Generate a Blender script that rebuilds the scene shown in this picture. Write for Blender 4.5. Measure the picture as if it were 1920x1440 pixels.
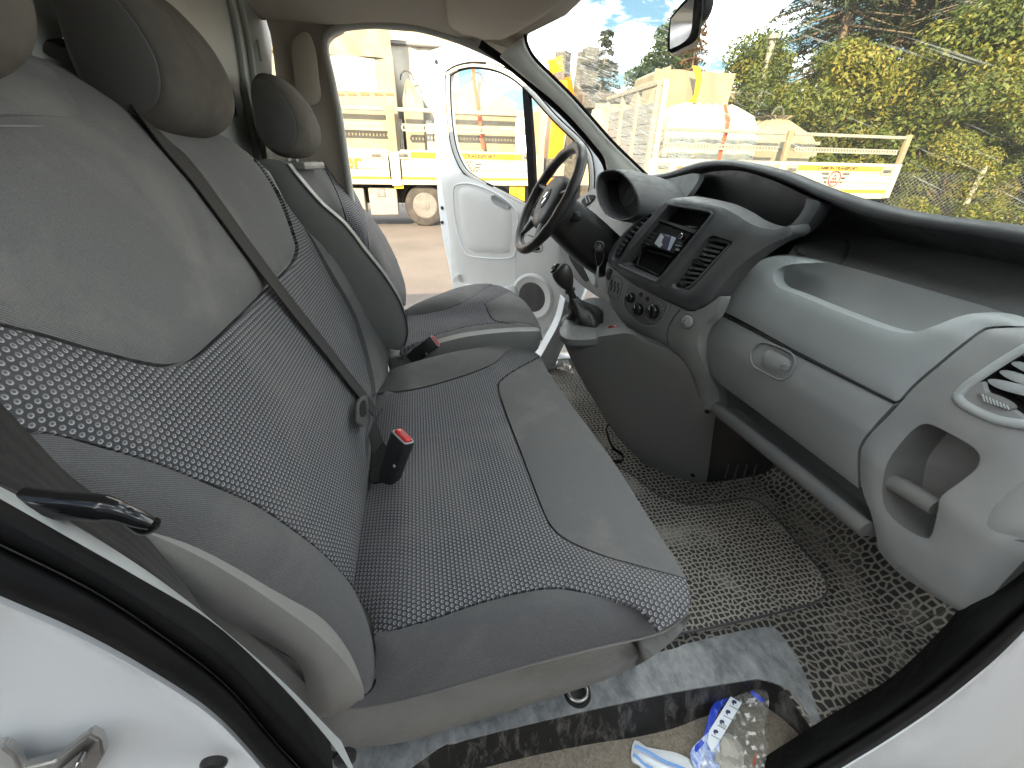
import bpy, bmesh, math, random
import numpy as np
from mathutils import Vector, Matrix
from mathutils.geometry import delaunay_2d_cdt
random.seed(7); rng = np.random.default_rng(7)
for o in list(bpy.data.objects): bpy.data.objects.remove(o)
scene = bpy.context.scene
COL = scene.collection
# ------------------------------------------------------------------ camera (x forward in the van, y to the driver's side, z up)
FPX = 780.0; A_ = math.radians(12.4); P_ = math.radians(28.0); R_ = math.radians(1.15)
F0 = np.array([math.sin(A_), math.cos(A_), 0]); R0 = np.array([math.cos(A_), -math.sin(A_), 0]); ZZ = np.array([0, 0, 1.])
CF = F0*math.cos(P_) - ZZ*math.sin(P_); U0 = F0*math.sin(P_) + ZZ*math.cos(P_)
CR = R0*math.cos(R_) + U0*math.sin(R_); CU = U0*math.cos(R_) - R0*math.sin(R_)
CC = np.array([0, 0, 1.62])
cd = bpy.data.cameras.new('camera'); cam = bpy.data.objects.new('camera', cd); COL.objects.link(cam)
cd.sensor_width = 36; cd.lens = 36*FPX/1920; cd.clip_start = 0.02; cd.clip_end = 500
M = Matrix.Identity(4)
for i in range(3):
    M[i][0] = CR[i]; M[i][1] = CU[i]; M[i][2] = -CF[i]; M[i][3] = CC[i]
cam.matrix_world = M
scene.camera = cam
# ------------------------------------------------------------------ light
SUN_EL = math.radians(27); SUN_AZ = math.radians(242)     # direction the light comes from, angle in the xy plane from +x
sdir = Vector((math.cos(SUN_AZ)*math.cos(SUN_EL), math.sin(SUN_AZ)*math.cos(SUN_EL), math.sin(SUN_EL)))
sl = bpy.data.lights.new('sun', 'SUN'); so = bpy.data.objects.new('sun', sl); COL.objects.link(so)
sl.energy = 2.0; sl.angle = math.radians(0.6); sl.color = (1.0, 0.78, 0.50)
so.rotation_euler = sdir.to_track_quat('Z', 'Y').to_euler(); so.location = (-6, -12, 14)
w = bpy.data.worlds.new('World'); scene.world = w; w.use_nodes = True
nt = w.node_tree; nt.nodes.clear()
def N(t, typ, **kw):
    n = t.nodes.new(typ)
    for k, v in kw.items():
        if k == 'in_':
            for kk, vv in v.items(): n.inputs[kk].default_value = vv
        else: setattr(n, k, v)
    return n
def L(t, a, b): t.links.new(a, b)
sky = N(nt, 'ShaderNodeTexSky', sky_type='NISHITA', sun_disc=False)
sky.sun_elevation = SUN_EL; sky.sun_rotation = math.pi/2 - SUN_AZ
sky.air_density = 1.2; sky.dust_density = 2.2; sky.ozone_density = 1.0; sky.altitude = 400
tcw = N(nt, 'ShaderNodeTexCoord')
mpw = N(nt, 'ShaderNodeMapping'); mpw.inputs['Scale'].default_value = (1.0, 1.0, 2.6); mpw.inputs['Location'].default_value = (0.35, 0.1, 0.15)
nzw = N(nt, 'ShaderNodeTexNoise', in_={'Scale': 2.7, 'Detail': 9.0, 'Roughness': 0.58, 'Distortion': 0.3})
crw = N(nt, 'ShaderNodeValToRGB'); crw.color_ramp.elements[0].position = 0.47; crw.color_ramp.elements[1].position = 0.60
mxw = N(nt, 'ShaderNodeMix', data_type='RGBA'); mxw.inputs[7].default_value = (6.9, 7.0, 6.9, 1)
bgw = N(nt, 'ShaderNodeBackground', in_={'Strength': 0.14}); wo = N(nt, 'ShaderNodeOutputWorld')
L(nt, tcw.outputs['Generated'], mpw.inputs[0]); L(nt, mpw.outputs[0], nzw.inputs['Vector']); L(nt, nzw.outputs['Fac'], crw.inputs[0])
L(nt, crw.outputs[0], mxw.inputs[0]); mul = N(nt, 'ShaderNodeMix', data_type='RGBA', blend_type='MULTIPLY'); mul.inputs[0].default_value = 1.0; mul.inputs[7].default_value = (.13, .16, .165, 1); L(nt, sky.outputs[0], mul.inputs[6]); L(nt, mul.outputs[2], mxw.inputs[6]); L(nt, mxw.outputs[2], bgw.inputs[0]); L(nt, bgw.outputs[0], wo.inputs[0])
vs = scene.view_settings; vs.view_transform = 'Standard'; vs.look = 'None'; vs.gamma = 1.0; vs.use_curve_mapping = False
vs.exposure = 3.15
scene.render.engine = 'CYCLES'
scene.cycles.max_bounces = 8; scene.cycles.transparent_max_bounces = 12
# ------------------------------------------------------------------ pixel -> place helpers (a pixel gives a direction, the surface gives the distance)
def ray(p):
    p = np.atleast_2d(np.asarray(p, float))[:, :2]
    return CF + np.outer((p[:, 0]-960)/FPX, CR) - np.outer((p[:, 1]-720)/FPX, CU)
def on_plane(P0, Nn):
    P0 = np.array(P0, float); Nn = np.array(Nn, float)
    def h(p):
        d = ray(p); t = ((P0-CC) @ Nn)/(d @ Nn); return CC + d*t[:, None]
    return h
def on_axis(ax, v):
    n = np.zeros(3); n[ax] = 1; p = np.zeros(3); p[ax] = v; return on_plane(p, n)
def at(x, y, ax, v): return on_axis(ax, v)([(x, y)])[0]
def on_field(fn, tmin=0.15, tmax=2.6, n=220):
    """fn(P)-> signed value, zero on the surface, positive on the camera's side"""
    def h(p):
        d = ray(p); ts = np.linspace(tmin, tmax, n)
        V = np.stack([fn(CC + d*t) for t in ts], 1)
        out = np.zeros(len(d))
        for i in range(len(d)):
            v = V[i]; c = np.where((v[:-1] > 0) & (v[1:] <= 0))[0]
            if len(c):
                a, b = ts[c[0]], ts[c[0]+1]
                fa = v[c[0]]; fb = v[c[0]+1]; out[i] = a + (b-a)*fa/(fa-fb)
            else: out[i] = ts[np.argmin(np.abs(v))]
        for _ in range(3):
            pass
        return CC + d*out[:, None]
    return h
def sstep(a, b, x):
    t = np.clip((x-a)/(b-a), 0, 1); return t*t*(3-2*t)
def cr(pts, step=8.0, closed=True):
    """Catmull-Rom through points; a point with a third element is a sharp corner"""
    P = [np.array(p[:2] if len(p) < 4 else p[:2], float) for p in pts]; sh = [len(p) > 2 for p in pts]; n = len(P); out = []
    rngi = range(n if closed else n-1)
    for i in rngi:
        p1, p2 = P[i], P[(i+1) % n]
        p0 = P[(i-1) % n] if (closed or i > 0) else p1
        p3 = P[(i+2) % n] if (closed or i+2 < n) else p2
        if sh[i]: p0 = p1
        if sh[(i+1) % n]: p3 = p2
        d = np.linalg.norm(p2-p1); k = max(1, int(round(d/step)))
        for j in range(k):
            t = j/k; a = 2*p1; b = p2-p0; c = 2*p0-5*p1+4*p2-p3; e = -p0+3*p1-3*p2+p3
            if sh[i] and sh[(i+1) % n]: out.append(p1+(p2-p1)*t)
            else: out.append(0.5*(a+b*t+c*t*t+e*t**3))
    if not closed: out.append(P[-1])
    return np.array(out)
def cr3(pts, step):
    P = [np.array(p, float) for p in pts]; n = len(P); out = []
    for i in range(n-1):
        p0 = P[max(i-1, 0)]; p1 = P[i]; p2 = P[i+1]; p3 = P[min(i+2, n-1)]
        k = max(1, int(round(np.linalg.norm(p2-p1)/step)))
        for j in range(k):
            t = j/k; out.append(0.5*(2*p1+(p2-p0)*t+(2*p0-5*p1+4*p2-p3)*t*t+(-p0+3*p1-3*p2+p3)*t**3))
    out.append(P[-1]); return np.array(out)
def inside(pts, poly):
    x, y = pts[:, 0], pts[:, 1]; r = np.zeros(len(pts), bool); n = len(poly); j = n-1
    for i in range(n):
        xi, yi = poly[i]; xj, yj = poly[j]
        c = ((yi > y) != (yj > y)) & (x < (xj-xi)*(y-yi)/(yj-yi+1e-12)+xi)
        r ^= c; j = i
    return r
# ------------------------------------------------------------------ mesh helpers
def link(name, me, mat=None, parent=None, smooth=True):
    o = bpy.data.objects.new(name, me); COL.objects.link(o)
    if mat is not None:
        for m_ in (mat if isinstance(mat, (list, tuple)) else [mat]): me.materials.append(m_)
    if smooth: me.polygons.foreach_set('use_smooth', np.ones(len(me.polygons), bool))
    if parent is not None:
        o.parent = parent
        o.matrix_parent_inverse = Matrix.Translation(-Vector(parent.location)) if parent.type == 'EMPTY' and parent.parent is None else parent.matrix_world.inverted()
    return o
def mesh(name, V, Fs, mat=None, parent=None, smooth=True, uv=None, auto=None):
    me = bpy.data.meshes.new(name); me.from_pydata([tuple(map(float, v)) for v in V], [], [tuple(map(int, f_)) for f_ in Fs]); 
    if uv is not None:
        u = me.uv_layers.new(name='uv'); idx = np.zeros(len(me.loops), int); me.loops.foreach_get('vertex_index', idx)
        u.data.foreach_set('uv', np.asarray(uv, float)[idx].ravel())
    me.update(); o = link(name, me, mat, parent, smooth)
    if auto is not None:
        bpy.context.view_layer.objects.active = o
        me.set_sharp_from_angle(angle=math.radians(auto))
    return o
def thing(name, label, cat, loc=(0, 0, 0), group=None):
    o = bpy.data.objects.new(name, None); COL.objects.link(o); o.location = loc; o.empty_display_size = 0.05
    return tag(o, label, cat, group)
def tag(o, label=None, cat=None, group=None, kind=None):
    if label: o['label'] = label
    if cat: o['category'] = cat
    if group: o['group'] = group
    if kind: o['kind'] = kind
    return o
def uv_yz(P): return np.stack([P[:, 1], P[:, 2]*1.06], 1)
def uv_xy(P): return np.stack([P[:, 1], P[:, 0]], 1)
def uv_xz(P): return np.stack([P[:, 0], P[:, 2]], 1)
def panel(name, outline, hit, mat, parent=None, thick=0.012, back=None, puff=0.0, pw=0.02, grid=14, step=7, holes=(), uv=uv_yz, lift=0.0, smoothrim=False, closedhole=False, fill=None):
    """a solid panel: the outline laid on a real surface, padded by puff, with a rim of the given thickness"""
    oc = cr(outline, step); hc = [cr(h_, step) for h_ in holes]
    mn = oc.min(0); mx = oc.max(0)
    gx, gy = np.meshgrid(np.arange(mn[0]+grid*.5, mx[0], grid), np.arange(mn[1]+grid*.5, mx[1], grid))
    gx = gx + (np.arange(gx.shape[0]) % 2)[:, None]*grid*.5
    g = np.stack([gx.ravel(), gy.ravel()], 1)
    if len(g):
        ok = inside(g, oc)
        for h_ in hc: ok &= ~inside(g, h_)
        g = g[ok]
        allb = np.vstack([oc]+hc)
        if len(g):
            dm = np.min(np.linalg.norm(g[:, None]-allb[None], axis=2), 1); g = g[dm > grid*.45]
    allb = np.vstack([oc]+hc)
    pts = np.vstack([allb, g]) if len(g) else allb
    edges = []; s = 0
    for c_ in [oc]+hc:
        n = len(c_); edges += [(s+i, s+(i+1) % n) for i in range(n)]; s += n
    vo, eo, fo, ov, oe, of = delaunay_2d_cdt([Vector(p) for p in pts], edges, [], 0, 1e-4)
    vp = np.array([[v.x, v.y] for v in vo]); tri = np.array([list(f_) for f_ in fo if len(f_) == 3])
    cen = vp[tri].mean(1); ok = inside(cen, oc)
    for h_ in hc: ok &= ~inside(cen, h_)
    tri = tri[ok]
    P = hit(vp)
    # normals to the camera
    n_ = np.zeros_like(P); fn = np.cross(P[tri[:, 1]]-P[tri[:, 0]], P[tri[:, 2]]-P[tri[:, 0]])
    cdir = CC - P[tri].mean(1); fl = np.sum(fn*cdir, 1) < 0; fn[fl] *= -1; tri[fl] = tri[fl][:, ::-1]
    for k in range(3): np.add.at(n_, tri[:, k], fn)
    n_ /= np.linalg.norm(n_, axis=1)[:, None]+1e-12
    b3 = hit(allb)
    if puff:
        d = np.min(np.linalg.norm(P[:, None]-b3[None], axis=2), 1)
        P = P + n_*(puff*(1-np.exp(-(d/pw)))[:, None])
    P = P + n_*lift
    # boundary loops
    cnt = {}
    for t in tri:
        for a, b in ((t[0], t[1]), (t[1], t[2]), (t[2], t[0])): cnt[(a, b)] = cnt.get((a, b), 0)+1
    be = [(a, b) for (a, b) in cnt if (b, a) not in cnt]
    V = list(P); Fs = [tuple(t) for t in tri]; UV = list(uv(P))
    if thick:
        mp = {}; mt = {}
        for a, b in be:
            for v in (a, b):
                if v not in mp:
                    dirn = -n_[v] if back is None else np.array(back, float)
                    mt[v] = len(V); V.append(P[v]); UV.append(UV[v])
                    mp[v] = len(V); V.append(P[v]+dirn*thick); UV.append(UV[v])
        if smoothrim: mt = {v: v for v in mt}
        for a, b in be: Fs.append((mt[b], mt[a], mp[a], mp[b]))
    return mesh(name, V, Fs, mat, parent, True, np.array(UV))
def tube(name, pts, r, mat, parent=None, seg=8, closed=False, caps=True, sq=1.0, up=None):
    P = np.asarray(pts, float); n = len(P); rr = np.full(n, r) if np.isscalar(r) else np.asarray(r, float)
    T = np.roll(P, -1, 0)-np.roll(P, 1, 0)
    if not closed: T[0] = P[1]-P[0]; T[-1] = P[-1]-P[-2]
    T /= np.linalg.norm(T, axis=1)[:, None]+1e-12
    u = np.array(up, float) if up is not None else np.array([0, 0, 1.])
    if abs(T[0] @ u) > .95: u = np.array([1., 0, 0])
    V = []; Fs = []
    x = np.cross(u, T[0]); x /= np.linalg.norm(x)
    for i in range(n):
        x = x - T[i]*(x @ T[i]); x /= np.linalg.norm(x)+1e-12; y = np.cross(T[i], x)
        for k in range(seg):
            a = 2*math.pi*k/seg; V.append(P[i]+rr[i]*(x*math.cos(a)+y*math.sin(a)*sq))
    m_ = n if closed else n-1
    for i in range(m_):
        j = (i+1) % n
        for k in range(seg): Fs.append((i*seg+k, i*seg+(k+1) % seg, j*seg+(k+1) % seg, j*seg+k))
    if caps and not closed: Fs.append(tuple(range(seg))[::-1]); Fs.append(tuple((n-1)*seg+k for k in range(seg)))
    return mesh(name, V, Fs, mat, parent, True, auto=50)
def loft(name, rings, mat, parent=None, cap=True, cap0=True, auto=45, closed=True, uv=None):
    V = []; Fs = []; n = len(rings[0])
    for r_ in rings: V += list(r_)
    for i in range(len(rings)-1):
        for k in range(n if closed else n-1):
            kk = (k+1) % n; Fs.append((i*n+k, i*n+kk, (i+1)*n+kk, (i+1)*n+k))
    if cap and closed and cap0: Fs.append(tuple(range(n))[::-1])
    if cap and closed: Fs.append(tuple((len(rings)-1)*n+k for k in range(n)))
    o = mesh(name, V, Fs, mat, parent, True, None if uv is None else uv(np.array(V)), auto=auto); return fixn(o)
def fixn(o):
    bm = bmesh.new(); bm.from_mesh(o.data); bmesh.ops.recalc_face_normals(bm, faces=bm.faces); bm.to_mesh(o.data); bm.free(); return o
def rot_to(z, x=(1, 0, 0)):
    z = Vector(z).normalized(); x = Vector(x); x = (x - z*x.dot(z)).normalized(); y = z.cross(x)
    return Matrix((x, y, z)).transposed()
def rbox(name, c, size, mat, parent=None, rot=None, bev=0.01, seg=2, taper=None):
    bm = bmesh.new(); bmesh.ops.create_cube(bm, size=1.0)
    for v in bm.verts:
        v.co.x *= size[0]; v.co.y *= size[1]; v.co.z *= size[2]
        if taper and v.co.z > 0: v.co.x *= taper; v.co.y *= taper
    if bev: bmesh.ops.bevel(bm, geom=bm.edges[:], offset=bev, segments=seg, profile=.6, affect='EDGES')
    Mx = Matrix.Translation(Vector(c)) @ (rot.to_4x4() if rot is not None else Matrix.Identity(4))
    bmesh.ops.transform(bm, matrix=Mx, verts=bm.verts)
    me = bpy.data.meshes.new(name); bm.to_mesh(me); bm.free(); o = link(name, me, mat, parent, True)
    me.set_sharp_from_angle(angle=math.radians(40)); return o
def lathe(name, prof, c, axis, mat, parent=None, seg=24, xdir=(1, 0, 0), sx=1.0, sy=1.0, cap=True):
    R = np.array(rot_to(axis, xdir)); c = np.array(c, float); V = []; Fs = []; n = len(prof)
    for (r, h) in prof:
        for k in range(seg):
            a = 2*math.pi*k/seg; V.append(c + R @ np.array([r*math.cos(a)*sx, r*math.sin(a)*sy, h]))
    for i in range(n-1):
        for k in range(seg): Fs.append((i*seg+k, i*seg+(k+1) % seg, (i+1)*seg+(k+1) % seg, (i+1)*seg+k))
    if cap and prof[0][0] > 1e-4: Fs.append(tuple(range(seg))[::-1])
    if cap and prof[-1][0] > 1e-4: Fs.append(tuple((n-1)*seg+k for k in range(seg)))
    o = mesh(name, V, Fs, mat, parent, True, auto=38); return fixn(o)
def prism(name, poly3, ext, mat, parent=None, auto=35, bev=0):
    P = np.asarray(poly3, float); n = len(P); e = np.asarray(ext, float)
    V = list(P)+list(P+e); Fs = [tuple(range(n)), tuple(range(n, 2*n))[::-1]]+[(i, (i+1) % n, n+(i+1) % n, n+i) for i in range(n)]
    me = bpy.data.meshes.new(name); me.from_pydata([tuple(v) for v in V], [], Fs); me.update()
    bm = bmesh.new(); bm.from_mesh(me); bmesh.ops.recalc_face_normals(bm, faces=bm.faces)
    if bev: bmesh.ops.bevel(bm, geom=bm.edges[:], offset=bev, segments=2, affect='EDGES')
    bm.to_mesh(me); bm.free(); o = link(name, me, mat, parent, True); me.set_sharp_from_angle(angle=math.radians(auto)); return o
def ribbon(name, mid, side, w, th, mat, parent=None):
    """a strap: centre line, width vectors, thickness"""
    P = np.asarray(mid, float); S = np.asarray(side, float)
    if S.ndim == 1: S = np.tile(S, (len(P), 1))
    T = np.gradient(P, axis=0); S = S/np.linalg.norm(S, axis=1)[:, None]
    Nn = np.cross(T, S); Nn /= np.linalg.norm(Nn, axis=1)[:, None]+1e-9
    rings = [[P[i]-S[i]*w/2-Nn[i]*th/2, P[i]-S[i]*w*.25+Nn[i]*th*.3-Nn[i]*th/2*1, P[i]+S[i]*w/2-Nn[i]*th/2, P[i]+S[i]*w/2+Nn[i]*th/2, P[i]+S[i]*w*.2+Nn[i]*th*.75, P[i]-S[i]*w*.2+Nn[i]*th*.75, P[i]-S[i]*w/2+Nn[i]*th/2] for i in range(len(P))]
    V = []; Fs = []; UV = []; n = len(rings[0])
    ln = np.concatenate([[0], np.cumsum(np.linalg.norm(np.diff(P, axis=0), axis=1))])
    us = [0, .25, 1, 1, .7, .3, 0]
    for i, r_ in enumerate(rings): V += r_; UV += [(u_*w, ln[i]) for u_ in us]
    for i in range(len(rings)-1):
        for k in range(n): Fs.append((i*n+k, i*n+(k+1) % n, (i+1)*n+(k+1) % n, (i+1)*n+k))
    Fs.append(tuple(range(n))[::-1]); Fs.append(tuple((len(rings)-1)*n+k for k in range(n)))
    o = mesh(name, V, Fs, mat, parent, True, np.array(UV), auto=60); return fixn(o)
def text(name, s, c, xdir, ydir, h, mat, parent=None, depth=0.002, bold=0.0, align='CENTER', shear=0.0, wscale=1.0):
    cu = bpy.data.curves.new(name, 'FONT'); cu.body = s; cu.size = h*1.37; cu.align_x = align; cu.align_y = 'CENTER'; cu.extrude = depth; cu.offset = bold; cu.shear = shear; cu.resolution_u = 3
    o = bpy.data.objects.new(name, cu); COL.objects.link(o)
    dg = bpy.context.evaluated_depsgraph_get(); me = bpy.data.meshes.new_from_object(o.evaluated_get(dg)); bpy.data.objects.remove(o); bpy.data.curves.remove(cu)
    X = Vector(xdir).normalized(); Y = Vector(ydir).normalized(); Zv = X.cross(Y)
    Mx = Matrix.Translation(Vector(c)) @ Matrix((X, Y, Zv)).transposed().to_4x4() @ Matrix.Diagonal((wscale, 1, 1, 1))
    me.transform(Mx); me.name = name; me.materials.clear(); return link(name, me, mat, parent, False)
# ------------------------------------------------------------------ materials
def base_mat(name, col, rough=.6, metal=0.0, spec=.5):
    m = bpy.data.materials.new(name); m.use_nodes = True; b = m.node_tree.nodes['Principled BSDF']
    b.inputs['Base Color'].default_value = (*col, 1); b.inputs['Roughness'].default_value = rough; b.inputs['Metallic'].default_value = metal; b.inputs['Specular IOR Level'].default_value = spec
    return m, m.node_tree, b
def vary(m, t, b, col, col2, scale=6, lo=.4, hi=.7, detail=6, coord='Object', rough=None):
    tc = N(t, 'ShaderNodeTexCoord'); nz = N(t, 'ShaderNodeTexNoise', in_={'Scale': scale, 'Detail': detail, 'Roughness': .62})
    cp = N(t, 'ShaderNodeValToRGB'); cp.color_ramp.elements[0].position = lo; cp.color_ramp.elements[1].position = hi
    cp.color_ramp.elements[0].color = (*col, 1); cp.color_ramp.elements[1].color = (*col2, 1)
    L(t, tc.outputs[coord], nz.inputs['Vector']); L(t, nz.outputs['Fac'], cp.inputs[0]); L(t, cp.outputs[0], b.inputs['Base Color'])
    return tc, nz, cp
def bump(t, b, src, strength=.2, dist=.001, prev=None):
    bp = N(t, 'ShaderNodeBump', in_={'Strength': strength, 'Distance': dist}); L(t, src, bp.inputs['Height'])
    if prev is not None: L(t, prev, bp.inputs['Normal'])
    L(t, bp.outputs[0], b.inputs['Normal']); return bp.outputs[0]
def plastic(name, col, rough=.55, dust=None, grain=900, gs=.12, scale=5, spec=.4, lo=.45, hi=.8):
    m, t, b = base_mat(name, col, rough, 0, spec)
    d = dust or tuple(min(1, c*1.25+.01) for c in col)
    tc, nz, cp = vary(m, t, b, col, d, scale, lo, hi)
    n2 = N(t, 'ShaderNodeTexNoise', in_={'Scale': grain, 'Detail': 2.0}); L(t, tc.outputs['Object'], n2.inputs['Vector'])
    # fine scuffs
    n3 = N(t, 'ShaderNodeTexNoise', in_={'Scale': 40, 'Detail': 8.0, 'Roughness': .7}); L(t, tc.outputs['Object'], n3.inputs['Vector'])
    mr = N(t, 'ShaderNodeMapRange', in_={'From Min': .35, 'From Max': .7, 'To Min': rough-.08, 'To Max': rough+.14}); L(t, n3.outputs['Fac'], mr.inputs[0]); L(t, mr.outputs[0], b.inputs['Roughness'])
    bump(t, b, n2.outputs['Fac'], gs, .0006); return m
def metal(name, col, rough=.35):
    m, t, b = base_mat(name, col, rough, 1.0); 
    tc, nz, cp = vary(m, t, b, tuple(c*.75 for c in col), col, 9, .35, .65); return m
def paint(name, col, rough=.3, dirt=None, scale=3):
    m, t, b = base_mat(name, col, rough, 0, .5)
    vary(m, t, b, col, dirt or tuple(c*.82 for c in col), scale, .5, .85); return m
def fabric(name, c1, c2, dust, fine=620, dots=False):
    """woven seat cloth; UV in metres"""
    m, t, b = base_mat(name, c1, .95, 0, .12); b.inputs['Sheen Weight'].default_value = .06; b.inputs['Sheen Roughness'].default_value = .6
    uv = N(t, 'ShaderNodeUVMap'); uv.uv_map = 'uv'
    tc = N(t, 'ShaderNodeTexCoord')
    wv = N(t, 'ShaderNodeTexWave', wave_type='BANDS', bands_direction='DIAGONAL', in_={'Scale': fine*.38, 'Distortion': 2.5, 'Detail': 2.0, 'Detail Scale': 3.0}); L(t, uv.outputs[0], wv.inputs['Vector'])
    nzf = N(t, 'ShaderNodeTexNoise', in_={'Scale': fine*1.6, 'Detail': 2.0}); L(t, tc.outputs['Object'], nzf.inputs['Vector'])
    mixf = N(t, 'ShaderNodeMath', operation='MULTIPLY_ADD', in_={1: .5, 2: 0}); L(t, wv.outputs['Fac'], mixf.inputs[0])
    addf = N(t, 'ShaderNodeMath', operation='MULTIPLY_ADD', in_={1: .5}); L(t, nzf.outputs['Fac'], addf.inputs[0]); L(t, mixf.outputs[0], addf.inputs[2])
    cp = N(t, 'ShaderNodeMix', data_type='RGBA'); cp.inputs[6].default_value = (*c1, 1); cp.inputs[7].default_value = (*c2, 1); L(t, addf.outputs[0], cp.inputs[0])
    height = addf.outputs[0]; colr = cp.outputs[2]
    if dots:
        PU, PV = .0074, .0066
        sp = N(t, 'ShaderNodeSeparateXYZ'); L(t, uv.outputs[0], sp.inputs[0])
        def ma(op, a, b_=None, c_=None):
            n = N(t, 'ShaderNodeMath', operation=op)
            for i, q in enumerate((a, b_, c_)):
                if q is None: continue
                if isinstance(q, (int, float)): n.inputs[i].default_value = q
                else: L(t, q, n.inputs[i])
            return n.outputs[0]
        v_ = ma('DIVIDE', sp.outputs[1], PV); row = ma('FLOOR', v_); par = ma('MODULO', row, 2.0)
        u_ = ma('MULTIPLY_ADD', par, .5, ma('DIVIDE', sp.outputs[0], PU))
        fu = ma('MULTIPLY', ma('SUBTRACT', ma('FRACT', u_), .5), PU/.0069); fv = ma('MULTIPLY', ma('SUBTRACT', ma('FRACT', v_), .5), PV/.0069)
        r = ma('SQRT', ma('ADD', ma('MULTIPLY', fu, fu), ma('MULTIPLY', fv, fv)))
        dome = N(t, 'ShaderNodeMapRange', interpolation_type='SMOOTHSTEP', in_={'From Min': .40, 'From Max': .27, 'To Min': 0, 'To Max': 1}); L(t, r, dome.inputs[0])
        ring = N(t, 'ShaderNodeMapRange', interpolation_type='SMOOTHSTEP', in_={'From Min': .08, 'From Max': .28, 'To Min': .12, 'To Max': 1}); L(t, r, ring.inputs[0])
        crest = N(t, 'ShaderNodeMapRange', in_={'From Min': .3, 'From Max': -.25, 'To Min': .25, 'To Max': 1}); L(t, fv, crest.inputs[0])
        lite = ma('MULTIPLY', ma('MULTIPLY', dome.outputs[0], ring.outputs[0]), crest.outputs[0])
        th = N(t, 'ShaderNodeTexNoise', in_={'Scale': 1500, 'Detail': 1.0}); L(t, tc.outputs['Object'], th.inputs['Vector'])
        lite = ma('MULTIPLY', lite, ma('MULTIPLY_ADD', th.outputs['Fac'], 1.2, .35))
        md = N(t, 'ShaderNodeMix', data_type='RGBA'); L(t, lite, md.inputs[0]); L(t, colr, md.inputs[6]); md.inputs[7].default_value = (.50, .50, .525, 1)
        colr = md.outputs[2]; height = ma('ADD', ma('MULTIPLY', dome.outputs[0], 2.2), ma('MULTIPLY', addf.outputs[0], .25))
    # wear: dusty patches with their own shape
    n1 = N(t, 'ShaderNodeTexNoise', in_={'Scale': 5.5, 'Detail': 7.0, 'Roughness': .62, 'Distortion': .6}); L(t, tc.outputs['Object'], n1.inputs['Vector'])
    mr = N(t, 'ShaderNodeMapRange', in_={'From Min': .5, 'From Max': .78, 'To Min': 0, 'To Max': .32}); L(t, n1.outputs['Fac'], mr.inputs[0])
    mm = N(t, 'ShaderNodeMix', data_type='RGBA'); L(t, mr.outputs[0], mm.inputs[0]); L(t, colr, mm.inputs[6]); mm.inputs[7].default_value = (*dust, 1)
    L(t, mm.outputs[2], b.inputs['Base Color'])
    bump(t, b, height, .55 if dots else .45, .0012 if dots else .0008); return m
MAT = {}
MAT['cloth'] = fabric('seat_cloth', (.055, .055, .057), (.215, .213, .212), (.33, .315, .285))
MAT['dots'] = fabric('seat_dotted_cloth', (.032, .0325, .036), (.078, .079, .085), (.24, .23, .21), dots=True)
MAT['vinyl'] = plastic('seat_vinyl', (.20, .198, .19), .5, (.27, .26, .245), 260, .35, 4)
MAT['vinyl_dark'] = plastic('seat_vinyl_dark', (.20, .205, .20), .5, (.25, .25, .24), 260, .3, 4)
MAT['grey'] = plastic('dash_grey_plastic', (.25, .26, .26), .48, (.33, .33, .315), 420, .3, 3)
MAT['grey_low'] = plastic('console_grey_plastic', (.155, .158, .155), .45, (.21, .205, .19), 420, .3, 3)
MAT['grey_lt'] = plastic('dash_light_grey_plastic', (.36, .385, .39), .48, (.43, .44, .435), 420, .25, 3)
MAT['char'] = plastic('charcoal_plastic', (.065, .068, .074), .45, (.11, .107, .103), 420, .3, 6)
MAT['black'] = plastic('black_plastic', (.016, .016, .017), .38, (.035, .034, .033), 600, .15, 8)
MAT['rubber'] = plastic('black_rubber_seal', (.009, .009, .0095), .7, (.016, .0155, .015), 220, .6, 12, .1)
MAT['gloss'] = plastic('gloss_black_plastic', (.01, .01, .011), .12, (.02, .02, .02), 100, .0, 5, .6)
MAT['leather'] = plastic('wheel_leather', (.028, .027, .027), .36, (.06, .055, .05), 700, .25, 9)
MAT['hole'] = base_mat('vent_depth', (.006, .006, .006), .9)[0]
MAT['white'] = paint('white_car_paint', (.80, .83, .85), .22, (.70, .715, .72), 2.2)
MAT['door_trim'] = plastic('door_trim_grey', (.60, .60, .58), .55, (.66, .655, .63), 420, .25, 3)
MAT['lining'] = fabric('roof_lining_cloth', (.46, .405, .34), (.58, .52, .44), (.60, .54, .46), 500)
MAT['trim'] = plastic('pillar_trim', (.50, .50, .465), .6, (.58, .57, .53), 420, .25, 3)
MAT['bulk'] = paint('bulkhead_grey_paint', (.30, .32, .305), .45, (.24, .25, .235), 4)
MAT['steel'] = metal('bare_steel', (.60, .59, .57), .3)
MAT['chrome'] = metal('chrome', (.85, .85, .86), .08)
MAT['red'] = plastic('red_button', (.62, .045, .05), .35, (.70, .12, .11), 500, .1, 20)
MAT['amber'] = plastic('red_lens', (.30, .015, .015), .15, (.42, .05, .04), 100, .0, 30, .6)
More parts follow.
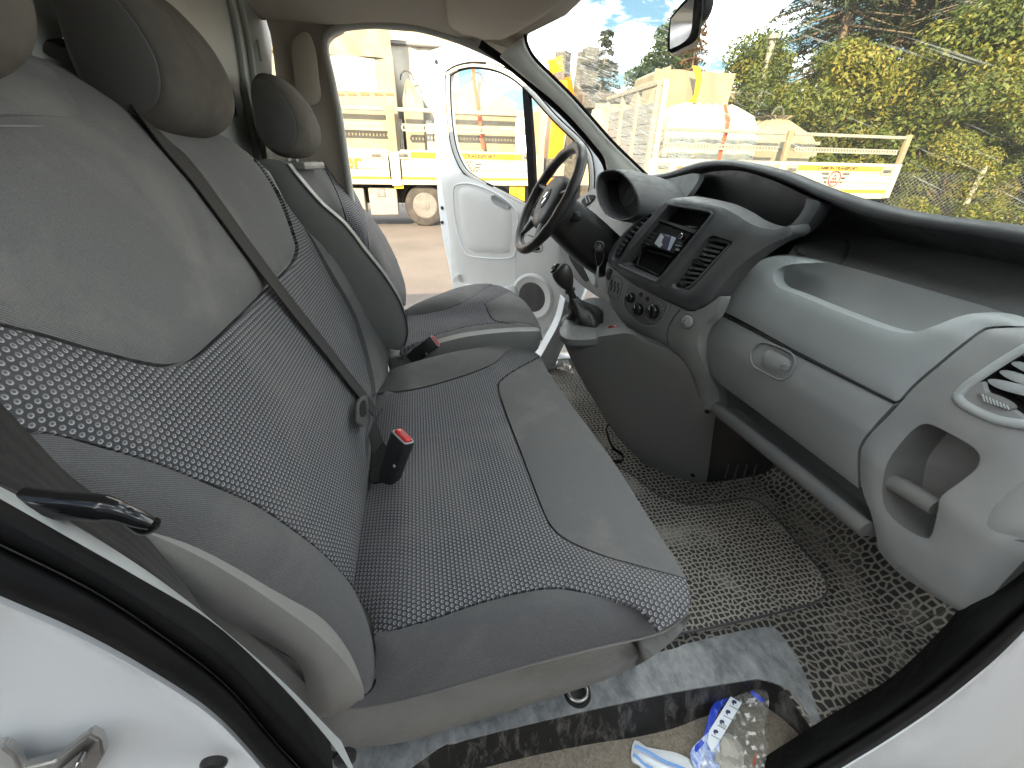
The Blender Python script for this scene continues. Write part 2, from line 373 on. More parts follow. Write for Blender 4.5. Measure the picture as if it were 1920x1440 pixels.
def belt_mat():
    m, t, b = base_mat('seat_belt_webbing', (.05, .047, .045), .75, 0, .25); b.inputs['Sheen Weight'].default_value = .12
    uv = N(t, 'ShaderNodeUVMap'); uv.uv_map = 'uv'
    wv = N(t, 'ShaderNodeTexWave', wave_type='BANDS', bands_direction='Y', in_={'Scale': 130.0, 'Distortion': .6}); L(t, uv.outputs[0], wv.inputs['Vector'])
    w2 = N(t, 'ShaderNodeTexWave', wave_type='BANDS', bands_direction='X', in_={'Scale': 28.0, 'Distortion': .2}); L(t, uv.outputs[0], w2.inputs['Vector'])
    mx = N(t, 'ShaderNodeMix', data_type='RGBA'); mx.inputs[6].default_value = (.008, .0078, .0076, 1); mx.inputs[7].default_value = (.028, .0262, .025, 1)
    ad = N(t, 'ShaderNodeMath', operation='MULTIPLY_ADD', in_={1: .6}); L(t, wv.outputs['Fac'], ad.inputs[0])
    a2 = N(t, 'ShaderNodeMath', operation='MULTIPLY', in_={1: .4}); L(t, w2.outputs['Fac'], a2.inputs[0]); L(t, a2.outputs[0], ad.inputs[2])
    L(t, ad.outputs[0], mx.inputs[0]); L(t, mx.outputs[2], b.inputs['Base Color']); bump(t, b, ad.outputs[0], .4, .0006); return m
MAT['belt'] = belt_mat()
MAT['hood'] = plastic('binnacle_dark_plastic', (.036, .038, .042), .5, (.055, .055, .055), 420, .3, 6)
MAT['hrside'] = plastic('headrest_side_vinyl', (.10, .099, .096), .55, (.13, .127, .12), 260, .3, 4)
MAT['cloth_shaded'] = fabric('seat_cloth_shaded', (.045, .045, .047), (.15, .15, .153), (.23, .22, .205))  # same seat cloth, with the near side's shade put into a darker colour
MAT['pad'] = plastic('headrest_velour', (.105, .095, .085), .92, (.155, .14, .12), 1100, .5, 14, .15)
MAT['tray'] = plastic('tray_dark_grey', (.12, .122, .121), .55, (.15, .148, .144), 420, .3, 3)
def honey(name, sc=88, dust=(.27, .245, .20), dark=(.012, .012, .013), lo=.42, hi=.62, sand=.5):
    m, t, b = base_mat(name, dark, .8, 0, .3)
    tc = N(t, 'ShaderNodeTexCoord'); mp = N(t, 'ShaderNodeMapping'); mp.inputs['Scale'].default_value = (1, 1, .25); L(t, tc.outputs['Object'], mp.inputs[0])
    vo = N(t, 'ShaderNodeTexVoronoi', feature='DISTANCE_TO_EDGE', voronoi_dimensions='2D', in_={'Scale': sc, 'Randomness': .62}); L(t, mp.outputs[0], vo.inputs['Vector'])
    wall = N(t, 'ShaderNodeMapRange', interpolation_type='SMOOTHSTEP', in_={'From Min': .09, 'From Max': .20, 'To Min': 1, 'To Max': 0}); L(t, vo.outputs['Distance'], wall.inputs[0])
    n1 = N(t, 'ShaderNodeTexNoise', in_={'Scale': 3.2, 'Detail': 8.0, 'Roughness': .65, 'Distortion': .4}); L(t, tc.outputs['Object'], n1.inputs['Vector'])
    dz = N(t, 'ShaderNodeMapRange', in_={'From Min': lo-.12, 'From Max': hi, 'To Min': .30, 'To Max': 1}); L(t, n1.outputs['Fac'], dz.inputs[0])
    n2 = N(t, 'ShaderNodeTexNoise', in_={'Scale': 260, 'Detail': 4.0, 'Roughness': .7}); L(t, tc.outputs['Object'], n2.inputs['Vector'])
    cd_ = N(t, 'ShaderNodeMix', data_type='RGBA'); cd_.inputs[6].default_value = tuple(c*.55 for c in dust)+(1,); cd_.inputs[7].default_value = (*dust, 1); L(t, n2.outputs['Fac'], cd_.inputs[0])
    fill = N(t, 'ShaderNodeMapRange', in_={'From Min': hi-.03, 'From Max': hi+.10, 'To Min': 0, 'To Max': sand}); L(t, n1.outputs['Fac'], fill.inputs[0])
    mx = N(t, 'ShaderNodeMath', operation='MULTIPLY'); L(t, wall.outputs[0], mx.inputs[0]); L(t, dz.outputs[0], mx.inputs[1])
    mxx = N(t, 'ShaderNodeMath', operation='MAXIMUM'); L(t, mx.outputs[0], mxx.inputs[0]); L(t, fill.outputs[0], mxx.inputs[1])
    c = N(t, 'ShaderNodeMix', data_type='RGBA'); c.inputs[6].default_value = (*dark, 1); L(t, cd_.outputs[2], c.inputs[7]); L(t, mxx.outputs[0], c.inputs[0]); L(t, c.outputs[2], b.inputs['Base Color'])
    bump(t, b, wall.outputs[0], .7, .003); return m
MAT['honey'] = honey('honeycomb_rubber_mat', 72, (.60, .56, .49), (.06, .057, .053), .20, .52, .85)
MAT['honey_dark'] = honey('honeycomb_rubber_mat_clean', 58, (.42, .39, .335), (.038, .037, .035), lo=.26, hi=.55, sand=.8)
def scuffed(name, c1, c2, sc=9, stretch=(1, 1, 1), lo=.5, hi=.75, rough=.55, fine=True, dist=1.2):
    m, t, b = base_mat(name, c1, rough, 0, .35)
    tc = N(t, 'ShaderNodeTexCoord'); mp = N(t, 'ShaderNodeMapping'); mp.inputs['Scale'].default_value = stretch; L(t, tc.outputs['Object'], mp.inputs[0])
    n1 = N(t, 'ShaderNodeTexNoise', in_={'Scale': sc, 'Detail': 10.0, 'Roughness': .72, 'Distortion': dist}); L(t, mp.outputs[0], n1.inputs['Vector'])
    c = N(t, 'ShaderNodeValToRGB'); c.color_ramp.elements[0].position = lo; c.color_ramp.elements[1].position = hi; c.color_ramp.elements[0].color = (*c1, 1); c.color_ramp.elements[1].color = (*c2, 1)
    L(t, n1.outputs['Fac'], c.inputs[0]); L(t, c.outputs[0], b.inputs['Base Color'])
    n2 = N(t, 'ShaderNodeTexNoise', in_={'Scale': 300, 'Detail': 3.0}); L(t, tc.outputs['Object'], n2.inputs['Vector'])
    if fine: bump(t, b, n2.outputs['Fac'], .25, .001)
    return m
MAT['scuff'] = scuffed('scuffed_black_step', (.15, .158, .162), (.44, .45, .45), 30, (1, .6, 1), .36, .78, dist=.15)
MAT['scuff_wall'] = scuffed('scuffed_step_riser', (.014, .014, .015), (.22, .215, .20), 30, (1.3, .6, .45), .50, .80, .5, dist=.4)
MAT['sand'] = scuffed('sandy_step_floor', (.16, .135, .10), (.34, .30, .24), 120, (1, 1, 1), .35, .7, .95)
def schlick(t, f0=.04, k=.9):
    lw = N(t, 'ShaderNodeLayerWeight', in_={'Blend': .5}); pw = N(t, 'ShaderNodeMath', operation='POWER', in_={1: 5.0}); L(t, lw.outputs['Facing'], pw.inputs[0])
    ma_ = N(t, 'ShaderNodeMath', operation='MULTIPLY_ADD', in_={1: k, 2: f0}); L(t, pw.outputs[0], ma_.inputs[0]); return ma_
def glass_dirty():
    m = bpy.data.materials.new('dusty_windshield_glass'); m.use_nodes = True; t = m.node_tree; t.nodes.clear()
    out = N(t, 'ShaderNodeOutputMaterial'); tr = N(t, 'ShaderNodeBsdfTransparent', in_={'Color': (.79, .83, .79, 1)}); gl = N(t, 'ShaderNodeBsdfGlossy', in_={'Roughness': .02}); df = N(t, 'ShaderNodeBsdfDiffuse', in_={'Color': (.85, .82, .72, 1)}); tl = N(t, 'ShaderNodeBsdfTranslucent', in_={'Color': (.85, .82, .70, 1)})
    fr = schlick(t, .03, .55); m1 = N(t, 'ShaderNodeMixShader'); L(t, fr.outputs[0], m1.inputs[0]); L(t, tr.outputs[0], m1.inputs[1]); L(t, gl.outputs[0], m1.inputs[2])
    uv = N(t, 'ShaderNodeUVMap'); uv.uv_map = 'uv'
    # wiper streaks: arcs about the wiper pivot, and dirt outside the swept fan
    vm = N(t, 'ShaderNodeVectorMath', operation='SUBTRACT'); vm.inputs[1].default_value = (1.42, -.12, 0); L(t, uv.outputs[0], vm.inputs[0])
    ln = N(t, 'ShaderNodeVectorMath', operation='LENGTH'); L(t, vm.outputs[0], ln.inputs[0])
    sp = N(t, 'ShaderNodeSeparateXYZ'); L(t, vm.outputs[0], sp.inputs[0])
    an = N(t, 'ShaderNodeMath', operation='ARCTAN2'); L(t, sp.outputs[1], an.inputs[0]); L(t, sp.outputs[0], an.inputs[1])
    cb = N(t, 'ShaderNodeCombineXYZ'); 
    d1 = N(t, 'ShaderNodeVectorMath', operation='DOT_PRODUCT'); d1.inputs[1].default_value = (-.60*85, .80*85, 0); L(t, uv.outputs[0], d1.inputs[0]); L(t, d1.outputs['Value'], cb.inputs[0])
    d2 = N(t, 'ShaderNodeVectorMath', operation='DOT_PRODUCT'); d2.inputs[1].default_value = (.80*2.6, .60*2.6, 0); L(t, uv.outputs[0], d2.inputs[0]); L(t, d2.outputs['Value'], cb.inputs[1])
    n1 = N(t, 'ShaderNodeTexNoise', in_={'Scale': 1.0, 'Detail': 3.0, 'Roughness': .6}); L(t, cb.outputs[0], n1.inputs['Vector'])
    r1 = N(t, 'ShaderNodeMapRange', in_={'From Min': .58, 'From Max': .68, 'To Min': 0, 'To Max': .5}); L(t, n1.outputs['Fac'], r1.inputs[0])
    nb = N(t, 'ShaderNodeTexNoise', in_={'Scale': 5.0, 'Detail': 3.0}); L(t, uv.outputs[0], nb.inputs['Vector'])
    rb = N(t, 'ShaderNodeMapRange', in_={'From Min': .42, 'From Max': .62, 'To Min': 0, 'To Max': 1}); L(t, nb.outputs['Fac'], rb.inputs[0])
    st = N(t, 'ShaderNodeMath', operation='MULTIPLY'); L(t, r1.outputs[0], st.inputs[0]); L(t, rb.outputs[0], st.inputs[1])
    # unswept edge by the far pillar: dried mud specks
    su = N(t, 'ShaderNodeSeparateXYZ'); L(t, uv.outputs[0], su.inputs[0])
    ed = N(t, 'ShaderNodeMapRange', in_={'From Min': 1.66, 'From Max': 1.80, 'To Min': 0, 'To Max': 1}); 
    nd = N(t, 'ShaderNodeTexNoise', in_={'Scale': 9, 'Detail': 4}); L(t, uv.outputs[0], nd.inputs['Vector'])
    ea = N(t, 'ShaderNodeMath', operation='MULTIPLY_ADD', in_={1: .22}); L(t, nd.outputs['Fac'], ea.inputs[0]); L(t, su.outputs[0], ea.inputs[2]); L(t, ea.outputs[0], ed.inputs[0])
    cb3 = N(t, 'ShaderNodeVectorMath', operation='MULTIPLY'); cb3.inputs[1].default_value = (1.4, 9.0, 0); L(t, cb.outputs[0], cb3.inputs[0]); n3 = N(t, 'ShaderNodeTexNoise', in_={'Scale': 1.0, 'Detail': 5.0, 'Roughness': .75}); L(t, cb3.outputs[0], n3.inputs['Vector'])
    r3 = N(t, 'ShaderNodeMapRange', in_={'From Min': .50, 'From Max': .62, 'To Min': .08, 'To Max': .75}); L(t, n3.outputs['Fac'], r3.inputs[0])
    em = N(t, 'ShaderNodeMath', operation='MULTIPLY'); L(t, ed.outputs[0], em.inputs[0]); L(t, r3.outputs[0], em.inputs[1])
    sx = N(t, 'ShaderNodeMath', operation='MAXIMUM'); L(t, st.outputs[0], sx.inputs[0]); L(t, em.outputs[0], sx.inputs[1])
    # specks all over
    vo = N(t, 'ShaderNodeTexVoronoi', in_={'Scale': 55.0}); L(t, uv.outputs[0], vo.inputs['Vector'])
    rv = N(t, 'ShaderNodeMapRange', in_={'From Min': .10, 'From Max': .05, 'To Min': 0, 'To Max': .5}); L(t, vo.outputs['Distance'], rv.inputs[0])
    rv2 = N(t, 'ShaderNodeMath', operation='MULTIPLY'); L(t, rv.outputs[0], rv2.inputs[0]); L(t, rb.outputs[0], rv2.inputs[1])
    sx2 = N(t, 'ShaderNodeMath', operation='MAXIMUM'); L(t, sx.outputs[0], sx2.inputs[0]); L(t, rv2.outputs[0], sx2.inputs[1])
    hz = N(t, 'ShaderNodeMath', operation='MAXIMUM', in_={1: .03}); L(t, sx2.outputs[0], hz.inputs[0])
    dm = N(t, 'ShaderNodeMixShader', in_={0: .6}); L(t, df.outputs[0], dm.inputs[1]); L(t, tl.outputs[0], dm.inputs[2])
    m2 = N(t, 'ShaderNodeMixShader'); L(t, hz.outputs[0], m2.inputs[0]); L(t, m1.outputs[0], m2.inputs[1]); L(t, dm.outputs[0], m2.inputs[2]); L(t, m2.outputs[0], out.inputs[0]); return m
MAT['wind'] = glass_dirty()
def clear_glass(name, tint=(.95, .97, .95), spec=1.4, haze=.02):
    m = bpy.data.materials.new(name); m.use_nodes = True; t = m.node_tree; t.nodes.clear()
    out = N(t, 'ShaderNodeOutputMaterial'); tr = N(t, 'ShaderNodeBsdfTransparent', in_={'Color': (*tint, 1)}); gl = N(t, 'ShaderNodeBsdfGlossy', in_={'Roughness': .03}); df = N(t, 'ShaderNodeBsdfDiffuse', in_={'Color': (.8, .78, .7, 1)})
    fr = schlick(t, .04*(spec-1)/.4, .8); m1 = N(t, 'ShaderNodeMixShader'); L(t, fr.outputs[0], m1.inputs[0]); L(t, tr.outputs[0], m1.inputs[1]); L(t, gl.outputs[0], m1.inputs[2])
    m2 = N(t, 'ShaderNodeMixShader', in_={0: haze}); L(t, m1.outputs[0], m2.inputs[1]); L(t, df.outputs[0], m2.inputs[2]); L(t, m2.outputs[0], out.inputs[0]); return m
MAT['glass'] = clear_glass('side_window_glass')
# ------------------------------------------------------------------ seats
def back_x(z): return -0.15 - 0.35*(z-1.03)
def bench_back(P):
    y, z = P[:, 1], P[:, 2]
    return P[:, 0] - (back_x(z) + .012*np.sin(np.clip((y-.35)/.9, 0, 1)*math.pi*3)**2*0 - 5.4*np.clip(z-1.60, 0, 1)**2)
def bench_bol(P):
    y, z = P[:, 1], P[:, 2]; fade = 1 - sstep(1.22, 1.50, z)
    return P[:, 0] - (back_x(z) + .055*sstep(.50, .40, y)*fade - .05*sstep(.36, .27, y))
H_BOL = on_field(bench_bol)
H_FBOL = on_field(lambda P: P[:, 0]-(back_x(P[:, 2])+.018*(1-sstep(1.28, 1.52, P[:, 2]))))
H_BACK = on_field(bench_back)
def bench_top(P):
    x, y = P[:, 0], P[:, 1]
    z = 1.05 + .012*sstep(.47, .38, y) + .03*sstep(1.10, 1.22, y)*(1-sstep(.1, .36, x)) - .10*np.clip(x-.25, 0, 1)**2*6 - .4*np.clip(.345-y, 0, 1) - .03*sstep(-.05, -.16, x)
    return P[:, 2] - z
H_CUSH = on_field(bench_top)
bench = thing('bench_seat', 'dark grey two-person passenger bench with dotted cloth, beside the open front door', 'seat', (0.08, .8, .65))
U1 = [(-70, 590), (0, 605), (80, 625), (200, 660), (285, 680), (330, 680), (370, 660), (430, 605), (490, 545), (540, 495), (553, 468), (547, 440), (525, 380), (495, 325), (462, 287), (432, 262), (400, 249), (330, 240), (300, 225), (260, 190), (200, 135), (150, 95), (90, 72), (0, 80), (-70, 85)]
panel('upper_back_panel', U1, H_BACK, MAT['cloth'], bench, .02, puff=.012, pw=.02, grid=16)
D1 = [(-70, 597, 1), (0, 612), (80, 632), (200, 667), (285, 687), (332, 687), (375, 666), (435, 611), (495, 551), (547, 498), (560, 470), (553, 438), (531, 376), (500, 320), (478, 297, 1), (505, 334), (521, 356), (547, 395), (572, 428), (582, 447), (621, 514), (666, 595), (692, 680), (704, 737, 1), (697, 800), (693, 900), (676, 1000), (664, 1098, 1), (610, 1040), (560, 998), (480, 944), (400, 908), (300, 868), (200, 838), (80, 808), (-70, 790, 1)]
panel('dotted_back_panel', D1, H_BACK, MAT['dots'], bench, .02, puff=.006, pw=.015, grid=14)
panel('back_bolster', [(572, 428, 1), (608, 463), (660, 514), (698, 566), (719, 605), (728, 647), (728, 705, 1), (706, 738, 1), (695, 680), (669, 594), (624, 512), (585, 446)], H_FBOL, MAT['cloth'], bench, .015, puff=.010, pw=.02, grid=9)
B1 = [(-70, 795, 1), (80, 812), (200, 843), (300, 873), (400, 913), (480, 949), (560, 1003), (612, 1045), (660, 1100), (690, 1170), (703, 1230), (700, 1280), (686, 1302, 1), (655, 1250), (600, 1190), (530, 1138), (440, 1078), (350, 1028), (262, 990), (150, 945), (0, 900), (-70, 885, 1)]
panel('back_bolster', B1, H_BOL, MAT['cloth_shaded'], bench, .03, puff=.016, pw=.03, grid=13)
panel('side_cover', [(230, 978, 1), (262, 993), (350, 1031), (440, 1081), (530, 1141), (600, 1193), (655, 1253), (683, 1305), (672, 1314), (640, 1336), (582, 1352, 1), (575, 1300), (560, 1245), (500, 1205), (430, 1165), (380, 1125), (310, 1060), (250, 1010)], on_axis(1, .312), MAT['vinyl'], bench, .03, back=(0, 1, 0), puff=.008, pw=.02, grid=11)
# headrest area panel with a stitched edge
panel('belt_slot_cover', [(-70, 130), (0, 124), (70, 133), (108, 168), (134, 212), (137, 226), (125, 234), (60, 233), (0, 232), (-70, 232)], H_BACK, MAT['cloth'], bench, .012, puff=.004, pw=.01, grid=12, lift=.0125)
st = H_BACK(cr([(-70, 236), (0, 235), (60, 236), (127, 237), (139, 227), (136, 211)], 8, False)); st[:, 0] += .013
tube('seam', st, .0009, MAT['vinyl'], bench, 5)
# cushion
CD = [(706, 741, 1), (780, 731), (860, 709), (925, 683), (955, 656), (985, 652), (1013, 667, 1), (970, 690), (940, 710), (932, 728), (948, 780), (975, 850), (1008, 938), (1030, 985), (1062, 1014), (1130, 1043), (1200, 1063), (1285, 1085, 1), (1293, 1112), (1287, 1150), (1236, 1183, 1), (1205, 1145), (1160, 1125), (1110, 1112), (1050, 1101), (990, 1106), (900, 1128), (800, 1162), (700, 1190, 1), (694, 1155), (660, 1105), (664, 1060), (678, 970), (695, 900), (697, 800)]
panel('dotted_cushion', CD, H_CUSH, MAT['dots'], bench, .010, puff=.008, pw=.02, grid=14, uv=uv_xy)
CFp = [(1013, 670, 1), (1040, 716), (1100, 797), (1160, 880), (1220, 977), (1265, 1047), (1287, 1084, 1), (1200, 1060), (1130, 1040), (1064, 1011), (1033, 983), (1012, 938), (979, 850), (952, 780), (936, 728), (943, 712), (972, 692)]
panel('front_cushion_panel', CFp, H_CUSH, MAT['cloth'], bench, .06, back=(.25, 0, -1), puff=.008, pw=.03, grid=14, uv=uv_xy)
CN = [(690, 1302, 1), (704, 1282), (707, 1235), (701, 1194, 1), (800, 1166), (900, 1132), (990, 1110), (1050, 1105), (1110, 1116), (1158, 1129), (1202, 1149), (1233, 1186, 1), (1100, 1217), (950, 1256), (800, 1299), (700, 1322), (625, 1331, 1), (660, 1318)]
def near_side(P): return -(P[:, 1] - (.325 - .012*np.sin(np.clip((P[:, 2]-.84)/.2, 0, 1)*math.pi) + .10*np.clip(P[:, 0]-.29, 0, 1)**2*30))*-1
panel('cushion_bolster', CN, on_field(lambda P: np.maximum(P[:, 2]-(1.066-2.9*np.clip(.362-P[:, 1], 0, 1)**1.25), P[:, 1]*0-1)), MAT['cloth_shaded'], bench, .02, puff=.012, pw=.025, grid=13, uv=uv_xy)
panel('cushion_bolster', [(706, 737, 1), (730, 700), (740, 690), (800, 672), (870, 656), (940, 647), (975, 648), (984, 651), (954, 656), (925, 681), (860, 706), (780, 728)], H_CUSH, MAT['cloth'], bench, .05, back=(0, .5, -1), puff=.01, pw=.02, grid=9, uv=uv_xy)
SK = [(578, 1356, 1), (625, 1334), (700, 1326), (800, 1303), (950, 1260), (1100, 1221), (1234, 1189), (1292, 1150), (1290, 1165), (1265, 1198), (1200, 1245), (1100, 1287), (900, 1350), (760, 1391), (650, 1404), (600, 1402), (585, 1385)]
panel('cushion_skirt', SK, on_field(lambda P: (.330 + .9*np.clip(P[:, 0]-.26, 0, 1)**2*5 - .05*sstep(1.0, .84, P[:, 2])*-1) - P[:, 1]), MAT['vinyl'], bench, .04, back=(0, 1, 0), puff=.012, pw=.03, grid=12, uv=uv_xz)
sk = on_axis(1, .325)(cr([(622, 1333), (700, 1324), (800, 1301), (950, 1258), (1100, 1219), (1236, 1187), (1291, 1148)], 10, False))
tube('piping', sk, .0022, MAT['vinyl'], bench, 6)
# hidden core, back shell and base
core = [np.array([(back_x(z)+dx, y, z) for (dx, z) in ((-.012, .98), (-.012, 1.3), (-.016, 1.60), (-.05, 1.645), (-.10, 1.60), (-.12, 1.2), (-.12, .98))]) for y in (.325, .345, .8, 1.225, 1.25)]
for q in (0, 4): core[q][:, 0] = core[q][:, 0]*.85 + back_x(1.3)*.15; core[q][:, 2] -= .012
loft('back_shell', core, MAT['vinyl_dark'], bench)
rbox('cushion_core', (.10, .80, .965), (.49, .86, .13), MAT['vinyl_dark'], bench, bev=.03, seg=3)
rbox('seat_base', (.05, .83, .79), (.40, .74, .28), MAT['black'], bench, bev=.02)
# fold in front of the cushion, seen as the front face
fr = H_CUSH(cr([(1013, 668), (1040, 716), (1100, 797), (1160, 880), (1220, 977), (1265, 1047), (1291, 1110)], 20, False))
loft('front_skirt', [fr+np.array([.0, 0, -.004]), fr+np.array([.012, 0, -.03]), fr+np.array([.004, 0, -.075]), fr+np.array([-.03, 0, -.13])], MAT['vinyl'], bench, cap=False, closed=False, auto=180)
# headrests: egg-shaped side profile, padded front
HP = on_axis(1, 1.42)(cr([(472, 137), (465, 157), (467, 190), (471, 220), (481, 255), (500, 283), (527, 291), (550, 281), (562, 260), (560, 227), (543, 190), (520, 160), (497, 140)], 9))
HPc = np.array([HP[:, 0].mean(), HP[:, 2].mean()]); HP2 = HP[:, [0, 2]]-HPc
def headrest(parent, y0, y1, dx, dz, mat_pad, mat_side, sc=1.0, posts=True):
    wd = y1-y0; rings = []
    prof = [(0, .88), (.004, .93), (.014, .985), (.03, 1.04), (.06, 1.075), (wd/2, 1.09), (wd-.06, 1.075), (wd-.03, 1.04), (wd-.014, .985), (wd-.004, .93), (wd, .88)]
    for (dy, s) in prof:
        q = HP2*s*sc; q = q + np.array([.012*(s-.88)/.2, 0])
        rings.append(np.stack([q[:, 0]+HPc[0]+dx, np.full(len(q), y0+dy), q[:, 1]+HPc[1]+dz], 1))
    h_ = loft('headrest', rings, mat_pad, parent, auto=60, uv=lambda V: V[:, [1, 2]])
    for yy, e in ((y0, -.0025), (y1, .0025)):
        q = HP2*.86*sc; r1 = np.stack([q[:, 0]+HPc[0]+dx, np.full(len(q), yy), q[:, 1]+HPc[1]+dz], 1); r2 = r1.copy(); r2[:, 1] += e
        r3 = np.stack([q[:, 0]*.97+HPc[0]+dx, np.full(len(q), yy+e*1.6), q[:, 1]*.97+HPc[1]+dz], 1)
        loft('side_panel', [r1, r2, r3], mat_side, h_)
    if posts:
        for yy in (y0+wd*.32, y0+wd*.68):
            zb = HPc[1]+dz-.12
            tube('headrest_post', [(HPc[0]+dx+.0, yy, zb+.08), (HPc[0]+dx-.01, yy, zb-.06)], .0065, MAT['chrome'], parent, 8)
            rbox('post_collar', (HPc[0]+dx-.002, yy, HPc[1]+dz-.115), (.035, .035, .014), MAT['black'], parent, bev=.005)
headrest(bench, .80, 1.045, -.032, .028, MAT['pad'], MAT['hrside'], 1.0)
headrest(bench, .335, .570, -.025, .050, MAT['pad'], MAT['hrside'], 1.0)
# ---- driver's seat
drv = thing('driver_seat', 'single grey driver seat with dotted cloth, behind the steering wheel', 'seat', (0.1, 1.55, .65))
def drv_back(P):
    y, z = P[:, 1], P[:, 2]
    f = back_x(z)+.005 + .06*sstep(1.66, 1.76, y)*(1-sstep(1.38, 1.60, z)) + .05*sstep(1.44, 1.36, y)*(1-sstep(1.42, 1.62, z))
    return P[:, 0]-f
H_DB = on_field(drv_back)
panel('side_cover', [(485, 306), (514, 300), (538, 307, 1), (559, 334), (601, 382), (645, 421), (685, 472), (718, 514), (747, 560), (760, 598), (763, 627), (756, 650), (747, 657), (728, 652, 1), (690, 640), (640, 600), (560, 480), (500, 380)], on_axis(1, 1.325), MAT['vinyl_dark'], drv, .05, back=(0, 1, 0), puff=.012, pw=.03, grid=10)
pp = on_axis(1, 1.325)(cr([(538, 307), (559, 334), (601, 382), (645, 421), (685, 472), (718, 514), (747, 560), (761, 598), (764, 627), (757, 651)], 8, False)); pp[:, 1] -= .002
tube('piping', pp, .003, MAT['cloth'], drv, 6)
panel('upper_back_panel', [(541, 307, 1), (595, 301, 1), (608, 317), (621, 340), (634, 369), (643, 395), (648, 416, 1), (602, 377), (562, 333)], H_DB, MAT['cloth'], drv, .03, puff=.008, pw=.015, grid=8)
panel('dotted_back_panel', [(597, 301, 1), (621, 311), (640, 327), (660, 350), (680, 388, 1), (688, 420), (690, 462), (700, 490, 1), (652, 420, 1), (645, 395), (636, 369), (623, 340), (610, 317)], H_DB, MAT['dots'], drv, .03, puff=.006, pw=.015, grid=8)
panel('back_bolster', [(681, 390, 1), (698, 408), (718, 437), (737, 472), (753, 511), (761, 543), (761, 572, 1), (748, 560), (718, 514), (692, 478, 1), (691, 450), (687, 420)], H_DB, MAT['cloth'], drv, .06, puff=.012, pw=.02, grid=8)
dtop = lambda P: P[:, 2]-(1.045 + .05*sstep(1.66, 1.76, P[:, 1])*(1-.4*sstep(.2, .38, P[:, 0])) + .03*sstep(1.44, 1.36, P[:, 1]) - 1.2*np.clip(P[:, 0]-.28, 0, 1)**2)
H_DC = on_field(dtop)
c6 = lambda L_: [((p[0]/3.097+440), (p[1]/3.097+240), *p[2:]) for p in L_]
panel('dotted_cushion', c6([(960, 1290, 1), (1000, 1200), (1000, 1090, 1), (1100, 1080), (1250, 1045), (1370, 990), (1470, 925), (1525, 912), (1602, 945, 1), (1530, 980), (1450, 1020), (1460, 1045), (1495, 1112), (1560, 1127), (1680, 1132), (1775, 1165, 1), (1776, 1172, 1), (1600, 1135), (1500, 1132), (1300, 1162), (1100, 1227)]), H_DC, MAT['dots'], drv, .02, puff=.005, pw=.015, grid=8, uv=uv_xy)
panel('front_cushion_panel', c6([(1604, 946, 1), (1680, 1003), (1740, 1085), (1776, 1160, 1), (1680, 1130), (1560, 1124), (1500, 1109), (1464, 1044), (1455, 1021), (1532, 981)]), H_DC, MAT['cloth'], drv, .06, back=(.2, 0, -1), puff=.007, pw=.02, grid=8, uv=uv_xy)
panel('cushion_bolster', c6([(985, 1060, 1), (1050, 1022), (1150, 980), (1300, 925), (1420, 904), (1500, 906), (1470, 922), (1370, 987), (1250, 1042), (1100, 1077), (1000, 1088)]), H_DC, MAT['cloth'], drv, .05, back=(0, .4, -1), puff=.012, pw=.02, grid=8, uv=uv_xy)
panel('cushion_bolster', c6([(955, 1305, 1), (1100, 1230), (1300, 1165), (1500, 1135), (1600, 1138), (1700, 1150), (1778, 1178, 1), (1600, 1181), (1400, 1200), (1240, 1232), (970, 1312)]), on_field(lambda P: P[:, 2]-(1.075-1.0*np.clip(1.345-P[:, 1], 0, 1))), MAT['cloth'], drv, .02, puff=.006, pw=.015, grid=8, uv=uv_xy)
panel('cushion_skirt', c6([(970, 1316, 1), (1240, 1236), (1400, 1204), (1600, 1184), (1780, 1179, 1), (1780, 1205), (1768, 1265), (1750, 1295), (1680, 1330), (1500, 1380), (1250, 1400), (1000, 1400, 1)]), on_field(lambda P: (1.305+.9*np.clip(P[:, 0]-.31, 0, 1)**2*4)-P[:, 1]), MAT['vinyl_dark'], drv, .04, back=(0, 1, 0), puff=.01, pw=.02, grid=9, uv=uv_xz)
core = [np.array([(back_x(z)+dx, y, z) for (dx, z) in ((-.012, .98), (-.012, 1.3), (-.012, 1.56), (-.045, 1.60), (-.09, 1.55), (-.11, 1.2), (-.11, .98))]) for y in (1.345, 1.36, 1.55, 1.75, 1.77)]
loft('back_shell', core, MAT['vinyl_dark'], drv)
rbox('cushion_core', (.11, 1.56, .965), (.50, .46, .13), MAT['vinyl_dark'], drv, bev=.03, seg=3)
rbox('seat_base', (.06, 1.56, .79), (.40, .40, .28), MAT['black'], drv, bev=.02)
headrest(drv, 1.42, 1.68, 0, 0, MAT['pad'], MAT['hrside'])
rbox('trim_cap', (-.345, 1.55, 1.602), (.10, .30, .02), MAT['vinyl_dark'], drv, bev=.008)
# ------------------------------------------------------------------ the van's cab shell
van = thing('van', 'white panel van cab with grey trim, seen in through its open passenger doorway', 'van', (0, 1.1, 0))
def grid_sheet(name, x0, x1, y0, y1, fz, mat, parent, nx=30, ny=30):
    xs = np.linspace(x0, x1, nx); ys = np.linspace(y0, y1, ny); V = [(x, y, fz(x, y)) for y in ys for x in xs]
    Fs = [(j*nx+i, j*nx+i+1, (j+1)*nx+i+1, (j+1)*nx+i) for j in range(ny-1) for i in range(nx-1)]
    return mesh(name, V, Fs, mat, parent)
def fz(x, y): return .645 + .9*max(0, x-1.12)*1.2 + .006*math.sin(9*x+3*y)
grid_sheet('cab_floor', -.62, 1.30, .40, 1.96, fz, MAT['honey_dark'], van, 40, 30)
grid_sheet('cab_floor', .676, 1.30, .235, .399, fz, MAT['honey_dark'], van, 30, 8)
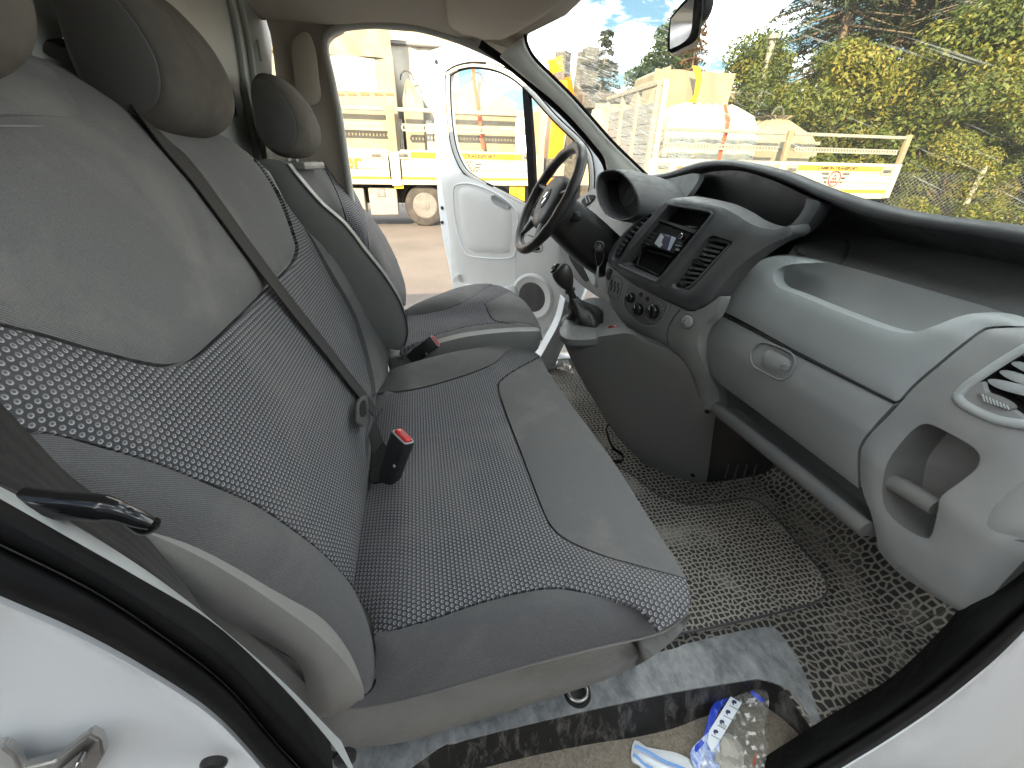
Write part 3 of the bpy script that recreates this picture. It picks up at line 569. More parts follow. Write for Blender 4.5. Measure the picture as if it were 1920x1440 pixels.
# step well under the doorway
panel('step_plate', [(540, 1490, 1), (640, 1385, 1), (900, 1300), (1240, 1222), (1290, 1206), (1430, 1176), (1465, 1192), (1505, 1255), (1532, 1330), (1556, 1400), (1600, 1490, 1), (1580, 1490, 1), (1548, 1400), (1512, 1335), (1477, 1292), (1430, 1274), (1390, 1277), (1230, 1304), (1000, 1355), (860, 1390), (820, 1403), (700, 1490, 1)], on_axis(2, .652), MAT['scuff'], van, .006, back=(0, 0, -1), grid=16, uv=uv_xy)
we = on_axis(2, .648)(cr([(600, 1530), (820, 1405), (860, 1392), (1000, 1357), (1230, 1306), (1390, 1279), (1430, 1276), (1474, 1293), (1510, 1336), (1546, 1400), (1585, 1500)], 14, False))
wl = on_axis(2, .558)(cr([(640, 1560), (860, 1460), (905, 1442), (1010, 1416), (1110, 1396), (1190, 1384), (1260, 1368), (1320, 1345), (1400, 1318), (1440, 1330), (1490, 1370), (1530, 1430), (1570, 1520)], 14, False))
def rsn(P, m):
    d = np.concatenate([[0], np.cumsum(np.linalg.norm(np.diff(P, axis=0), axis=1))]); q = np.linspace(0, d[-1], m); return np.stack([np.interp(q, d, P[:, k]) for k in range(3)], 1)
we = rsn(we, 60); wl = rsn(wl, 60)
loft('step_riser', [we, (we+wl)/2+np.array([0, -.002, 0]), wl], MAT['scuff_wall'], van, cap=False, closed=False, auto=180)
mesh('step_floor', [(-.3, .205, .560), (.72, .205, .560), (.72, .55, .560), (-.3, .55, .560)], [(0, 1, 2, 3)], MAT['sand'], van)
rbox('door_sill', (.25, .10, .42), (1.6, .12, .10), MAT['white'], van, bev=.02)
rbox('sill_seal', (.30, .155, .50), (1.3, .03, .035), MAT['rubber'], van, bev=.012)
# shallow pressed panel in the riser
pr = on_axis(1, .405)
# the near rear door post: white paint, rubber seals, grey trim
def band(name, curves, mat, step=16):
    cs = [hit(cr(c_, step, False)) for c_, hit in curves]; n = min(len(c_) for c_ in cs)
    def rs(P, m):
        d = np.concatenate([[0], np.cumsum(np.linalg.norm(np.diff(P, axis=0), axis=1))]); q = np.linspace(0, d[-1], m)
        return np.stack([np.interp(q, d, P[:, k]) for k in range(3)], 1)
    return loft(name, [rs(c_, 40) for c_ in cs], mat, van, cap=False, closed=False, auto=180)
Y = lambda v: on_axis(1, v)
W0 = [(-90, 1092), (0, 1130), (150, 1195), (280, 1265), (400, 1345), (490, 1440), (540, 1510)]
M0 = [(-90, 978), (0, 1020), (180, 1110), (330, 1210), (430, 1290), (500, 1370), (575, 1445), (630, 1510)]
T0 = [(-90, 885), (0, 935), (120, 1003), (260, 1083), (400, 1168), (520, 1278), (620, 1392), (690, 1500)]
T1 = [(-90, 862), (0, 912), (140, 985), (260, 1060), (350, 1125), (430, 1190), (530, 1278), (640, 1390), (700, 1500)]
mid = lambda a, b, k=.5: [tuple(np.array(p)*(1-k)+np.array(q)*k) for p, q in zip(a, b)]
M0r = [(-90, 978), (0, 1020), (180, 1110), (330, 1210), (430, 1290), (520, 1395), (630, 1510)]
band('door_seal', [(W0, Y(.205)), (mid(W0, M0r, .25), Y(.182)), (mid(W0, M0r, .75), Y(.180)), (M0r, Y(.204))], MAT['rubber'])
band('door_seal', [(mid(M0r, M0r), Y(.203)), (mid(M0r, T0, .06), Y(.190)), (mid(M0r, T0[:7] if len(T0) > 7 else T0, .5), Y(.186)), ([(p[0], p[1]) for p in T0[:7]], Y(.222))], MAT['rubber'])
sl_ = Y(.2015)(cr(M0r, 14, False)); tube('seal_lip', sl_, .0014, MAT['vinyl'], van, 5)
band('post_trim', [([p for p in T0], Y(.224)), ([p for p in T1[:-1]], Y(.235)), ([(p[0], p[1]) for p in T1[:-1]], Y(.262))], MAT['grey_lt'])
panel('white_post', [(-90, 1096, 1), (0, 1132), (150, 1197), (280, 1267), (400, 1347), (490, 1442), (540, 1510, 1), (-90, 1510, 1)], on_field(lambda P: (.190+.25*np.clip(-.12-P[:, 0]-.35*(1.3-P[:, 2])*0, 0, 1)**2*0) - P[:, 1]), MAT['white'], van, .02, back=(0, 1, 0), puff=-.012, pw=.012, grid=24, uv=uv_xz)
c_ = Y(.186)
striker = thing('door_striker', 'bare metal door striker bolted to the white door post', 'striker', tuple(at(100, 1410, 1, .19)))
prism('mount_plate', c_([(-60, 1450), (-20, 1408), (5, 1402), (28, 1420), (40, 1445), (100, 1430), (165, 1378), (188, 1390), (194, 1418), (160, 1475), (60, 1530), (-60, 1530)])[::-1], (0, .007, 0), MAT['steel'], striker, bev=.0015)
prism('catch_lip', (c_([(70, 1490), (118, 1432), (165, 1392), (172, 1402), (150, 1440), (110, 1490)])-np.array([0, .011, 0]))[::-1], (0, .009, 0), MAT['steel'], striker, bev=.002)
lathe('grommet', [(0, -.004), (.007, -.003), (.0095, 0), (.0095, .002)], at(400, 1434, 1, .1885), (0, 1, 0), MAT['black'], van, 18)
# the near front door post / sill: white paint and rubber
Wr = [(2000, 1105), (1920, 1187), (1856, 1249), (1762, 1324), (1669, 1387), (1582, 1440), (1500, 1490)]
Mr = [(2000, 1060), (1920, 1140), (1850, 1205), (1750, 1288), (1650, 1358), (1560, 1415), (1470, 1470)]
Tr = [(2000, 1000), (1920, 1082), (1822, 1157), (1785, 1200), (1687, 1294), (1556, 1376), (1440, 1450)]
band('door_seal', [(Wr, Y(.212)), (mid(Wr, Mr, .3), Y(.195)), (mid(Wr, Mr, .8), Y(.195)), (Mr, Y(.214))], MAT['rubber'])
band('door_seal', [(Mr, Y(.213)), (mid(Mr, Tr, .4), Y(.203)), (Tr, Y(.235)), ([(p[0]-14, p[1]-26) for p in Tr], Y(.27))], MAT['rubber'])
panel('white_sill', [(2000, 1107, 1), (1920, 1189), (1856, 1251), (1762, 1326), (1669, 1389), (1582, 1442), (1500, 1492, 1), (1500, 1560, 1), (2000, 1560, 1)], Y(.205), MAT['white'], van, .02, back=(0, 1, 0), puff=-.01, pw=.012, grid=26, uv=uv_xz)
# far side: rear pillar trim, header, front pillar, sill
AP = [(612, 92), (617, 68), (640, 54), (700, 47), (770, 51), (840, 69), (910, 98), (960, 126), (1005, 161), (1060, 211), (1110, 266), (1140, 312), (1136, 400), (1118, 480), (1085, 570), (1062, 606), (1035, 648), (985, 700), (900, 745), (780, 760), (720, 700), (680, 520), (655, 345), (640, 240), (625, 160)]
FY = 1.96
panel('pillar_trim', [(498, -30, 1), (498, 30), (508, 70), (518, 150), (522, 200), (500, 330), (520, 600, 1), (700, 640, 1), (680, 520), (655, 345), (640, 240), (625, 160), (611, 92), (616, 68), (640, 53, 1), (660, -30, 1)], Y(FY), MAT['lining'], van, .07, back=(0, 1, 0), puff=-.03, pw=.03, grid=14)
panel('belt_guide_cover', [(548, 80), (575, 60), (590, 95), (597, 150), (600, 180), (588, 195), (560, 190), (552, 140)], Y(FY-.015), MAT['lining'], van, .02, back=(0, 1, 0), puff=.008, pw=.02, grid=9)
tube('door_seal', Y(FY+.012)(cr([(690, 600), (668, 440), (652, 330), (638, 232), (622, 150), (609, 92), (614, 66), (640, 51), (700, 45), (770, 49), (840, 67), (910, 96), (960, 124), (1006, 160), (1062, 211), (1112, 266), (1142, 312)], 10, False)), .014, MAT['trim'], van, 8)
panel('front_pillar', [(985, 66, 1), (990, 90), (1003, 112), (1030, 140), (1070, 180), (1110, 225), (1150, 270), (1212, 330, 1), (1175, 345), (1144, 322), (1132, 290), (1082, 230), (1042, 190), (1012, 165), (975, 135), (938, 104, 1), (958, 85)], Y(1.88), MAT['trim'], van, .07, back=(0.2, 1, 0), puff=.02, pw=.03, grid=9)
tube('door_seal', Y(1.93)(cr([(900, 82), (960, 126), (1008, 168), (1062, 218), (1112, 274), (1138, 318), (1146, 400)], 10, False)), .014, MAT['rubber'], van, 8)
tube('windshield_seal', Y(1.86)(cr([(984, 40), (985, 68), (991, 90), (1005, 112), (1032, 139), (1072, 179), (1112, 224), (1152, 269), (1215, 330)], 10, False)), .006, MAT['rubber'], van, 6)
panel('door_sill_far', [(1060, 560, 1), (1078, 600), (1060, 640), (1040, 690), (1030, 760, 1), (900, 780, 1), (960, 720), (1005, 680), (1030, 640), (1050, 600)], Y(1.93), MAT['white'], van, .08, back=(0, 1, 0), puff=.012, pw=.03, grid=10).name = 'door_sill'
rbox('door_sill', (.1, 2.0, .62), (1.7, .09, .14), MAT['white'], van, bev=.03)
rbox('door_post', (1.0, 2.0, 1.05), (.16, .10, .95), MAT['white'], van, bev=.03)
# roof
ys = [(1.975, 2.035), (1.95, 2.06), (1.88, 2.085), (1.7, 2.10), (1.1, 2.105), (.5, 2.10), (.32, 2.085), (.24, 2.06), (.21, 2.03)]
def roofring(x, dz=0, k=1): return np.array([(x + (0 if abs(y-1.1) < .7 else -.05*k), y, z+dz) for y, z in ys])
loft('roof_lining', [roofring(-.56), roofring(-.2), roofring(.1), roofring(.33, -.005), roofring(.46, -.03), roofring(.515, -.055, 1.6), roofring(.53, -.05, 1.6)], MAT['lining'], van, cap=False, closed=False, auto=180, uv=lambda V: V[:, :2])
panel('roof_side_lining', [(430, -60, 1), (470, 10), (500, 35), (560, 40), (625, 46), (700, 42), (770, 46), (840, 64), (910, 93), (975, 140, 1), (985, 66, 1), (1070, -60, 1)], on_field(lambda P: 2.085-.30*np.clip(P[:, 1]-1.70, 0, 1)**1.2-.04*sstep(.33, .5, P[:, 0]) - P[:, 2]), MAT['lining'], van, .01, grid=14, uv=uv_xy)
panel('bulkhead', [(300, -80, 1), (508, -80, 1), (512, 330, 1), (540, 700, 1), (60, 700, 1), (60, -80, 1)], on_axis(0, -.465), MAT['bulk'], van, .01, back=(-1, 0, 0), holes=[[(84, 78), (100, 72), (150, 72), (176, 84), (176, 125), (150, 132), (100, 110), (80, 95)]], grid=30)
for k, (x0, x1) in enumerate(((452, 478), (470, 492))):
    tube('bulkhead_rib', on_axis(0, -.461)(cr([(x0-40, -60), (x0-18, 20), (x0-4, 90), (x0+8, 180), (x1+4, 300), (x1+20, 420)], 14, False)), .012, MAT['bulk'], van, 8)
for q in ([(438, 40), (444, 75), (452, 105), (458, 125)], [(482, 75), (486, 98), (489, 114)]): tube('bulkhead_dent', on_axis(0, -.463)(cr(q, 6, False)), .004, MAT['bulk'], van, 6)
panel('bulkhead_vent', [(428, 190, 1), (440, 190, 1), (446, 218, 1), (430, 220, 1)], on_axis(0, -.462), MAT['black'], van, .004, grid=6)
# outer body (behind and in front of what is seen, so that light falls as in a closed van)
rbox('roof_skin', (-1.9, 1.1, 2.15), (4.9, 1.86, .05), MAT['white'], van, bev=.02)
rbox('cargo_side', (-2.5, .16, 1.22), (4.1, .05, 1.8), MAT['white'], van, bev=.02)
for (xa, xb, za, zb) in ((-4.45, -1.62, .32, 2.12), (-.92, -.60, .32, 2.12), (-1.618, -.922, .32, 1.45), (-1.618, -.922, 2.0, 2.12)): rbox('cargo_side', ((xa+xb)/2, 2.03, (za+zb)/2), (xb-xa, .05, zb-za), MAT['white'], van, bev=.01)
rbox('rear_door', (-4.4, 1.1, 1.22), (.06, 1.8, 1.7), MAT['white'], van, bev=.02)
rbox('underbody', (-1.2, 1.1, .52), (6.4, 1.76, .06), MAT['black'], van, bev=.01)
rbox('bonnet', (1.62, 1.1, .93), (.75, 1.75, .62), MAT['white'], van, bev=.12, seg=4)
# windshield, curved across
def wind(y, s):   # s: 0 header .. 1 cowl
    cx = .20*(1-((y-1.1)/.9)**2)
    x = .40 + .82*s + cx; z = 2.045 - .66*s - .03*s*(1-s)*-2
    return (x, y, z)
WV = []; WF = []; WU = []; ny, ns = 34, 24
for j in range(ny):
    y = .235 + j/(ny-1)*1.66
    for i in range(ns):
        s = i/(ns-1); WV.append(wind(y, s)); WU.append((y, (1-s)*1.05))
for j in range(ny-1):
    for i in range(ns-1): WF.append((j*ns+i, j*ns+i+1, (j+1)*ns+i+1, (j+1)*ns+i))
mesh('windshield', WV, WF, MAT['wind'], van, uv=np.array(WU))
# sun visor and its pad
vis = thing('sun_visor', 'brown-grey padded sun visor folded up against the roof', 'sun visor', tuple(at(940, 40, 1, 1.6)))
panel('visor_pad', [(846, -60), (838, 0), (840, 38), (852, 58), (880, 68), (915, 74), (940, 74), (958, 66), (985, 52), (1030, 22), (1075, -12), (1110, -60)], on_plane((.3, 1.6, 1.985), (-.22, .10, -1)), MAT['lining'], vis, .018, back=(0, 0, 1), puff=.012, pw=.02, grid=10)
# rear-view mirror
mir = thing('rear_view_mirror', 'black interior rear-view mirror hanging from the windshield header', 'mirror', tuple(at(1285, 20, 1, 1.05)))
mpz = on_plane((.60, 1.08, 1.86), (-.78, -.58, -.08))
panel('mirror_glass', [(1257, 92, 1), (1258, 45), (1264, 30), (1290, 2), (1302, -10), (1300, 20), (1297, 55), (1290, 72), (1275, 84)], mpz, MAT['chrome'], mir, .004, back=(.5, .8, 0), grid=8, lift=.002)
panel('housing', [(1254, 97), (1255, 42), (1262, 26), (1290, -6), (1305, -18), (1318, -18), (1310, 60), (1302, 78), (1285, 88)], mpz, MAT['gloss'], mir, .035, back=(.62, .76, 0), puff=.001, pw=.004, grid=8)
panel('bracket_cover', [(1310, -20), (1335, -20), (1338, 5), (1328, 30), (1312, 44), (1306, 20)], on_plane((.66, 1.10, 1.9), (-.5, -.8, .1)), MAT['black'], mir, .03, back=(.5, .8, 0), puff=.01, pw=.015, grid=6)
tube('stem', [at(1322, 0, 1, 1.10), at(1322, -40, 1, 1.12)], .012, MAT['black'], mir, 8)

# near front pillar, door post and wing (outside the frame, they close the body)
tube('windshield_pillar', cr3([(.42, .225, 2.06), (.66, .215, 1.90), (.98, .205, 1.64), (1.28, .20, 1.38)], .05), .045, MAT['white'], van, 10)
tube('door_post', cr3([(1.30, .27, 1.42), (1.28, .27, 1.20), (1.27, .27, .85), (1.25, .27, .55)], .05), .05, MAT['white'], van, 10)
rbox('wing', (1.80, .34, .86), (.95, .18, .62), MAT['white'], van, bev=.07, seg=3)
rbox('rear_post', (-.40, .165, 1.25), (.12, .05, 1.65), MAT['white'], van, bev=.02)
rbox('toe_board', (1.24, .62, .86), (.03, .74, .46), MAT['black'], van, bev=.01)
# ------------------------------------------------------------------ dashboard
dash = thing('dashboard', 'grey and charcoal plastic dashboard running across the cab under the windshield', 'dashboard', (.9, 1.1, .65))
DZ = np.array([.98, 1.03, 1.08, 1.14, 1.19, 1.255, 1.33, 1.38, 1.415, 1.44, 1.46]); DX = np.array([.84, .818, .800, .789, .789, .815, .836, .852, .880, .94, 1.05])
Dx = lambda z: np.interp(z, DZ, DX)
H_D = on_field(lambda P: Dx(P[:, 2])-P[:, 0])
H_Do = lambda off: on_field(lambda P: Dx(P[:, 2])+off-P[:, 0])
# dark body behind everything
bp_ = [(.93, .98), (.90, 1.1), (.91, 1.25), (.95, 1.36), (1.05, 1.40), (1.20, 1.42), (1.24, 1.2), (1.2, .98)]
loft('dash_core', [np.array([(x, y, z) for x, z in bp_]) for y in (.26, .6, 1.0, 1.4, 1.90)], MAT['black'], dash)
lid = panel('glove_box_lid', [(1345, 588, 1), (1676, 758, 1), (1655, 780), (1630, 808), (1613, 833), (1608, 858), (1609, 915, 1), (1560, 878), (1467, 807), (1407, 762), (1347, 717), (1325, 690), (1312, 660), (1310, 635), (1320, 615)], H_D, MAT['grey'], dash, .03, back=(1, 0, 0), puff=.006, pw=.012, grid=12)
up = panel('upper_lid', [(1343, 577, 1), (1352, 563), (1367, 543), (1397, 507), (1415, 494), (1437, 484), (1462, 480), (1493, 484), (1530, 493, 1), (1500, 494), (1472, 498), (1455, 508), (1450, 522), (1460, 538), (1500, 554), (1560, 579), (1640, 610), (1685, 623), (1715, 623), (1755, 610), (1800, 593), (1840, 587), (1885, 594), (1925, 611, 1), (1863, 612), (1838, 619), (1800, 647), (1760, 680), (1713, 720), (1684, 751), (1672, 749, 1), (1500, 661), (1400, 606)], H_D, MAT['grey_lt'], dash, .03, back=(1, 0, 0), puff=.006, pw=.012, grid=12)
# hollow behind the lid's curved rim, tray floor and the dark shelf under the brow
panel('scoop', [(1440, 488), (1462, 478), (1500, 480), (1540, 488), (1640, 515), (1760, 550), (1860, 580), (1900, 600), (1800, 610), (1700, 640), (1560, 600), (1450, 560), (1430, 520)], on_field(lambda P: np.maximum(.885+ (P[:, 2]-1.33)*.95, 0*P[:, 0])-P[:, 0]), MAT['grey'], dash, .004, back=(1, 0, 0), grid=12, puff=-.012, pw=.03)
panel('tray_floor', [(1470, 486, 1), (1500, 455), (1560, 425), (1586, 420), (1700, 440), (1920, 490), (1990, 510, 1), (1990, 640, 1), (1900, 612), (1850, 590), (1640, 520), (1540, 492)], on_field(lambda P: (.965+(P[:, 2]-1.405)*2.2)-P[:, 0]), MAT['tray'], dash, .004, back=(1, 0, 0), grid=14)
panel('tray_pocket', [(1487, 468), (1500, 455), (1530, 448), (1570, 446), (1590, 452), (1588, 475), (1575, 494), (1560, 497), (1520, 487)], on_field(lambda P: (.958+(P[:, 2]-1.405)*2.2)-P[:, 0]), MAT['char'], dash, .004, back=(1, 0, 0), grid=9, puff=-.008, pw=.012)
BT = [(1196, 329), (1222, 328), (1256, 322), (1286, 311), (1320, 302), (1350, 300), (1380, 302), (1425, 311), (1481, 326), (1537, 349), (1612, 375), (1687, 394), (1762, 407), (1837, 416), (1920, 428), (2010, 442)]
BL = [(1196, 339), (1237, 336), (1275, 326), (1312, 315), (1350, 311), (1387, 315), (1432, 326), (1492, 349), (1537, 371), (1612, 401), (1668, 413), (1725, 424), (1780, 433), (1837, 442), (1920, 457), (2010, 474)]
def rs3(P, m):
    d = np.concatenate([[0], np.cumsum(np.linalg.norm(np.diff(P, axis=0), axis=1))]); q = np.linspace(0, d[-1], m); return np.stack([np.interp(q, d, P[:, k]) for k in range(3)], 1)
bt = rs3(on_axis(0, .965)(cr(BT, 8, False)), 80); bl = rs3(on_axis(0, .955)(cr(BL, 8, False)), 80)
bf = bt.copy(); bf[:, 0] = 1.30; bf[:, 2] = 1.44+(bf[:, 2]-1.55)*.3
bm1 = (bt*2+bl)/3+np.array([-.006, 0, 0]); bm2 = (bt+bl*2)/3+np.array([-.005, 0, 0])
bu = bl.copy(); bu[:, 0] = 1.10; bu[:, 2] -= .05; bu2 = bu.copy(); bu2[:, 0] = 1.16; bu2[:, 2] = 1.40
loft('brow', [bf, (bf+bt)/2+np.array([0, 0, .012]), bt+np.array([.02, 0, .0015]), bt, bm1, bm2, bl, bl+np.array([.02, 0, -.004]), bu, bu2], MAT['char'], dash, cap=False, closed=False, auto=180)
# ---- centre stack, angled to the driver
SZ = np.array([1.02, 1.10, 1.16, 1.22, 1.30, 1.33, 1.42, 1.52, 1.56]); SX = np.array([.70, .665, .645, .637, .640, .652, .700, .765, .85])
def Sx(P): return np.interp(P[:, 2], SZ, SX) + .27*(1.32-P[:, 1]) + .35*np.clip(1.0-P[:, 1], 0, 1)
H_S = on_field(lambda P: Sx(P)-P[:, 0]); H_So = lambda off: on_field(lambda P: Sx(P)+off-P[:, 0])
q5 = lambda L_: [(p[0]/5.143+1120, p[1]/5.143+360, *p[2:]) for p in L_]
bay = q5([(690, 122, 1), (1088, 192), (1104, 216), (590, 850), (566, 868), (240, 722), (207, 690, 1)])
vr = q5([(1115, 420), (1180, 440), (1285, 470), (1290, 510), (1200, 610), (1080, 750), (960, 880), (880, 950), (830, 950), (735, 925), (722, 895), (745, 850), (830, 730), (950, 575), (1050, 455)])
vl = q5([(150, 655), (132, 640), (170, 560), (250, 425), (340, 325), (430, 252), (500, 214), (532, 210), (505, 250), (440, 315), (340, 440), (265, 560), (210, 645), (180, 662)])
st_out = [(1140, 484), (1150, 461), (1174, 432), (1194, 415), (1212, 403), (1229, 396), (1244, 384), (1256, 375), (1272, 371), (1296, 374), (1328, 381), (1352, 388), (1380, 402), (1405, 418), (1432, 428), (1457, 430), (1480, 424), (1484, 440), (1445, 458), (1416, 476), (1387, 499), (1357, 531), (1334, 563), (1312, 577), (1293, 581), (1276, 574), (1250, 563), (1212, 543), (1182, 528), (1159, 508), (1144, 496)]
stack = panel('centre_stack', st_out, H_So(-.004), MAT['char'], dash, .05, back=(1, 0, .1), puff=.006, pw=.02, grid=8, step=5, holes=[bay, vr, vl])
fr = H_So(-.012)(cr(bay, 5)); tube('bay_frame', fr, .0035, MAT['char'], dash, 6, closed=True)
# radio bay: inner walls, radio, shelf, pockets
b0 = H_So(-.004)(cr(bay, 6)); nn = np.array([1, .18, -.30]); nn = nn/np.linalg.norm(nn)
loft('bay_wall', [b0, b0+nn*.045], MAT['char'], dash, cap=False, auto=40)
loft('bay_back', [b0+nn*.044, (b0-b0.mean(0))*.02+b0.mean(0)+nn*.0445], MAT['hole'], dash, cap=True, auto=40)
c0 = H_So(.028)
def qpanel(name, pts, hit, mat, parent, th=.004, **k): return panel(name, [(*p, 1) for p in q5(pts)], hit, mat, parent, th, back=tuple(nn), grid=k.pop('grid', 6), step=5, **k)
radio = qpanel('radio', [(548, 288), (905, 405), (735, 590), (437, 492)], H_So(.018), MAT['black'], dash, .02)
def scr_mat():
    m, t, b = base_mat('radio_screen', (.05, .055, .07), .12, 0, .6)
    tc = N(t, 'ShaderNodeTexCoord'); n1 = N(t, 'ShaderNodeTexNoise', in_={'Scale': 55, 'Detail': 2}); L(t, tc.outputs['Object'], n1.inputs['Vector'])
    c = N(t, 'ShaderNodeValToRGB'); c.color_ramp.interpolation = 'CONSTANT'; c.color_ramp.elements[0].color = (.14, .13, .17, 1); c.color_ramp.elements[1].position = .52; c.color_ramp.elements[1].color = (.55, .57, .62, 1); L(t, n1.outputs['Fac'], c.inputs[0]); L(t, c.outputs[0], b.inputs['Base Color']); return m
qpanel('screen', [(610, 388), (762, 440), (700, 566), (545, 505)], H_So(.0165), base_mat('radio_screen', (.10, .095, .14), .15, 0, .6)[0], radio, .002)
qpanel('screen_film', [(612, 398), (640, 430), (618, 480), (628, 510), (600, 538), (550, 495), (575, 455)], H_So(.0158), base_mat('clouded_film', (.62, .66, .68), .4)[0], radio, .001)
qpanel('screen_film', [(715, 425), (760, 442), (700, 562), (675, 560)], H_So(.0158), base_mat('clouded_film', (.50, .56, .66), .4)[0], radio, .001)
for (kx, ky) in ((520, 335), (828, 435)):
    p_ = H_So(.016)(q5([(kx, ky)]))[0]; lathe('knob', [(.0085, 0), (.0085, .010), (.007, .013), (0, .0135)], p_, -nn, MAT['black'], radio, 18); lathe('knob_ring', [(.0088, .009), (.0088, .012), (.0072, .0135), (.0062, .0130)], p_, -nn, MAT['chrome'], radio, 18)
for i in range(4):
    for j in range(2):
        x0, y0 = 520-26*i, 378+33*i; qpanel('button', [(x0+j*34, y0+j*12), (x0+j*34+26, y0+j*12+9), (x0+j*34+14, y0+j*12+26), (x0+j*34-12, y0+j*12+17)], H_So(.0160), MAT['char'], radio, .003, puff=.001, pw=.002)
for j in range(4): qpanel('button', [(768+j*24-(j//2)*30, 470+j*6+(j//2)*6), (790+j*24-(j//2)*30, 478+j*6+(j//2)*6), (780+j*24-(j//2)*30, 494+j*6+(j//2)*6), (756+j*24-(j//2)*30, 486+j*6+(j//2)*6)], H_So(.0160), MAT['char'], radio, .003)
qpanel('button_bar', [(752, 506), (815, 524), (812, 529), (749, 511)], H_So(.0160), base_mat('white_print', (.75, .75, .75), .5)[0], radio, .001)
qpanel('usb_socket', [(760, 540), (796, 550), (784, 572), (750, 562)], H_So(.0160), MAT['steel'], radio, .001)
qpanel('shelf', [(570, 265), (600, 262), (965, 365), (930, 392), (900, 388)], H_So(.010), MAT['char'], dash, .02)
qpanel('shelf_lip', [(840, 320), (975, 335), (965, 362), (935, 358)], H_So(.008), MAT['gloss'], dash, .006)
lp = q5([(436, 545), (722, 632), (590, 806), (385, 708)]); l3 = H_So(.030)([p[:2] for p in lp]); tube('pocket_frame', l3, .004, MAT['black'], dash, 6, closed=True)
# right vent
v0 = H_So(.0)(cr(vr, 6)); loft('vent_wall', [v0, v0+nn*.035], MAT['char'], dash, cap=False, auto=50)
loft('vent_back', [v0+nn*.034, (v0-v0.mean(0))*.02+v0.mean(0)+nn*.0345], MAT['hole'], dash)
gr = q5([(1120, 462), (1200, 470), (1285, 500), (1270, 530), (1100, 710), (960, 860), (870, 935), (820, 940), (740, 922), (733, 895), (790, 790), (900, 650), (1040, 485)])
tube('vent_frame', H_So(.012)(cr(gr, 6)), .0055, MAT['char'], dash, 8, closed=True)
La = np.array([(1065, 500), (735, 905)], float); Ra = np.array([(1215, 530), (880, 905)], float)
for i in range(9):
    k = (i+.4)/9.0; a = La[0]*(1-k)+La[1]*k; b = Ra[0]*(1-k)+Ra[1]*k; sag = 22*math.sin(k*3.1)
    a = a-np.array([sag, sag*.6]); 
    qpanel('vent_slat', [(a[0], a[1]), (a[0]+24, a[1]-22), (b[0]+22, b[1]-16), (b[0], b[1]+4)], H_So(.014), MAT['char'], dash, .004, puff=.002, pw=.003)
qpanel('vent_slider', [(915, 660), (935, 645), (1030, 685), (1015, 705), (960, 690)], H_So(.008), MAT['black'], dash, .01, puff=.003, pw=.004)
qpanel('vent_thumbwheel', [(762, 885), (785, 870), (845, 895), (840, 925), (810, 920)], H_So(.006), MAT['black'], dash, .01, puff=.004, pw=.006)
# left vent
v0 = H_So(.0)(cr(vl, 6)); loft('vent_back', [v0, v0+nn*.02, (v0-v0.mean(0))*.02+v0.mean(0)+nn*.0205], MAT['hole'], dash, cap0=False)
for i in range(9):
    k = (i+.6)/10; a = np.array([500-350*k-60*math.sin(k*3.1), 222+400*k]); qpanel('vent_slat', [(a[0]-8, a[1]+6), (a[0], a[1]-6), (a[0]+58-12*k, a[1]+22), (a[0]+50-12*k, a[1]+38)], H_So(.003), MAT['char'], dash, .004)
# ---- grey centre panel below the stack
panel('centre_panel', [(1138, 492, 1), (1160, 511), (1182, 530), (1212, 545), (1250, 565), (1276, 577), (1293, 584), (1314, 579), (1336, 566), (1352, 556), (1338, 592), (1318, 612), (1308, 640), (1312, 665), (1330, 705), (1348, 735), (1345, 770, 1), (1322, 768), (1308, 735), (1290, 690), (1262, 660), (1225, 646), (1200, 632), (1170, 606), (1148, 575), (1138, 545), (1135, 515)], H_S, MAT['grey'], dash, .03, back=(1, 0, 0), puff=.004, pw=.01, grid=9, step=6)
panel('climate_panel', q5([(306, 872), (420, 935), (550, 1005), (690, 1072), (660, 1160), (610, 1245), (550, 1280), (470, 1290), (390, 1250), (310, 1175), (262, 1110), (252, 1050), (275, 950)]), H_So(-.006), MAT['grey_low'], dash, .006, back=(1, 0, 0), puff=.002, pw=.004, grid=7, step=5)
tube('panel_edge', H_So(-.0075)(cr(q5([(310, 872), (275, 950), (252, 1050), (262, 1110), (310, 1178), (390, 1252), (470, 1292), (550, 1284), (612, 1248), (664, 1160), (692, 1074)]), 5, False)), .0014, MAT['grey_lt'], dash, 5)
for (kx, ky, r) in ((330, 1020, .0155), (402, 1132, .0185), (545, 1155, .0205)):
    p_ = H_So(-.008)(q5([(kx, ky)]))[0]; kn = lathe('heater_knob', [(r*1.12, 0), (r*1.12, .003), (r, .004), (r*.96, .012), (r*.85, .0145), (0, .015)], p_, (-1, -.25, .12), MAT['gloss'], dash, 26)
    R3 = rot_to((-1, -.25, .12), (0, 0.3, 1)); rbox('knob_grip', Vector(p_)+R3 @ Vector((0, 0, .015)), (r*1.7, r*.42, .009), MAT['gloss'], kn, rot=R3, bev=.0025)
    rbox('knob_pointer', Vector(p_)+R3 @ Vector((r*.55, 0, .0202)), (r*.5, .0014, .001), base_mat('white_print', (.8, .8, .8), .5)[0], kn, rot=R3, bev=0)
for (kx, ky, mt) in ((425, 990, 'gloss'), (490, 1030, 'gloss')):
    p_ = H_So(-.006)(q5([(kx, ky)]))[0]; lathe('push_button', [(.0075, 0), (.0075, .003), (.0055, .0055), (0, .006)], p_, (-1, -.25, .12), MAT[mt], dash, 16)
wp = base_mat('white_print', (.62, .62, .60), .6)[0]
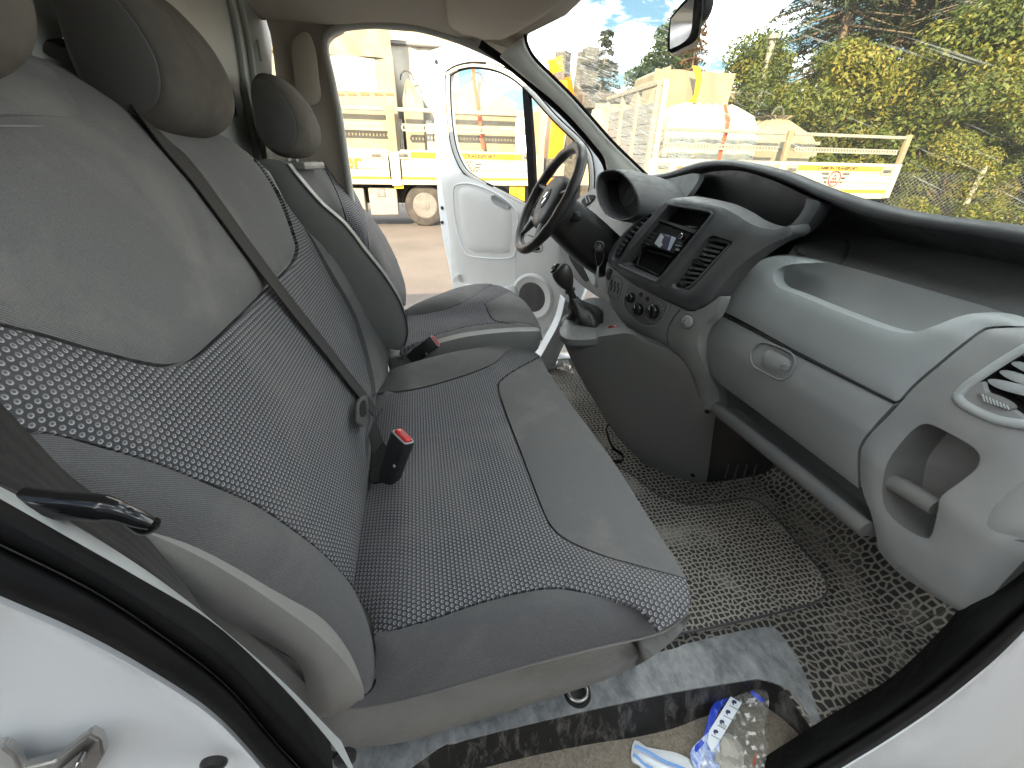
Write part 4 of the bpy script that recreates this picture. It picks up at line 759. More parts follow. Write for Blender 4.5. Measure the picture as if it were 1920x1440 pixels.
for (kx, ky, R, a0, a1) in ((545, 1155, 105, -75, 20), (545, 1155, 105, 60, 150)):
    for k in range(6):
        a = math.radians(a0+(a1-a0)*k/5); qx, qy = kx+R*.85*math.cos(a), ky+R*math.sin(a); s = 4+3*(k % 2); qpanel('dial_mark', [(qx-s, qy-3), (qx+s, qy-2), (qx+s, qy+3), (qx-s, qy+2)], H_So(-.0092), wp, dash, .0004)
p_ = H_So(-.003)(q5([(870, 1250)]))[0]; kb = lathe('lighter_cap', [(.0185, 0), (.0185, .003), (.016, .007), (.013, .0085), (0, .009)], p_, (-1, -.35, .15), MAT['grey_lt'], dash, 26)
tube('cap_swirl', [Vector(p_)+rot_to((-1, -.35, .15), (0, 0, 1)) @ Vector((.010*math.cos(a)*(.4+a/5), .010*math.sin(a)*(.4+a/5), .0088)) for a in np.linspace(.2, 3.6, 12)], .0015, MAT['grey_low'], kb, 5)
tube('collar', [Vector(p_)+rot_to((-1, -.35, .15)) @ Vector((.020*math.cos(a), .020*math.sin(a), .001)) for a in np.linspace(0, 2*math.pi, 28)[:-1]], .0018, MAT['grey_low'], dash, 5, closed=True)
# seams in the grey panel, slot symbol key
for s_ in ([(800, 1130), (740, 1210), (690, 1300), (672, 1380), (680, 1480)], ):
    tube('seam', H_So(-.0045)(cr(q5(s_), 5, False)), .0016, MAT['char'], dash, 5)
tube('key_outline', H_So(-.0045)(cr(q5([(165, 808), (225, 840), (243, 865), (235, 920), (205, 1010), (180, 1034), (125, 1000), (105, 970), (120, 900), (140, 830)]), 4)), .0011, MAT['char'], dash, 5, closed=True)
for k in range(3):
    x0 = 128+k*32; y0 = 895+k*14
    tube('slot', H_So(-.004)(cr(q5([(x0+16, y0-45), (x0+6, y0-10), (x0+14, y0+15), (x0, y0+55)]), 4, False)), .0022, MAT['hole'], dash, 6)
panel('rocker_switch', q5([(100, 735), (140, 755), (120, 850), (88, 835), (78, 790)]), H_So(-.004), MAT['black'], dash, .006, puff=.003, pw=.005, grid=6, step=4)
# glove box latch in its dish
gl = [(1408, 662), (1422, 645), (1442, 644), (1480, 660), (1490, 675), (1488, 690), (1476, 706), (1462, 712), (1430, 697), (1412, 685)]
panel('latch_dish', gl, H_Do(-.007), MAT['grey_low'], dash, .004, back=(1, 0, 0), puff=-.012, pw=.008, grid=6, step=4)
tube('dish_rim', H_Do(-.008)(cr(gl, 5)), .0026, MAT['grey'], dash, 6, closed=True)
lt = panel('latch', [(1427, 672), (1432, 662), (1446, 657), (1478, 674), (1482, 684), (1473, 699), (1462, 703), (1430, 688)], H_Do(-.008), MAT['grey'], dash, .012, back=(1, 0, 0), puff=.007, pw=.007, grid=6, step=4)
p_ = H_Do(-.014)([(1473, 688)])[0]; lathe('lock_button', [(.009, 0), (.009, .004), (.007, .006), (0, .0065)], p_, (-.8, -.5, .1), MAT['grey'], lt, 18, sx=1, sy=1)
# knee bar and the dark shelf behind it
kb0 = np.array(on_axis(0, .80)(cr([(1344, 764), (1450, 848), (1530, 912), (1600, 970), (1628, 992)], 12, False)))
kbp = [(-.014, .016), (-.020, .006), (-.019, -.008), (-.010, -.018), (.03, -.024), (.075, -.022), (.075, -.014), (.02, .0), (.004, .016), (-.006, .020)]
loft('knee_bar', [np.array([q+np.array([dx, 0, dz]) for dx, dz in kbp]) for q in kb0], MAT['grey_low'], dash, auto=50)
panel('shelf_floor', [(1345, 715, 1), (1612, 912, 1), (1645, 985), (1640, 1000, 1), (1350, 770, 1)], on_axis(0, .875), MAT['tray'], dash, .01, back=(1, 0, 0), grid=14)
# passenger end of the dashboard with pocket, vent and fuse cover
pk = [(1732, 795), (1753, 799), (1799, 823), (1827, 841), (1837, 858), (1830, 878), (1800, 903), (1764, 931), (1758, 957), (1746, 1003), (1732, 1008), (1690, 985), (1665, 960), (1656, 935), (1656, 905), (1665, 866), (1688, 832), (1712, 806)]
vt = [(1838, 715), (1855, 700), (1890, 680), (1925, 660), (1960, 645), (1960, 800), (1925, 796), (1880, 758), (1848, 735)]
EZ = np.array([.96, .99, 1.06, 1.15, 1.255, 1.34, 1.40, 1.44]); EX = np.array([.835, .812, .793, .783, .806, .830, .860, .91])
H_E = on_field(lambda P: np.interp(P[:, 2], EZ, EX)+.5*np.clip(.27-P[:, 1], 0, 1)-P[:, 0])
H_Eo = lambda off: on_field(lambda P: np.interp(P[:, 2], EZ, EX)+.5*np.clip(.27-P[:, 1], 0, 1)+off-P[:, 0])
panel('end_panel', [(1990, 608, 1), (1925, 614), (1866, 616), (1842, 623), (1804, 651), (1764, 684), (1717, 724), (1688, 756), (1660, 786), (1634, 812), (1618, 836), (1613, 862), (1616, 915), (1632, 960), (1642, 1000), (1650, 1035), (1687, 1076), (1725, 1102), (1762, 1125), (1796, 1144), (1824, 1155, 1), (1845, 1132), (1886, 1087), (1920, 1050), (1990, 970, 1)], H_E, MAT['grey'], dash, .03, back=(1, 0, 0), puff=.008, pw=.02, grid=12, holes=[pk, vt])
p0 = H_Eo(-.002)(cr(pk, 7)); dn = np.array([1., -.06, 0])
loft('pocket_wall', [p0, p0+dn*.012*1, p0+dn*.085], MAT['grey_low'], dash, cap=False, auto=60)
loft('pocket_back', [p0+dn*.084, (p0-p0.mean(0))*.02+p0.mean(0)+dn*.085], MAT['grey_low'], dash)
hb = H_Eo(.018)(cr([(1668, 903), (1690, 912), (1720, 930), (1756, 952)], 8, False)); tube('pocket_bar', hb, .016, MAT['grey_low'], dash, 10)
v0 = H_Eo(.0)(cr(vt, 8)); loft('vent_back', [v0, v0+dn*.04, (v0-v0.mean(0))*.02+v0.mean(0)+dn*.041], MAT['hole'], dash, cap0=False)
tube('vent_frame', H_Eo(-.008)(cr([(1796, 742), (1812, 724), (1850, 697), (1900, 665), (1960, 632)], 8, False)), .0065, MAT['grey_lt'], dash, 8)
tube('vent_frame', H_Eo(-.008)(cr([(1796, 742), (1806, 757), (1850, 780), (1890, 792), (1960, 800)], 8, False)), .0075, MAT['grey_lt'], dash, 8)
panel('vent_face', [(1806, 742), (1838, 716), (1848, 736), (1880, 758), (1925, 790), (1890, 786), (1850, 774), (1812, 754)], H_Eo(-.008), MAT['grey'], dash, .01, back=(1, 0, 0), grid=9, step=5)
for k in range(5):
    x0 = 1852+22*k; y0 = 716-16*k
    panel('vent_slat', [(x0, y0-2), (x0+24, y0-3), (1990, y0+34+6*k-10), (1990, y0+52+4*k-12), (x0+30, y0+16)], H_Eo(.006), MAT['grey_lt'], dash, .004, back=(1, 0, 0), grid=9, step=6, puff=.003, pw=.005)
panel('vent_thumbwheel', [(1832, 741), (1842, 736), (1870, 745), (1892, 757), (1898, 766), (1888, 768), (1860, 758)], H_Eo(-.012), MAT['grey_low'], dash, .01, back=(1, 0, 0), grid=6, step=4, puff=.004, pw=.005)
for k in range(8):
    tube('rib', H_Eo(-.0175)([(1842+6.5*k, 739+3.0*k), (1846+6.5*k, 753+2.2*k)]), .0012, MAT['grey_lt'], dash, 5)
panel('fuse_cover', [(1990, 860, 1), (1920, 898), (1880, 928), (1855, 955), (1846, 978), (1852, 992), (1880, 1002), (1990, 1020, 1)], H_Eo(-.006), MAT['grey'], dash, .012, back=(1, 0, 0), puff=.006, pw=.01, grid=10)
tube('seam', H_Eo(-.0035)(cr([(1990, 852), (1918, 893), (1876, 924), (1850, 953), (1841, 979), (1848, 996), (1880, 1007), (1990, 1026)], 8, False)), .0022, MAT['black'], dash, 5)
tube('seam', H_D(cr([(1343, 582), (1400, 612), (1500, 666), (1600, 716), (1678, 755)], 10, False))+np.array([-.001, 0, 0]), .0028, MAT['black'], dash, 5)
prism('end_cap', [(.825, .262, .985), (.805, .262, 1.10), (.80, .262, 1.18), (.83, .262, 1.33), (.90, .262, 1.43), (1.02, .262, 1.47), (1.26, .262, 1.44), (1.26, .262, .985)], (0, -.012, 0), MAT['grey_low'], dash, bev=.004)
# ---- console with the gear lever platform
CP = np.array([[.46, 1.27, 1.11], [.66, 1.08, 1.11], [.87, .97, .65]]); cn = np.cross(CP[1]-CP[0], CP[2]-CP[0]); cn /= np.linalg.norm(cn)
if cn[1] > 0: cn = -cn
H_C = on_field(lambda P: -(((CP[0]-P) @ cn)) + .0 - .006*np.sin(np.clip((P[:, 2]-.65)/.46, 0, 1)*math.pi))
con = panel('console', [(1050, 622), (1062, 632), (1100, 634), (1145, 628), (1180, 625), (1210, 640), (1260, 660), (1290, 690), (1308, 738), (1322, 766), (1344, 771, 1), (1340, 790), (1333, 845), (1327, 890), (1324, 904, 1), (1290, 904), (1250, 896), (1205, 866), (1165, 826), (1130, 777), (1090, 711), (1065, 661)], H_C, MAT['grey_low'], dash, .06, back=(.25, .95, 0), puff=.007, pw=.02, grid=10)
panel('gear_platform', [(1049, 622), (1058, 604), (1075, 580), (1100, 560), (1135, 562), (1160, 590), (1195, 622), (1212, 640, 1), (1180, 628), (1145, 631), (1100, 637), (1062, 635)], on_axis(2, 1.118), MAT['grey_low'], dash, .02, back=(0, 0, -1), puff=.004, pw=.012, grid=7, step=5, uv=uv_xy)
sc_ = H_C([(1327, 769), (1300, 888)])
for q in sc_: lathe('screw_hole', [(0, .006), (.006, .006), (.008, .009)], q-np.array(cn)*-.006*0, tuple(cn), MAT['hole'], con, 14)
gs = on_plane(H_C([(1345, 800)])[0]+np.array([.12, .06, 0]), (-.6, -.8, .2))
panel('heater_duct', [(1330, 790, 1), (1346, 775), (1440, 850), (1445, 880), (1400, 895), (1325, 905, 1)], gs, MAT['black'], dash, .02, back=(.5, .7, 0), grid=14)
for k in range(4): tube('duct_fin', gs([(1365+17*k, 860), (1358+17*k, 885)])-np.array([.02, .03, 0]), .003, MAT['char'], dash, 5)
lathe('warning_lens', [(.019, 0), (.018, .004), (.012, .008), (0, .010)], at(1152, 617, 2, 1.122), (-.3, -.5, 1), MAT['amber'], dash, 20, xdir=(.7, -.7, 0), sx=1.2, sy=.7)
# ---- gear lever
gear = thing('gear_lever', 'black ball-topped gear lever rising from a creased leather gaiter on the console', 'gear lever', tuple(at(1095, 605, 2, 1.12)))
g0 = at(1095, 600, 2, 1.12); gy = g0[1]
gp = lambda x, y: at(x, y, 1, gy)
rg = []
for i, (cx, cy, rx, ry) in enumerate(((1100, 608, .062, .078), (1099, 601, .064, .078), (1099, 592, .060, .070), (1096, 583, .055, .060), (1090, 574, .044, .046), (1081, 565, .026, .026), (1075, 558, .017, .017))):
    c = gp(cx, cy); a = np.linspace(0, 2*math.pi, 41)[:-1]; fold = 1+(.20*np.sin(a*3+i*.5)+.12*np.sin(a*7-i*.8+1))*math.sin(math.pi*i/6)*1.1
    rg.append(np.stack([c[0]+rx*np.cos(a)*fold, c[1]+ry*np.sin(a)*fold, np.full(40, c[2])+.005*np.sin(a*5+i)*math.sin(math.pi*i/6)], 1))
loft('gaiter', rg, MAT['leather'], gear, auto=80)
a = np.linspace(0, 2*math.pi, 41)[:-1]; c = gp(1098, 608); tube('gaiter_frame', np.stack([c[0]+.078*np.cos(a), c[1]+.092*np.sin(a), np.full(40, c[2]+.004)], 1), .013, MAT['char'], gear, 8, closed=True, sq=.6)
kbt, ktp = gp(1077, 563), gp(1052, 508); ax = ktp-kbt; Ln = np.linalg.norm(ax)
lathe('knob', [(.012, 0), (.017, .002), (.017, .006), (.0125, .008), (.012, Ln*.30), (.019, Ln*.32), (.019, Ln*.36), (.014, Ln*.37), (.015, Ln*.44), (.024, Ln*.56), (.031, Ln*.72), (.034, Ln*.86), (.033, Ln*1.0), (.027, Ln*1.10), (.018, Ln*1.14), (0, Ln*1.15)], kbt, tuple(ax), MAT['leather'], gear, 28)
cap_c = kbt+ax*1.02+np.array([-.018, -.004, .004]); lathe('knob_inlay', [(.0, .014), (.012, .0135), (.0185, .010), (.020, .006)], cap_c, tuple(ax/Ln+np.array([-.75, -.1, .35])), MAT['gloss'], gear, 22)
tube('inlay_ring', [Vector(cap_c)+rot_to(tuple(ax/Ln+np.array([-.75, -.1, .35]))) @ Vector((.0205*math.cos(t), .0205*math.sin(t), .0055)) for t in a], .0009, MAT['grey_lt'], gear, 5, closed=True)
# ---- instrument binnacle
bin_ = thing('instrument_binnacle', 'charcoal hooded instrument binnacle behind the steering wheel', 'instrument panel', tuple(at(1160, 400, 1, 1.55)))
HB = on_plane((.72, 1.55, 1.53), (-1, -.05, .28))
ro = HB(cr([(1121, 338), (1128, 323), (1147, 317), (1166, 322), (1183, 338), (1195, 359), (1201, 383), (1198, 401), (1188, 411), (1171, 415), (1153, 411), (1138, 402), (1127, 385), (1121, 362)], 5))
def scl(r_, s, d): c = r_.mean(0); return (r_-c)*s+c+np.array(d)
loft('hood', [scl(ro, .80, (.13, 0, -.02)), scl(ro, .86, (.03, 0, 0)), scl(ro, .93, (-.004, 0, 0)), scl(ro, .97, (-.008, 0, 0)), scl(ro, 1.0, (0, 0, 0)), scl(ro, 1.05, (.05, -.02, -.004)), scl(ro, 1.12, (.14, -.06, -.03)), scl(ro, 1.2, (.26, -.10, -.08))], MAT['hood'], bin_, cap=False, auto=180)
loft('dial_face', [scl(ro, .86, (.03, 0, 0)), scl(ro, .83, (.075, 0, 0)), scl(ro, .02, (.085, 0, 0))], MAT['hole'], bin_, cap0=False)
for (u, r) in ((-.045, .045), (.05, .045)):
    c = ro.mean(0)+np.array([.072, u, .0]); tube('dial_ring', [c+np.array([.28*r*math.sin(t)*.9, r*math.cos(t), r*math.sin(t)*.9]) for t in a], .0012, MAT['black'], bin_, 5, closed=True)
# driver's side dash skin (far end, below binnacle, side vent)
panel('driver_dash_skin', [(1085, 372, 1), (1100, 362), (1118, 355), (1130, 395), (1150, 412), (1190, 415), (1215, 405), (1180, 430), (1150, 465), (1135, 500), (1120, 480), (1090, 440), (1078, 405)], on_field(lambda P: (.77+.5*(P[:, 2]-1.4))-P[:, 0]), MAT['grey'], dash, .03, back=(1, 0, 0), grid=9)
panel('side_vent', [(1090, 378), (1100, 367), (1114, 366), (1110, 376), (1096, 386)], on_field(lambda P: (.762+.5*(P[:, 2]-1.4))-P[:, 0]), MAT['hole'], dash, .004, back=(1, 0, 0), grid=6, step=4)
for k in range(2): tube('vent_slat', on_axis(0, .74)([(1097+6*k, 369+0*k), (1101+6*k, 381-2*k)]), .003, MAT['grey'], dash, 6)
panel('top_skin', [(1190, 330, 1), (1240, 337), (1300, 325), (1310, 335), (1284, 372), (1262, 372), (1240, 385), (1205, 400), (1200, 360)], on_field(lambda P: (.84+.9*(P[:, 2]-1.48))-P[:, 0]), MAT['char'], dash, .02, back=(1, 0, 0), grid=9)
panel('cubby', [(1284, 372, 1), (1302, 338), (1320, 325), (1380, 320), (1440, 335), (1500, 362), (1530, 380), (1500, 410), (1460, 432), (1430, 430), (1400, 418), (1352, 388), (1296, 374)], on_axis(0, .99), MAT['black'], dash, .02, back=(1, 0, 0), grid=12)
panel('brow_strut', [(1512, 372, 1), (1536, 380), (1528, 402), (1506, 430), (1484, 445, 1), (1462, 432, 1), (1482, 422), (1498, 405), (1508, 388)], on_field(lambda P: (.925+.25*(P[:, 2]-1.45))-P[:, 0]), MAT['char'], dash, .04, back=(1, .1, 0), puff=.004, pw=.012, grid=8)
panel('knee_panel', [(1043, 452, 1), (1060, 448), (1090, 462), (1140, 486), (1140, 540), (1150, 575, 1), (1120, 556), (1085, 530), (1062, 500)], on_axis(0, .74), MAT['grey_low'], dash, .02, back=(1, 0, 0), puff=.01, pw=.02, grid=9)
panel('knee_pocket', [(1066, 480), (1080, 478), (1090, 496), (1104, 520), (1098, 528), (1084, 512)], on_axis(0, .728), MAT['hole'], dash, .004, back=(1, 0, 0), grid=6, step=4)
panel('knee_insert', [(1084, 480), (1098, 486), (1112, 510), (1120, 535), (1110, 532), (1096, 505)], on_axis(0, .726), MAT['grey_lt'], dash, .008, back=(1, 0, 0), grid=6, step=4, puff=.003, pw=.005)
panel('knee_insert', [(1105, 492), (1130, 500), (1136, 520), (1138, 548), (1124, 540), (1112, 515)], on_axis(0, .726), MAT['grey_low'], dash, .008, back=(1, 0, 0), grid=6, step=4, puff=.003, pw=.005)
# ------------------------------------------------------------------ steering column and wheel
SWc = np.array([.455, 1.54, 1.507]); wn = np.array([.345, 0, -.19]); wn /= np.linalg.norm(wn); wu = np.array([.19, 0, .345]); wu /= np.linalg.norm(wu); wy = np.array([0, 1., 0])
sw = thing('steering_wheel', 'black four-spoke steering wheel with worn leather rim and badged hub', 'steering wheel', tuple(SWc))
Lw = lambda u, v, n=0: SWc + wy*u + wu*v + wn*n
tt = np.linspace(0, 2*math.pi, 73)[:-1]; rr = .0175+.0016*np.maximum(0, np.sin(tt*14))*((np.sin(tt) > -.6))
tube('rim', [Lw(.186*math.cos(t), .186*math.sin(t)) for t in tt], rr, MAT['leather'], sw, 14, closed=True)
hubo = np.array([(-.085, .055), (-.05, .075), (0, .082), (.05, .075), (.085, .055), (.088, .0), (.075, -.055), (.04, -.085), (0, -.092), (-.04, -.085), (-.075, -.055), (-.088, 0)])
hc = cr(hubo*1.12, .012)
loft('hub', [np.array([Lw(p[0]*s, p[1]*s, n) for p in hc]) for s, n in ((.35, -.010), (.75, -.008), (.92, -.001), (1.0, .012), (1.0, .03), (.85, .055), (.7, .07))], MAT['char'], sw, auto=70)
for (u0, v0, u1, v1) in ((-.07, .035, -.178, .045), (.07, .035, .178, .045), (-.055, -.07, -.105, -.155), (.055, -.07, .105, -.155)):
    k = np.linspace(0, 1, 8); P3 = [Lw(u0+(u1-u0)*q, v0+(v1-v0)*q, .018-.018*q) for q in k]
    tube('spoke', P3, .019-.006*k, MAT['leather'] if v1 > 0 else MAT['char'], sw, 10, sq=.6)
for sgn in (-1, 1): rbox('spoke_trim', Lw(sgn*.075, -.105, -.002), (.018, .05, .008), MAT['grey'], sw, rot=rot_to(tuple(-wn), tuple(wy+.6*sgn*wu)), bev=.004)
em = thing('x', 'x', 'x'); bpy.data.objects.remove(em)
badge = lathe('badge_ring', [(.033, .0), (.033, .0025), (.029, .004), (.0275, .003)], Lw(0, 0, -.0105), tuple(-wn), MAT['char'], sw, 28, xdir=tuple(wu), sx=1.1, sy=.85)
# the badge: an upright open diamond
for (a0, b0_, a1, b1) in ((0, .021, .0125, 0), (.0125, 0, 0, -.021), (0, -.021, -.0125, 0), (-.0125, 0, 0, .021)):
    tube('badge_bar', [Lw(a0, b0_, -.0125), Lw(a1, b1, -.0125)], .0032, MAT['chrome'], badge, 6)
colm = thing('steering_column', 'black plastic steering column shroud with stalks and ignition lock', 'steering column', tuple(Lw(0, -.02, .12)))
sh = np.array([(-.060, .035), (-.03, .05), (.03, .05), (.060, .035), (.068, -.02), (.06, -.075), (.03, -.095), (-.03, -.095), (-.06, -.075), (-.068, -.02)]); shc = cr(sh, .012)
loft('shroud', [np.array([Lw(p[0]*s, p[1]*s+dv, n) for p in shc]) for s, n, dv in ((.85, .045, 0), (.98, .06, 0), (1.05, .11, -.005), (1.12, .17, -.012), (1.15, .23, -.02), (1.1, .32, -.03))], MAT['black'], colm, auto=60)
for sgn, dv in ((-1, -.012), (1, .0)):
    b_ = tube('stalk', [Lw(sgn*.06, dv, .10), Lw(sgn*.10, dv, .085), Lw(sgn*.135, dv+.005, .075)], np.array([.010, .012, .014]), MAT['black'], colm, 10)
    lathe('stalk_knob', [(.015, 0), (.017, .006), (.015, .02), (.010, .024), (0, .025)], Lw(sgn*.13, dv+.005, .076), tuple(sgn*wy-.2*wn), MAT['black'], b_, 14)
kp = at(1123, 462, 1, 1.452)
lathe('ignition_lock', [(.020, -.012), (.020, .004), (.015, .006), (.012, .002), (0, .002)], kp, (-.35, -.9, .2), MAT['char'], colm, 18)
key = thing('ignition_key', 'key in the ignition lock with a wire loop and hanging paper tag', 'key', tuple(kp))
rbox('key_head', Vector(kp)+Vector((-.008, -.020, .002)), (.004, .022, .020), MAT['steel'], key, bev=.002)
kl = on_axis(1, 1.425)
tube('wire_loop', kl(cr([(1122, 462), (1116, 472), (1117, 488), (1121, 500), (1129, 492), (1132, 476), (1126, 464)], 3)), .0008, MAT['steel'], key, 5, closed=True)
panel('paper_tag', [(1120, 500, 1), (1123, 499, 1), (1121, 541, 1), (1114, 537, 1), (1117, 515, 1)], kl, base_mat('paper_tag', (.72, .72, .70), .7)[0], key, .0006, grid=6)
# ------------------------------------------------------------------ driver's door, standing open
TH = math.radians(43); HG = np.array([.985, 2.03, 1.2]); dd = np.array([-math.cos(TH), math.sin(TH), 0]); dn_ = np.array([-math.sin(TH), -math.cos(TH), 0]); back = tuple(-dn_)
door = thing('driver_door', 'white driver door standing open, grey trim panel with round speaker on its inside', 'car door', (.985, 2.03, .6))
H_DR = lambda off=0: on_plane(HG+dn_*off, dn_)
c2 = lambda L_: [(p[0]/3+600, p[1]/3, *p[2:]) for p in L_]
wino = [(840, 145), (845, 135), (860, 127), (887, 122), (920, 125), (947, 134), (973, 150), (1000, 176), (1043, 224), (1083, 262), (1100, 283), (1108, 305), (1110, 350), (1100, 395), (1075, 415), (1040, 412), (1010, 400), (977, 381), (933, 358), (900, 341), (873, 322), (857, 293), (848, 260), (842, 210)]
panel('door_frame', [(806, 96, 1), (830, 88), (877, 77), (900, 80), (940, 98), (990, 140), (1050, 196), (1100, 246), (1132, 300), (1138, 360), (1130, 430), (1110, 500), (1085, 570), (1050, 625), (1015, 660, 1), (905, 680, 1), (868, 640), (858, 590), (850, 545), (842, 500), (832, 455), (824, 400), (819, 340), (816, 260), (815, 190), (817, 140), (813, 112)], H_DR(), MAT['white'], door, .05, back=back, puff=.006, pw=.015, holes=[wino], grid=12)
tube('window_seal', H_DR(.006)(cr(wino, 7)), .0135, MAT['trim'], door, 8, closed=True)
tube('window_seal', H_DR(.002)(cr(wino, 7)), .017, MAT['rubber'], door, 8, closed=True)
gp_ = H_DR(-.025); panel('window_glass', [(p[0], p[1]) for p in wino], gp_, MAT['glass'], door, 0, grid=16)
panel('window_divider', [(978, 152, 1), (990, 163, 1), (1000, 290), (1004, 400, 1), (992, 398, 1), (987, 290)], H_DR(.012), MAT['rubber'], door, .03, back=back, grid=8)
trim = panel('trim_panel', [(828, 336), (834, 328), (860, 325), (878, 332), (917, 351), (967, 378), (1000, 396), (1035, 418), (1050, 440), (1058, 480), (1066, 530), (1065, 560), (1046, 588), (1020, 618), (985, 650, 1), (880, 650, 1), (862, 610), (850, 548), (847, 505), (841, 430), (831, 367)], H_DR(.02), MAT['door_trim'], door, .025, back=back, puff=.012, pw=.02, grid=10)
tube('trim_groove', H_DR(.033)(cr([(850, 356), (856, 346), (882, 344), (920, 357), (955, 380), (970, 402), (970, 440), (967, 470), (960, 482), (932, 485), (882, 480), (869, 468), (857, 430), (850, 385)], 6)), .0035, MAT['white'], trim, 6, closed=True)
panel('arm_pad', [(856, 358), (862, 351), (882, 350), (918, 362), (950, 384), (963, 404), (962, 462), (956, 476), (932, 479), (884, 474), (875, 464), (863, 428)], H_DR(.028), MAT['door_trim'], trim, .01, back=back, puff=.012, pw=.02, grid=9)
panel('pull_slot', [(920, 370), (926, 366), (940, 374), (955, 386), (952, 391), (936, 386), (924, 379)], H_DR(.042), MAT['grey'], trim, .004, back=back, puff=-.006, pw=.006, grid=5, step=4)
tube('trim_seam', H_DR(.032)([(966, 476), (965.5, 500), (965, 560), (965, 640)]), .0028, MAT['white'], trim, 5)
panel('map_pocket', [(850, 518), (858, 516), (861, 528), (880, 535), (940, 540), (965, 545), (965, 650), (880, 650), (862, 610), (852, 550)], H_DR(.06), MAT['door_trim'], door, .05, back=back, puff=.012, pw=.02, grid=9)
panel('handle_dish', [(980, 446), (986, 440), (1000, 444), (1014, 456), (1018, 466), (1013, 473), (998, 472), (985, 462)], H_DR(.034), MAT['black'], trim, .006, back=back, puff=-.008, pw=.008, grid=5, step=4)
panel('inside_handle', [(990, 456), (1008, 461), (1012, 468), (1002, 470), (992, 464)], H_DR(.036), MAT['gloss'], trim, .008, back=back, puff=.004, pw=.005, grid=4, step=3)
panel('window_switch', [(990, 396), (1000, 392), (1010, 398), (1006, 408), (994, 404)], H_DR(.036), MAT['char'], trim, .006, back=back, puff=.003, pw=.004, grid=4, step=3)
def mesh_mat():
    m, t, b = base_mat('speaker_mesh', (.02, .02, .02), .6)
    tc = N(t, 'ShaderNodeTexCoord'); vo = N(t, 'ShaderNodeTexVoronoi', in_={'Scale': 220.0, 'Randomness': .1}); L(t, tc.outputs['Object'], vo.inputs['Vector'])
    c = N(t, 'ShaderNodeValToRGB'); c.color_ramp.elements[0].position = .25; c.color_ramp.elements[0].color = (.008, .008, .008, 1); c.color_ramp.elements[1].position = .45; c.color_ramp.elements[1].color = (.075, .072, .07, 1); L(t, vo.outputs['Distance'], c.inputs[0]); L(t, c.outputs[0], b.inputs['Base Color']); bump(t, b, vo.outputs['Distance'], .5, .001); return m
a40 = np.linspace(0, 2*math.pi, 41)[:-1]
sp_c = H_DR(.034)([(998, 557)])[0]; sp_r = 1.28*np.linalg.norm(H_DR(.034)([(998, 526)])[0]-sp_c)
spk = lathe('speaker_grille', [(0, .008), (sp_r*.6, .007), (sp_r*.92, .004), (sp_r*.94, .0)], sp_c, tuple(dn_), mesh_mat(), door, 36)
lathe('speaker_ring', [(sp_r*.93, .006), (sp_r*.98, .010), (sp_r*1.06, .008), (sp_r*1.12, .0)], sp_c, tuple(dn_), MAT['door_trim'], spk, 36)
for py_ in (390, 417, 116): lathe('grommet', [(.011, 0), (.010, .003), (0, .004)], H_DR(.008)([(829 if py_ > 200 else 818, py_)])[0], tuple(dn_), MAT['black'], door, 14)
# ------------------------------------------------------------------ outside: materials
def asphalt():
    m, t, b = base_mat('yard_asphalt', (.2, .18, .16), .9, 0, .25)
    tc = N(t, 'ShaderNodeTexCoord'); n1 = N(t, 'ShaderNodeTexNoise', in_={'Scale': 45, 'Detail': 8, 'Roughness': .75}); n2 = N(t, 'ShaderNodeTexNoise', in_={'Scale': .9, 'Detail': 5})
    L(t, tc.outputs['Object'], n1.inputs['Vector']); L(t, tc.outputs['Object'], n2.inputs['Vector'])
    c = N(t, 'ShaderNodeValToRGB'); c.color_ramp.elements[0].position = .3; c.color_ramp.elements[0].color = (.075, .066, .06, 1); c.color_ramp.elements[1].position = .72; c.color_ramp.elements[1].color = (.20, .175, .155, 1)
    ad = N(t, 'ShaderNodeMath', operation='MULTIPLY_ADD', in_={1: .3}); L(t, n2.outputs['Fac'], ad.inputs[0])
    sc = N(t, 'ShaderNodeMath', operation='MULTIPLY', in_={1: .75}); L(t, n1.outputs['Fac'], sc.inputs[0]); L(t, sc.outputs[0], ad.inputs[2]); L(t, ad.outputs[0], c.inputs[0]); L(t, c.outputs[0], b.inputs['Base Color']); bump(t, b, n1.outputs['Fac'], .5, .01); return m
MAT['asphalt'] = asphalt()
MAT['tw'] = paint('truck_white_paint', (.40, .38, .32), .35, (.28, .26, .21), 1.3)
MAT['gold'] = paint('gold_band', (.80, .48, .015), .4, (.70, .42, .02), 3)
MAT['txt'] = base_mat('dark_lettering', (.06, .04, .02), .5)[0]
MAT['org'] = base_mat('orange_lettering', (.80, .14, .01), .45)[0]
MAT['redp'] = base_mat('red_emblem', (.45, .03, .02), .45)[0]
MAT['alu'] = scuffed('weathered_aluminium', (.20, .19, .155), (.31, .295, .25), 4, (1, 1, 3), .3, .7, .45, fine=False)
MAT['wood'] = scuffed('weathered_post', (.22, .16, .10), (.34, .25, .16), 6, (1, 1, .3), .3, .7, .8, fine=False)
MAT['tyre'] = plastic('tyre_rubber', (.04, .038, .036), .85, (.10, .09, .08), 60, .5, 3)
MAT['rimm'] = scuffed('alloy_wheel', (.11, .105, .10), (.20, .195, .185), 5, (1, 1, 1), .3, .7, .4, fine=False)
MAT['sheet'] = plastic('cream_tarpaulin', (.235, .205, .145), .55, (.31, .275, .205), 25, .6, 2.5)
MAT['wrap'] = plastic('white_foil_wrap', (.42, .40, .34), .3, (.52, .50, .44), 18, .9, 4)
MAT['ocrane'] = paint('orange_crane_paint', (.75, .24, .01), .4, (.60, .18, .01), 3)
MAT['mach'] = scuffed('greasy_machinery', (.03, .03, .03), (.16, .15, .13), 8, (1, 1, 1), .35, .7, .6, fine=False)
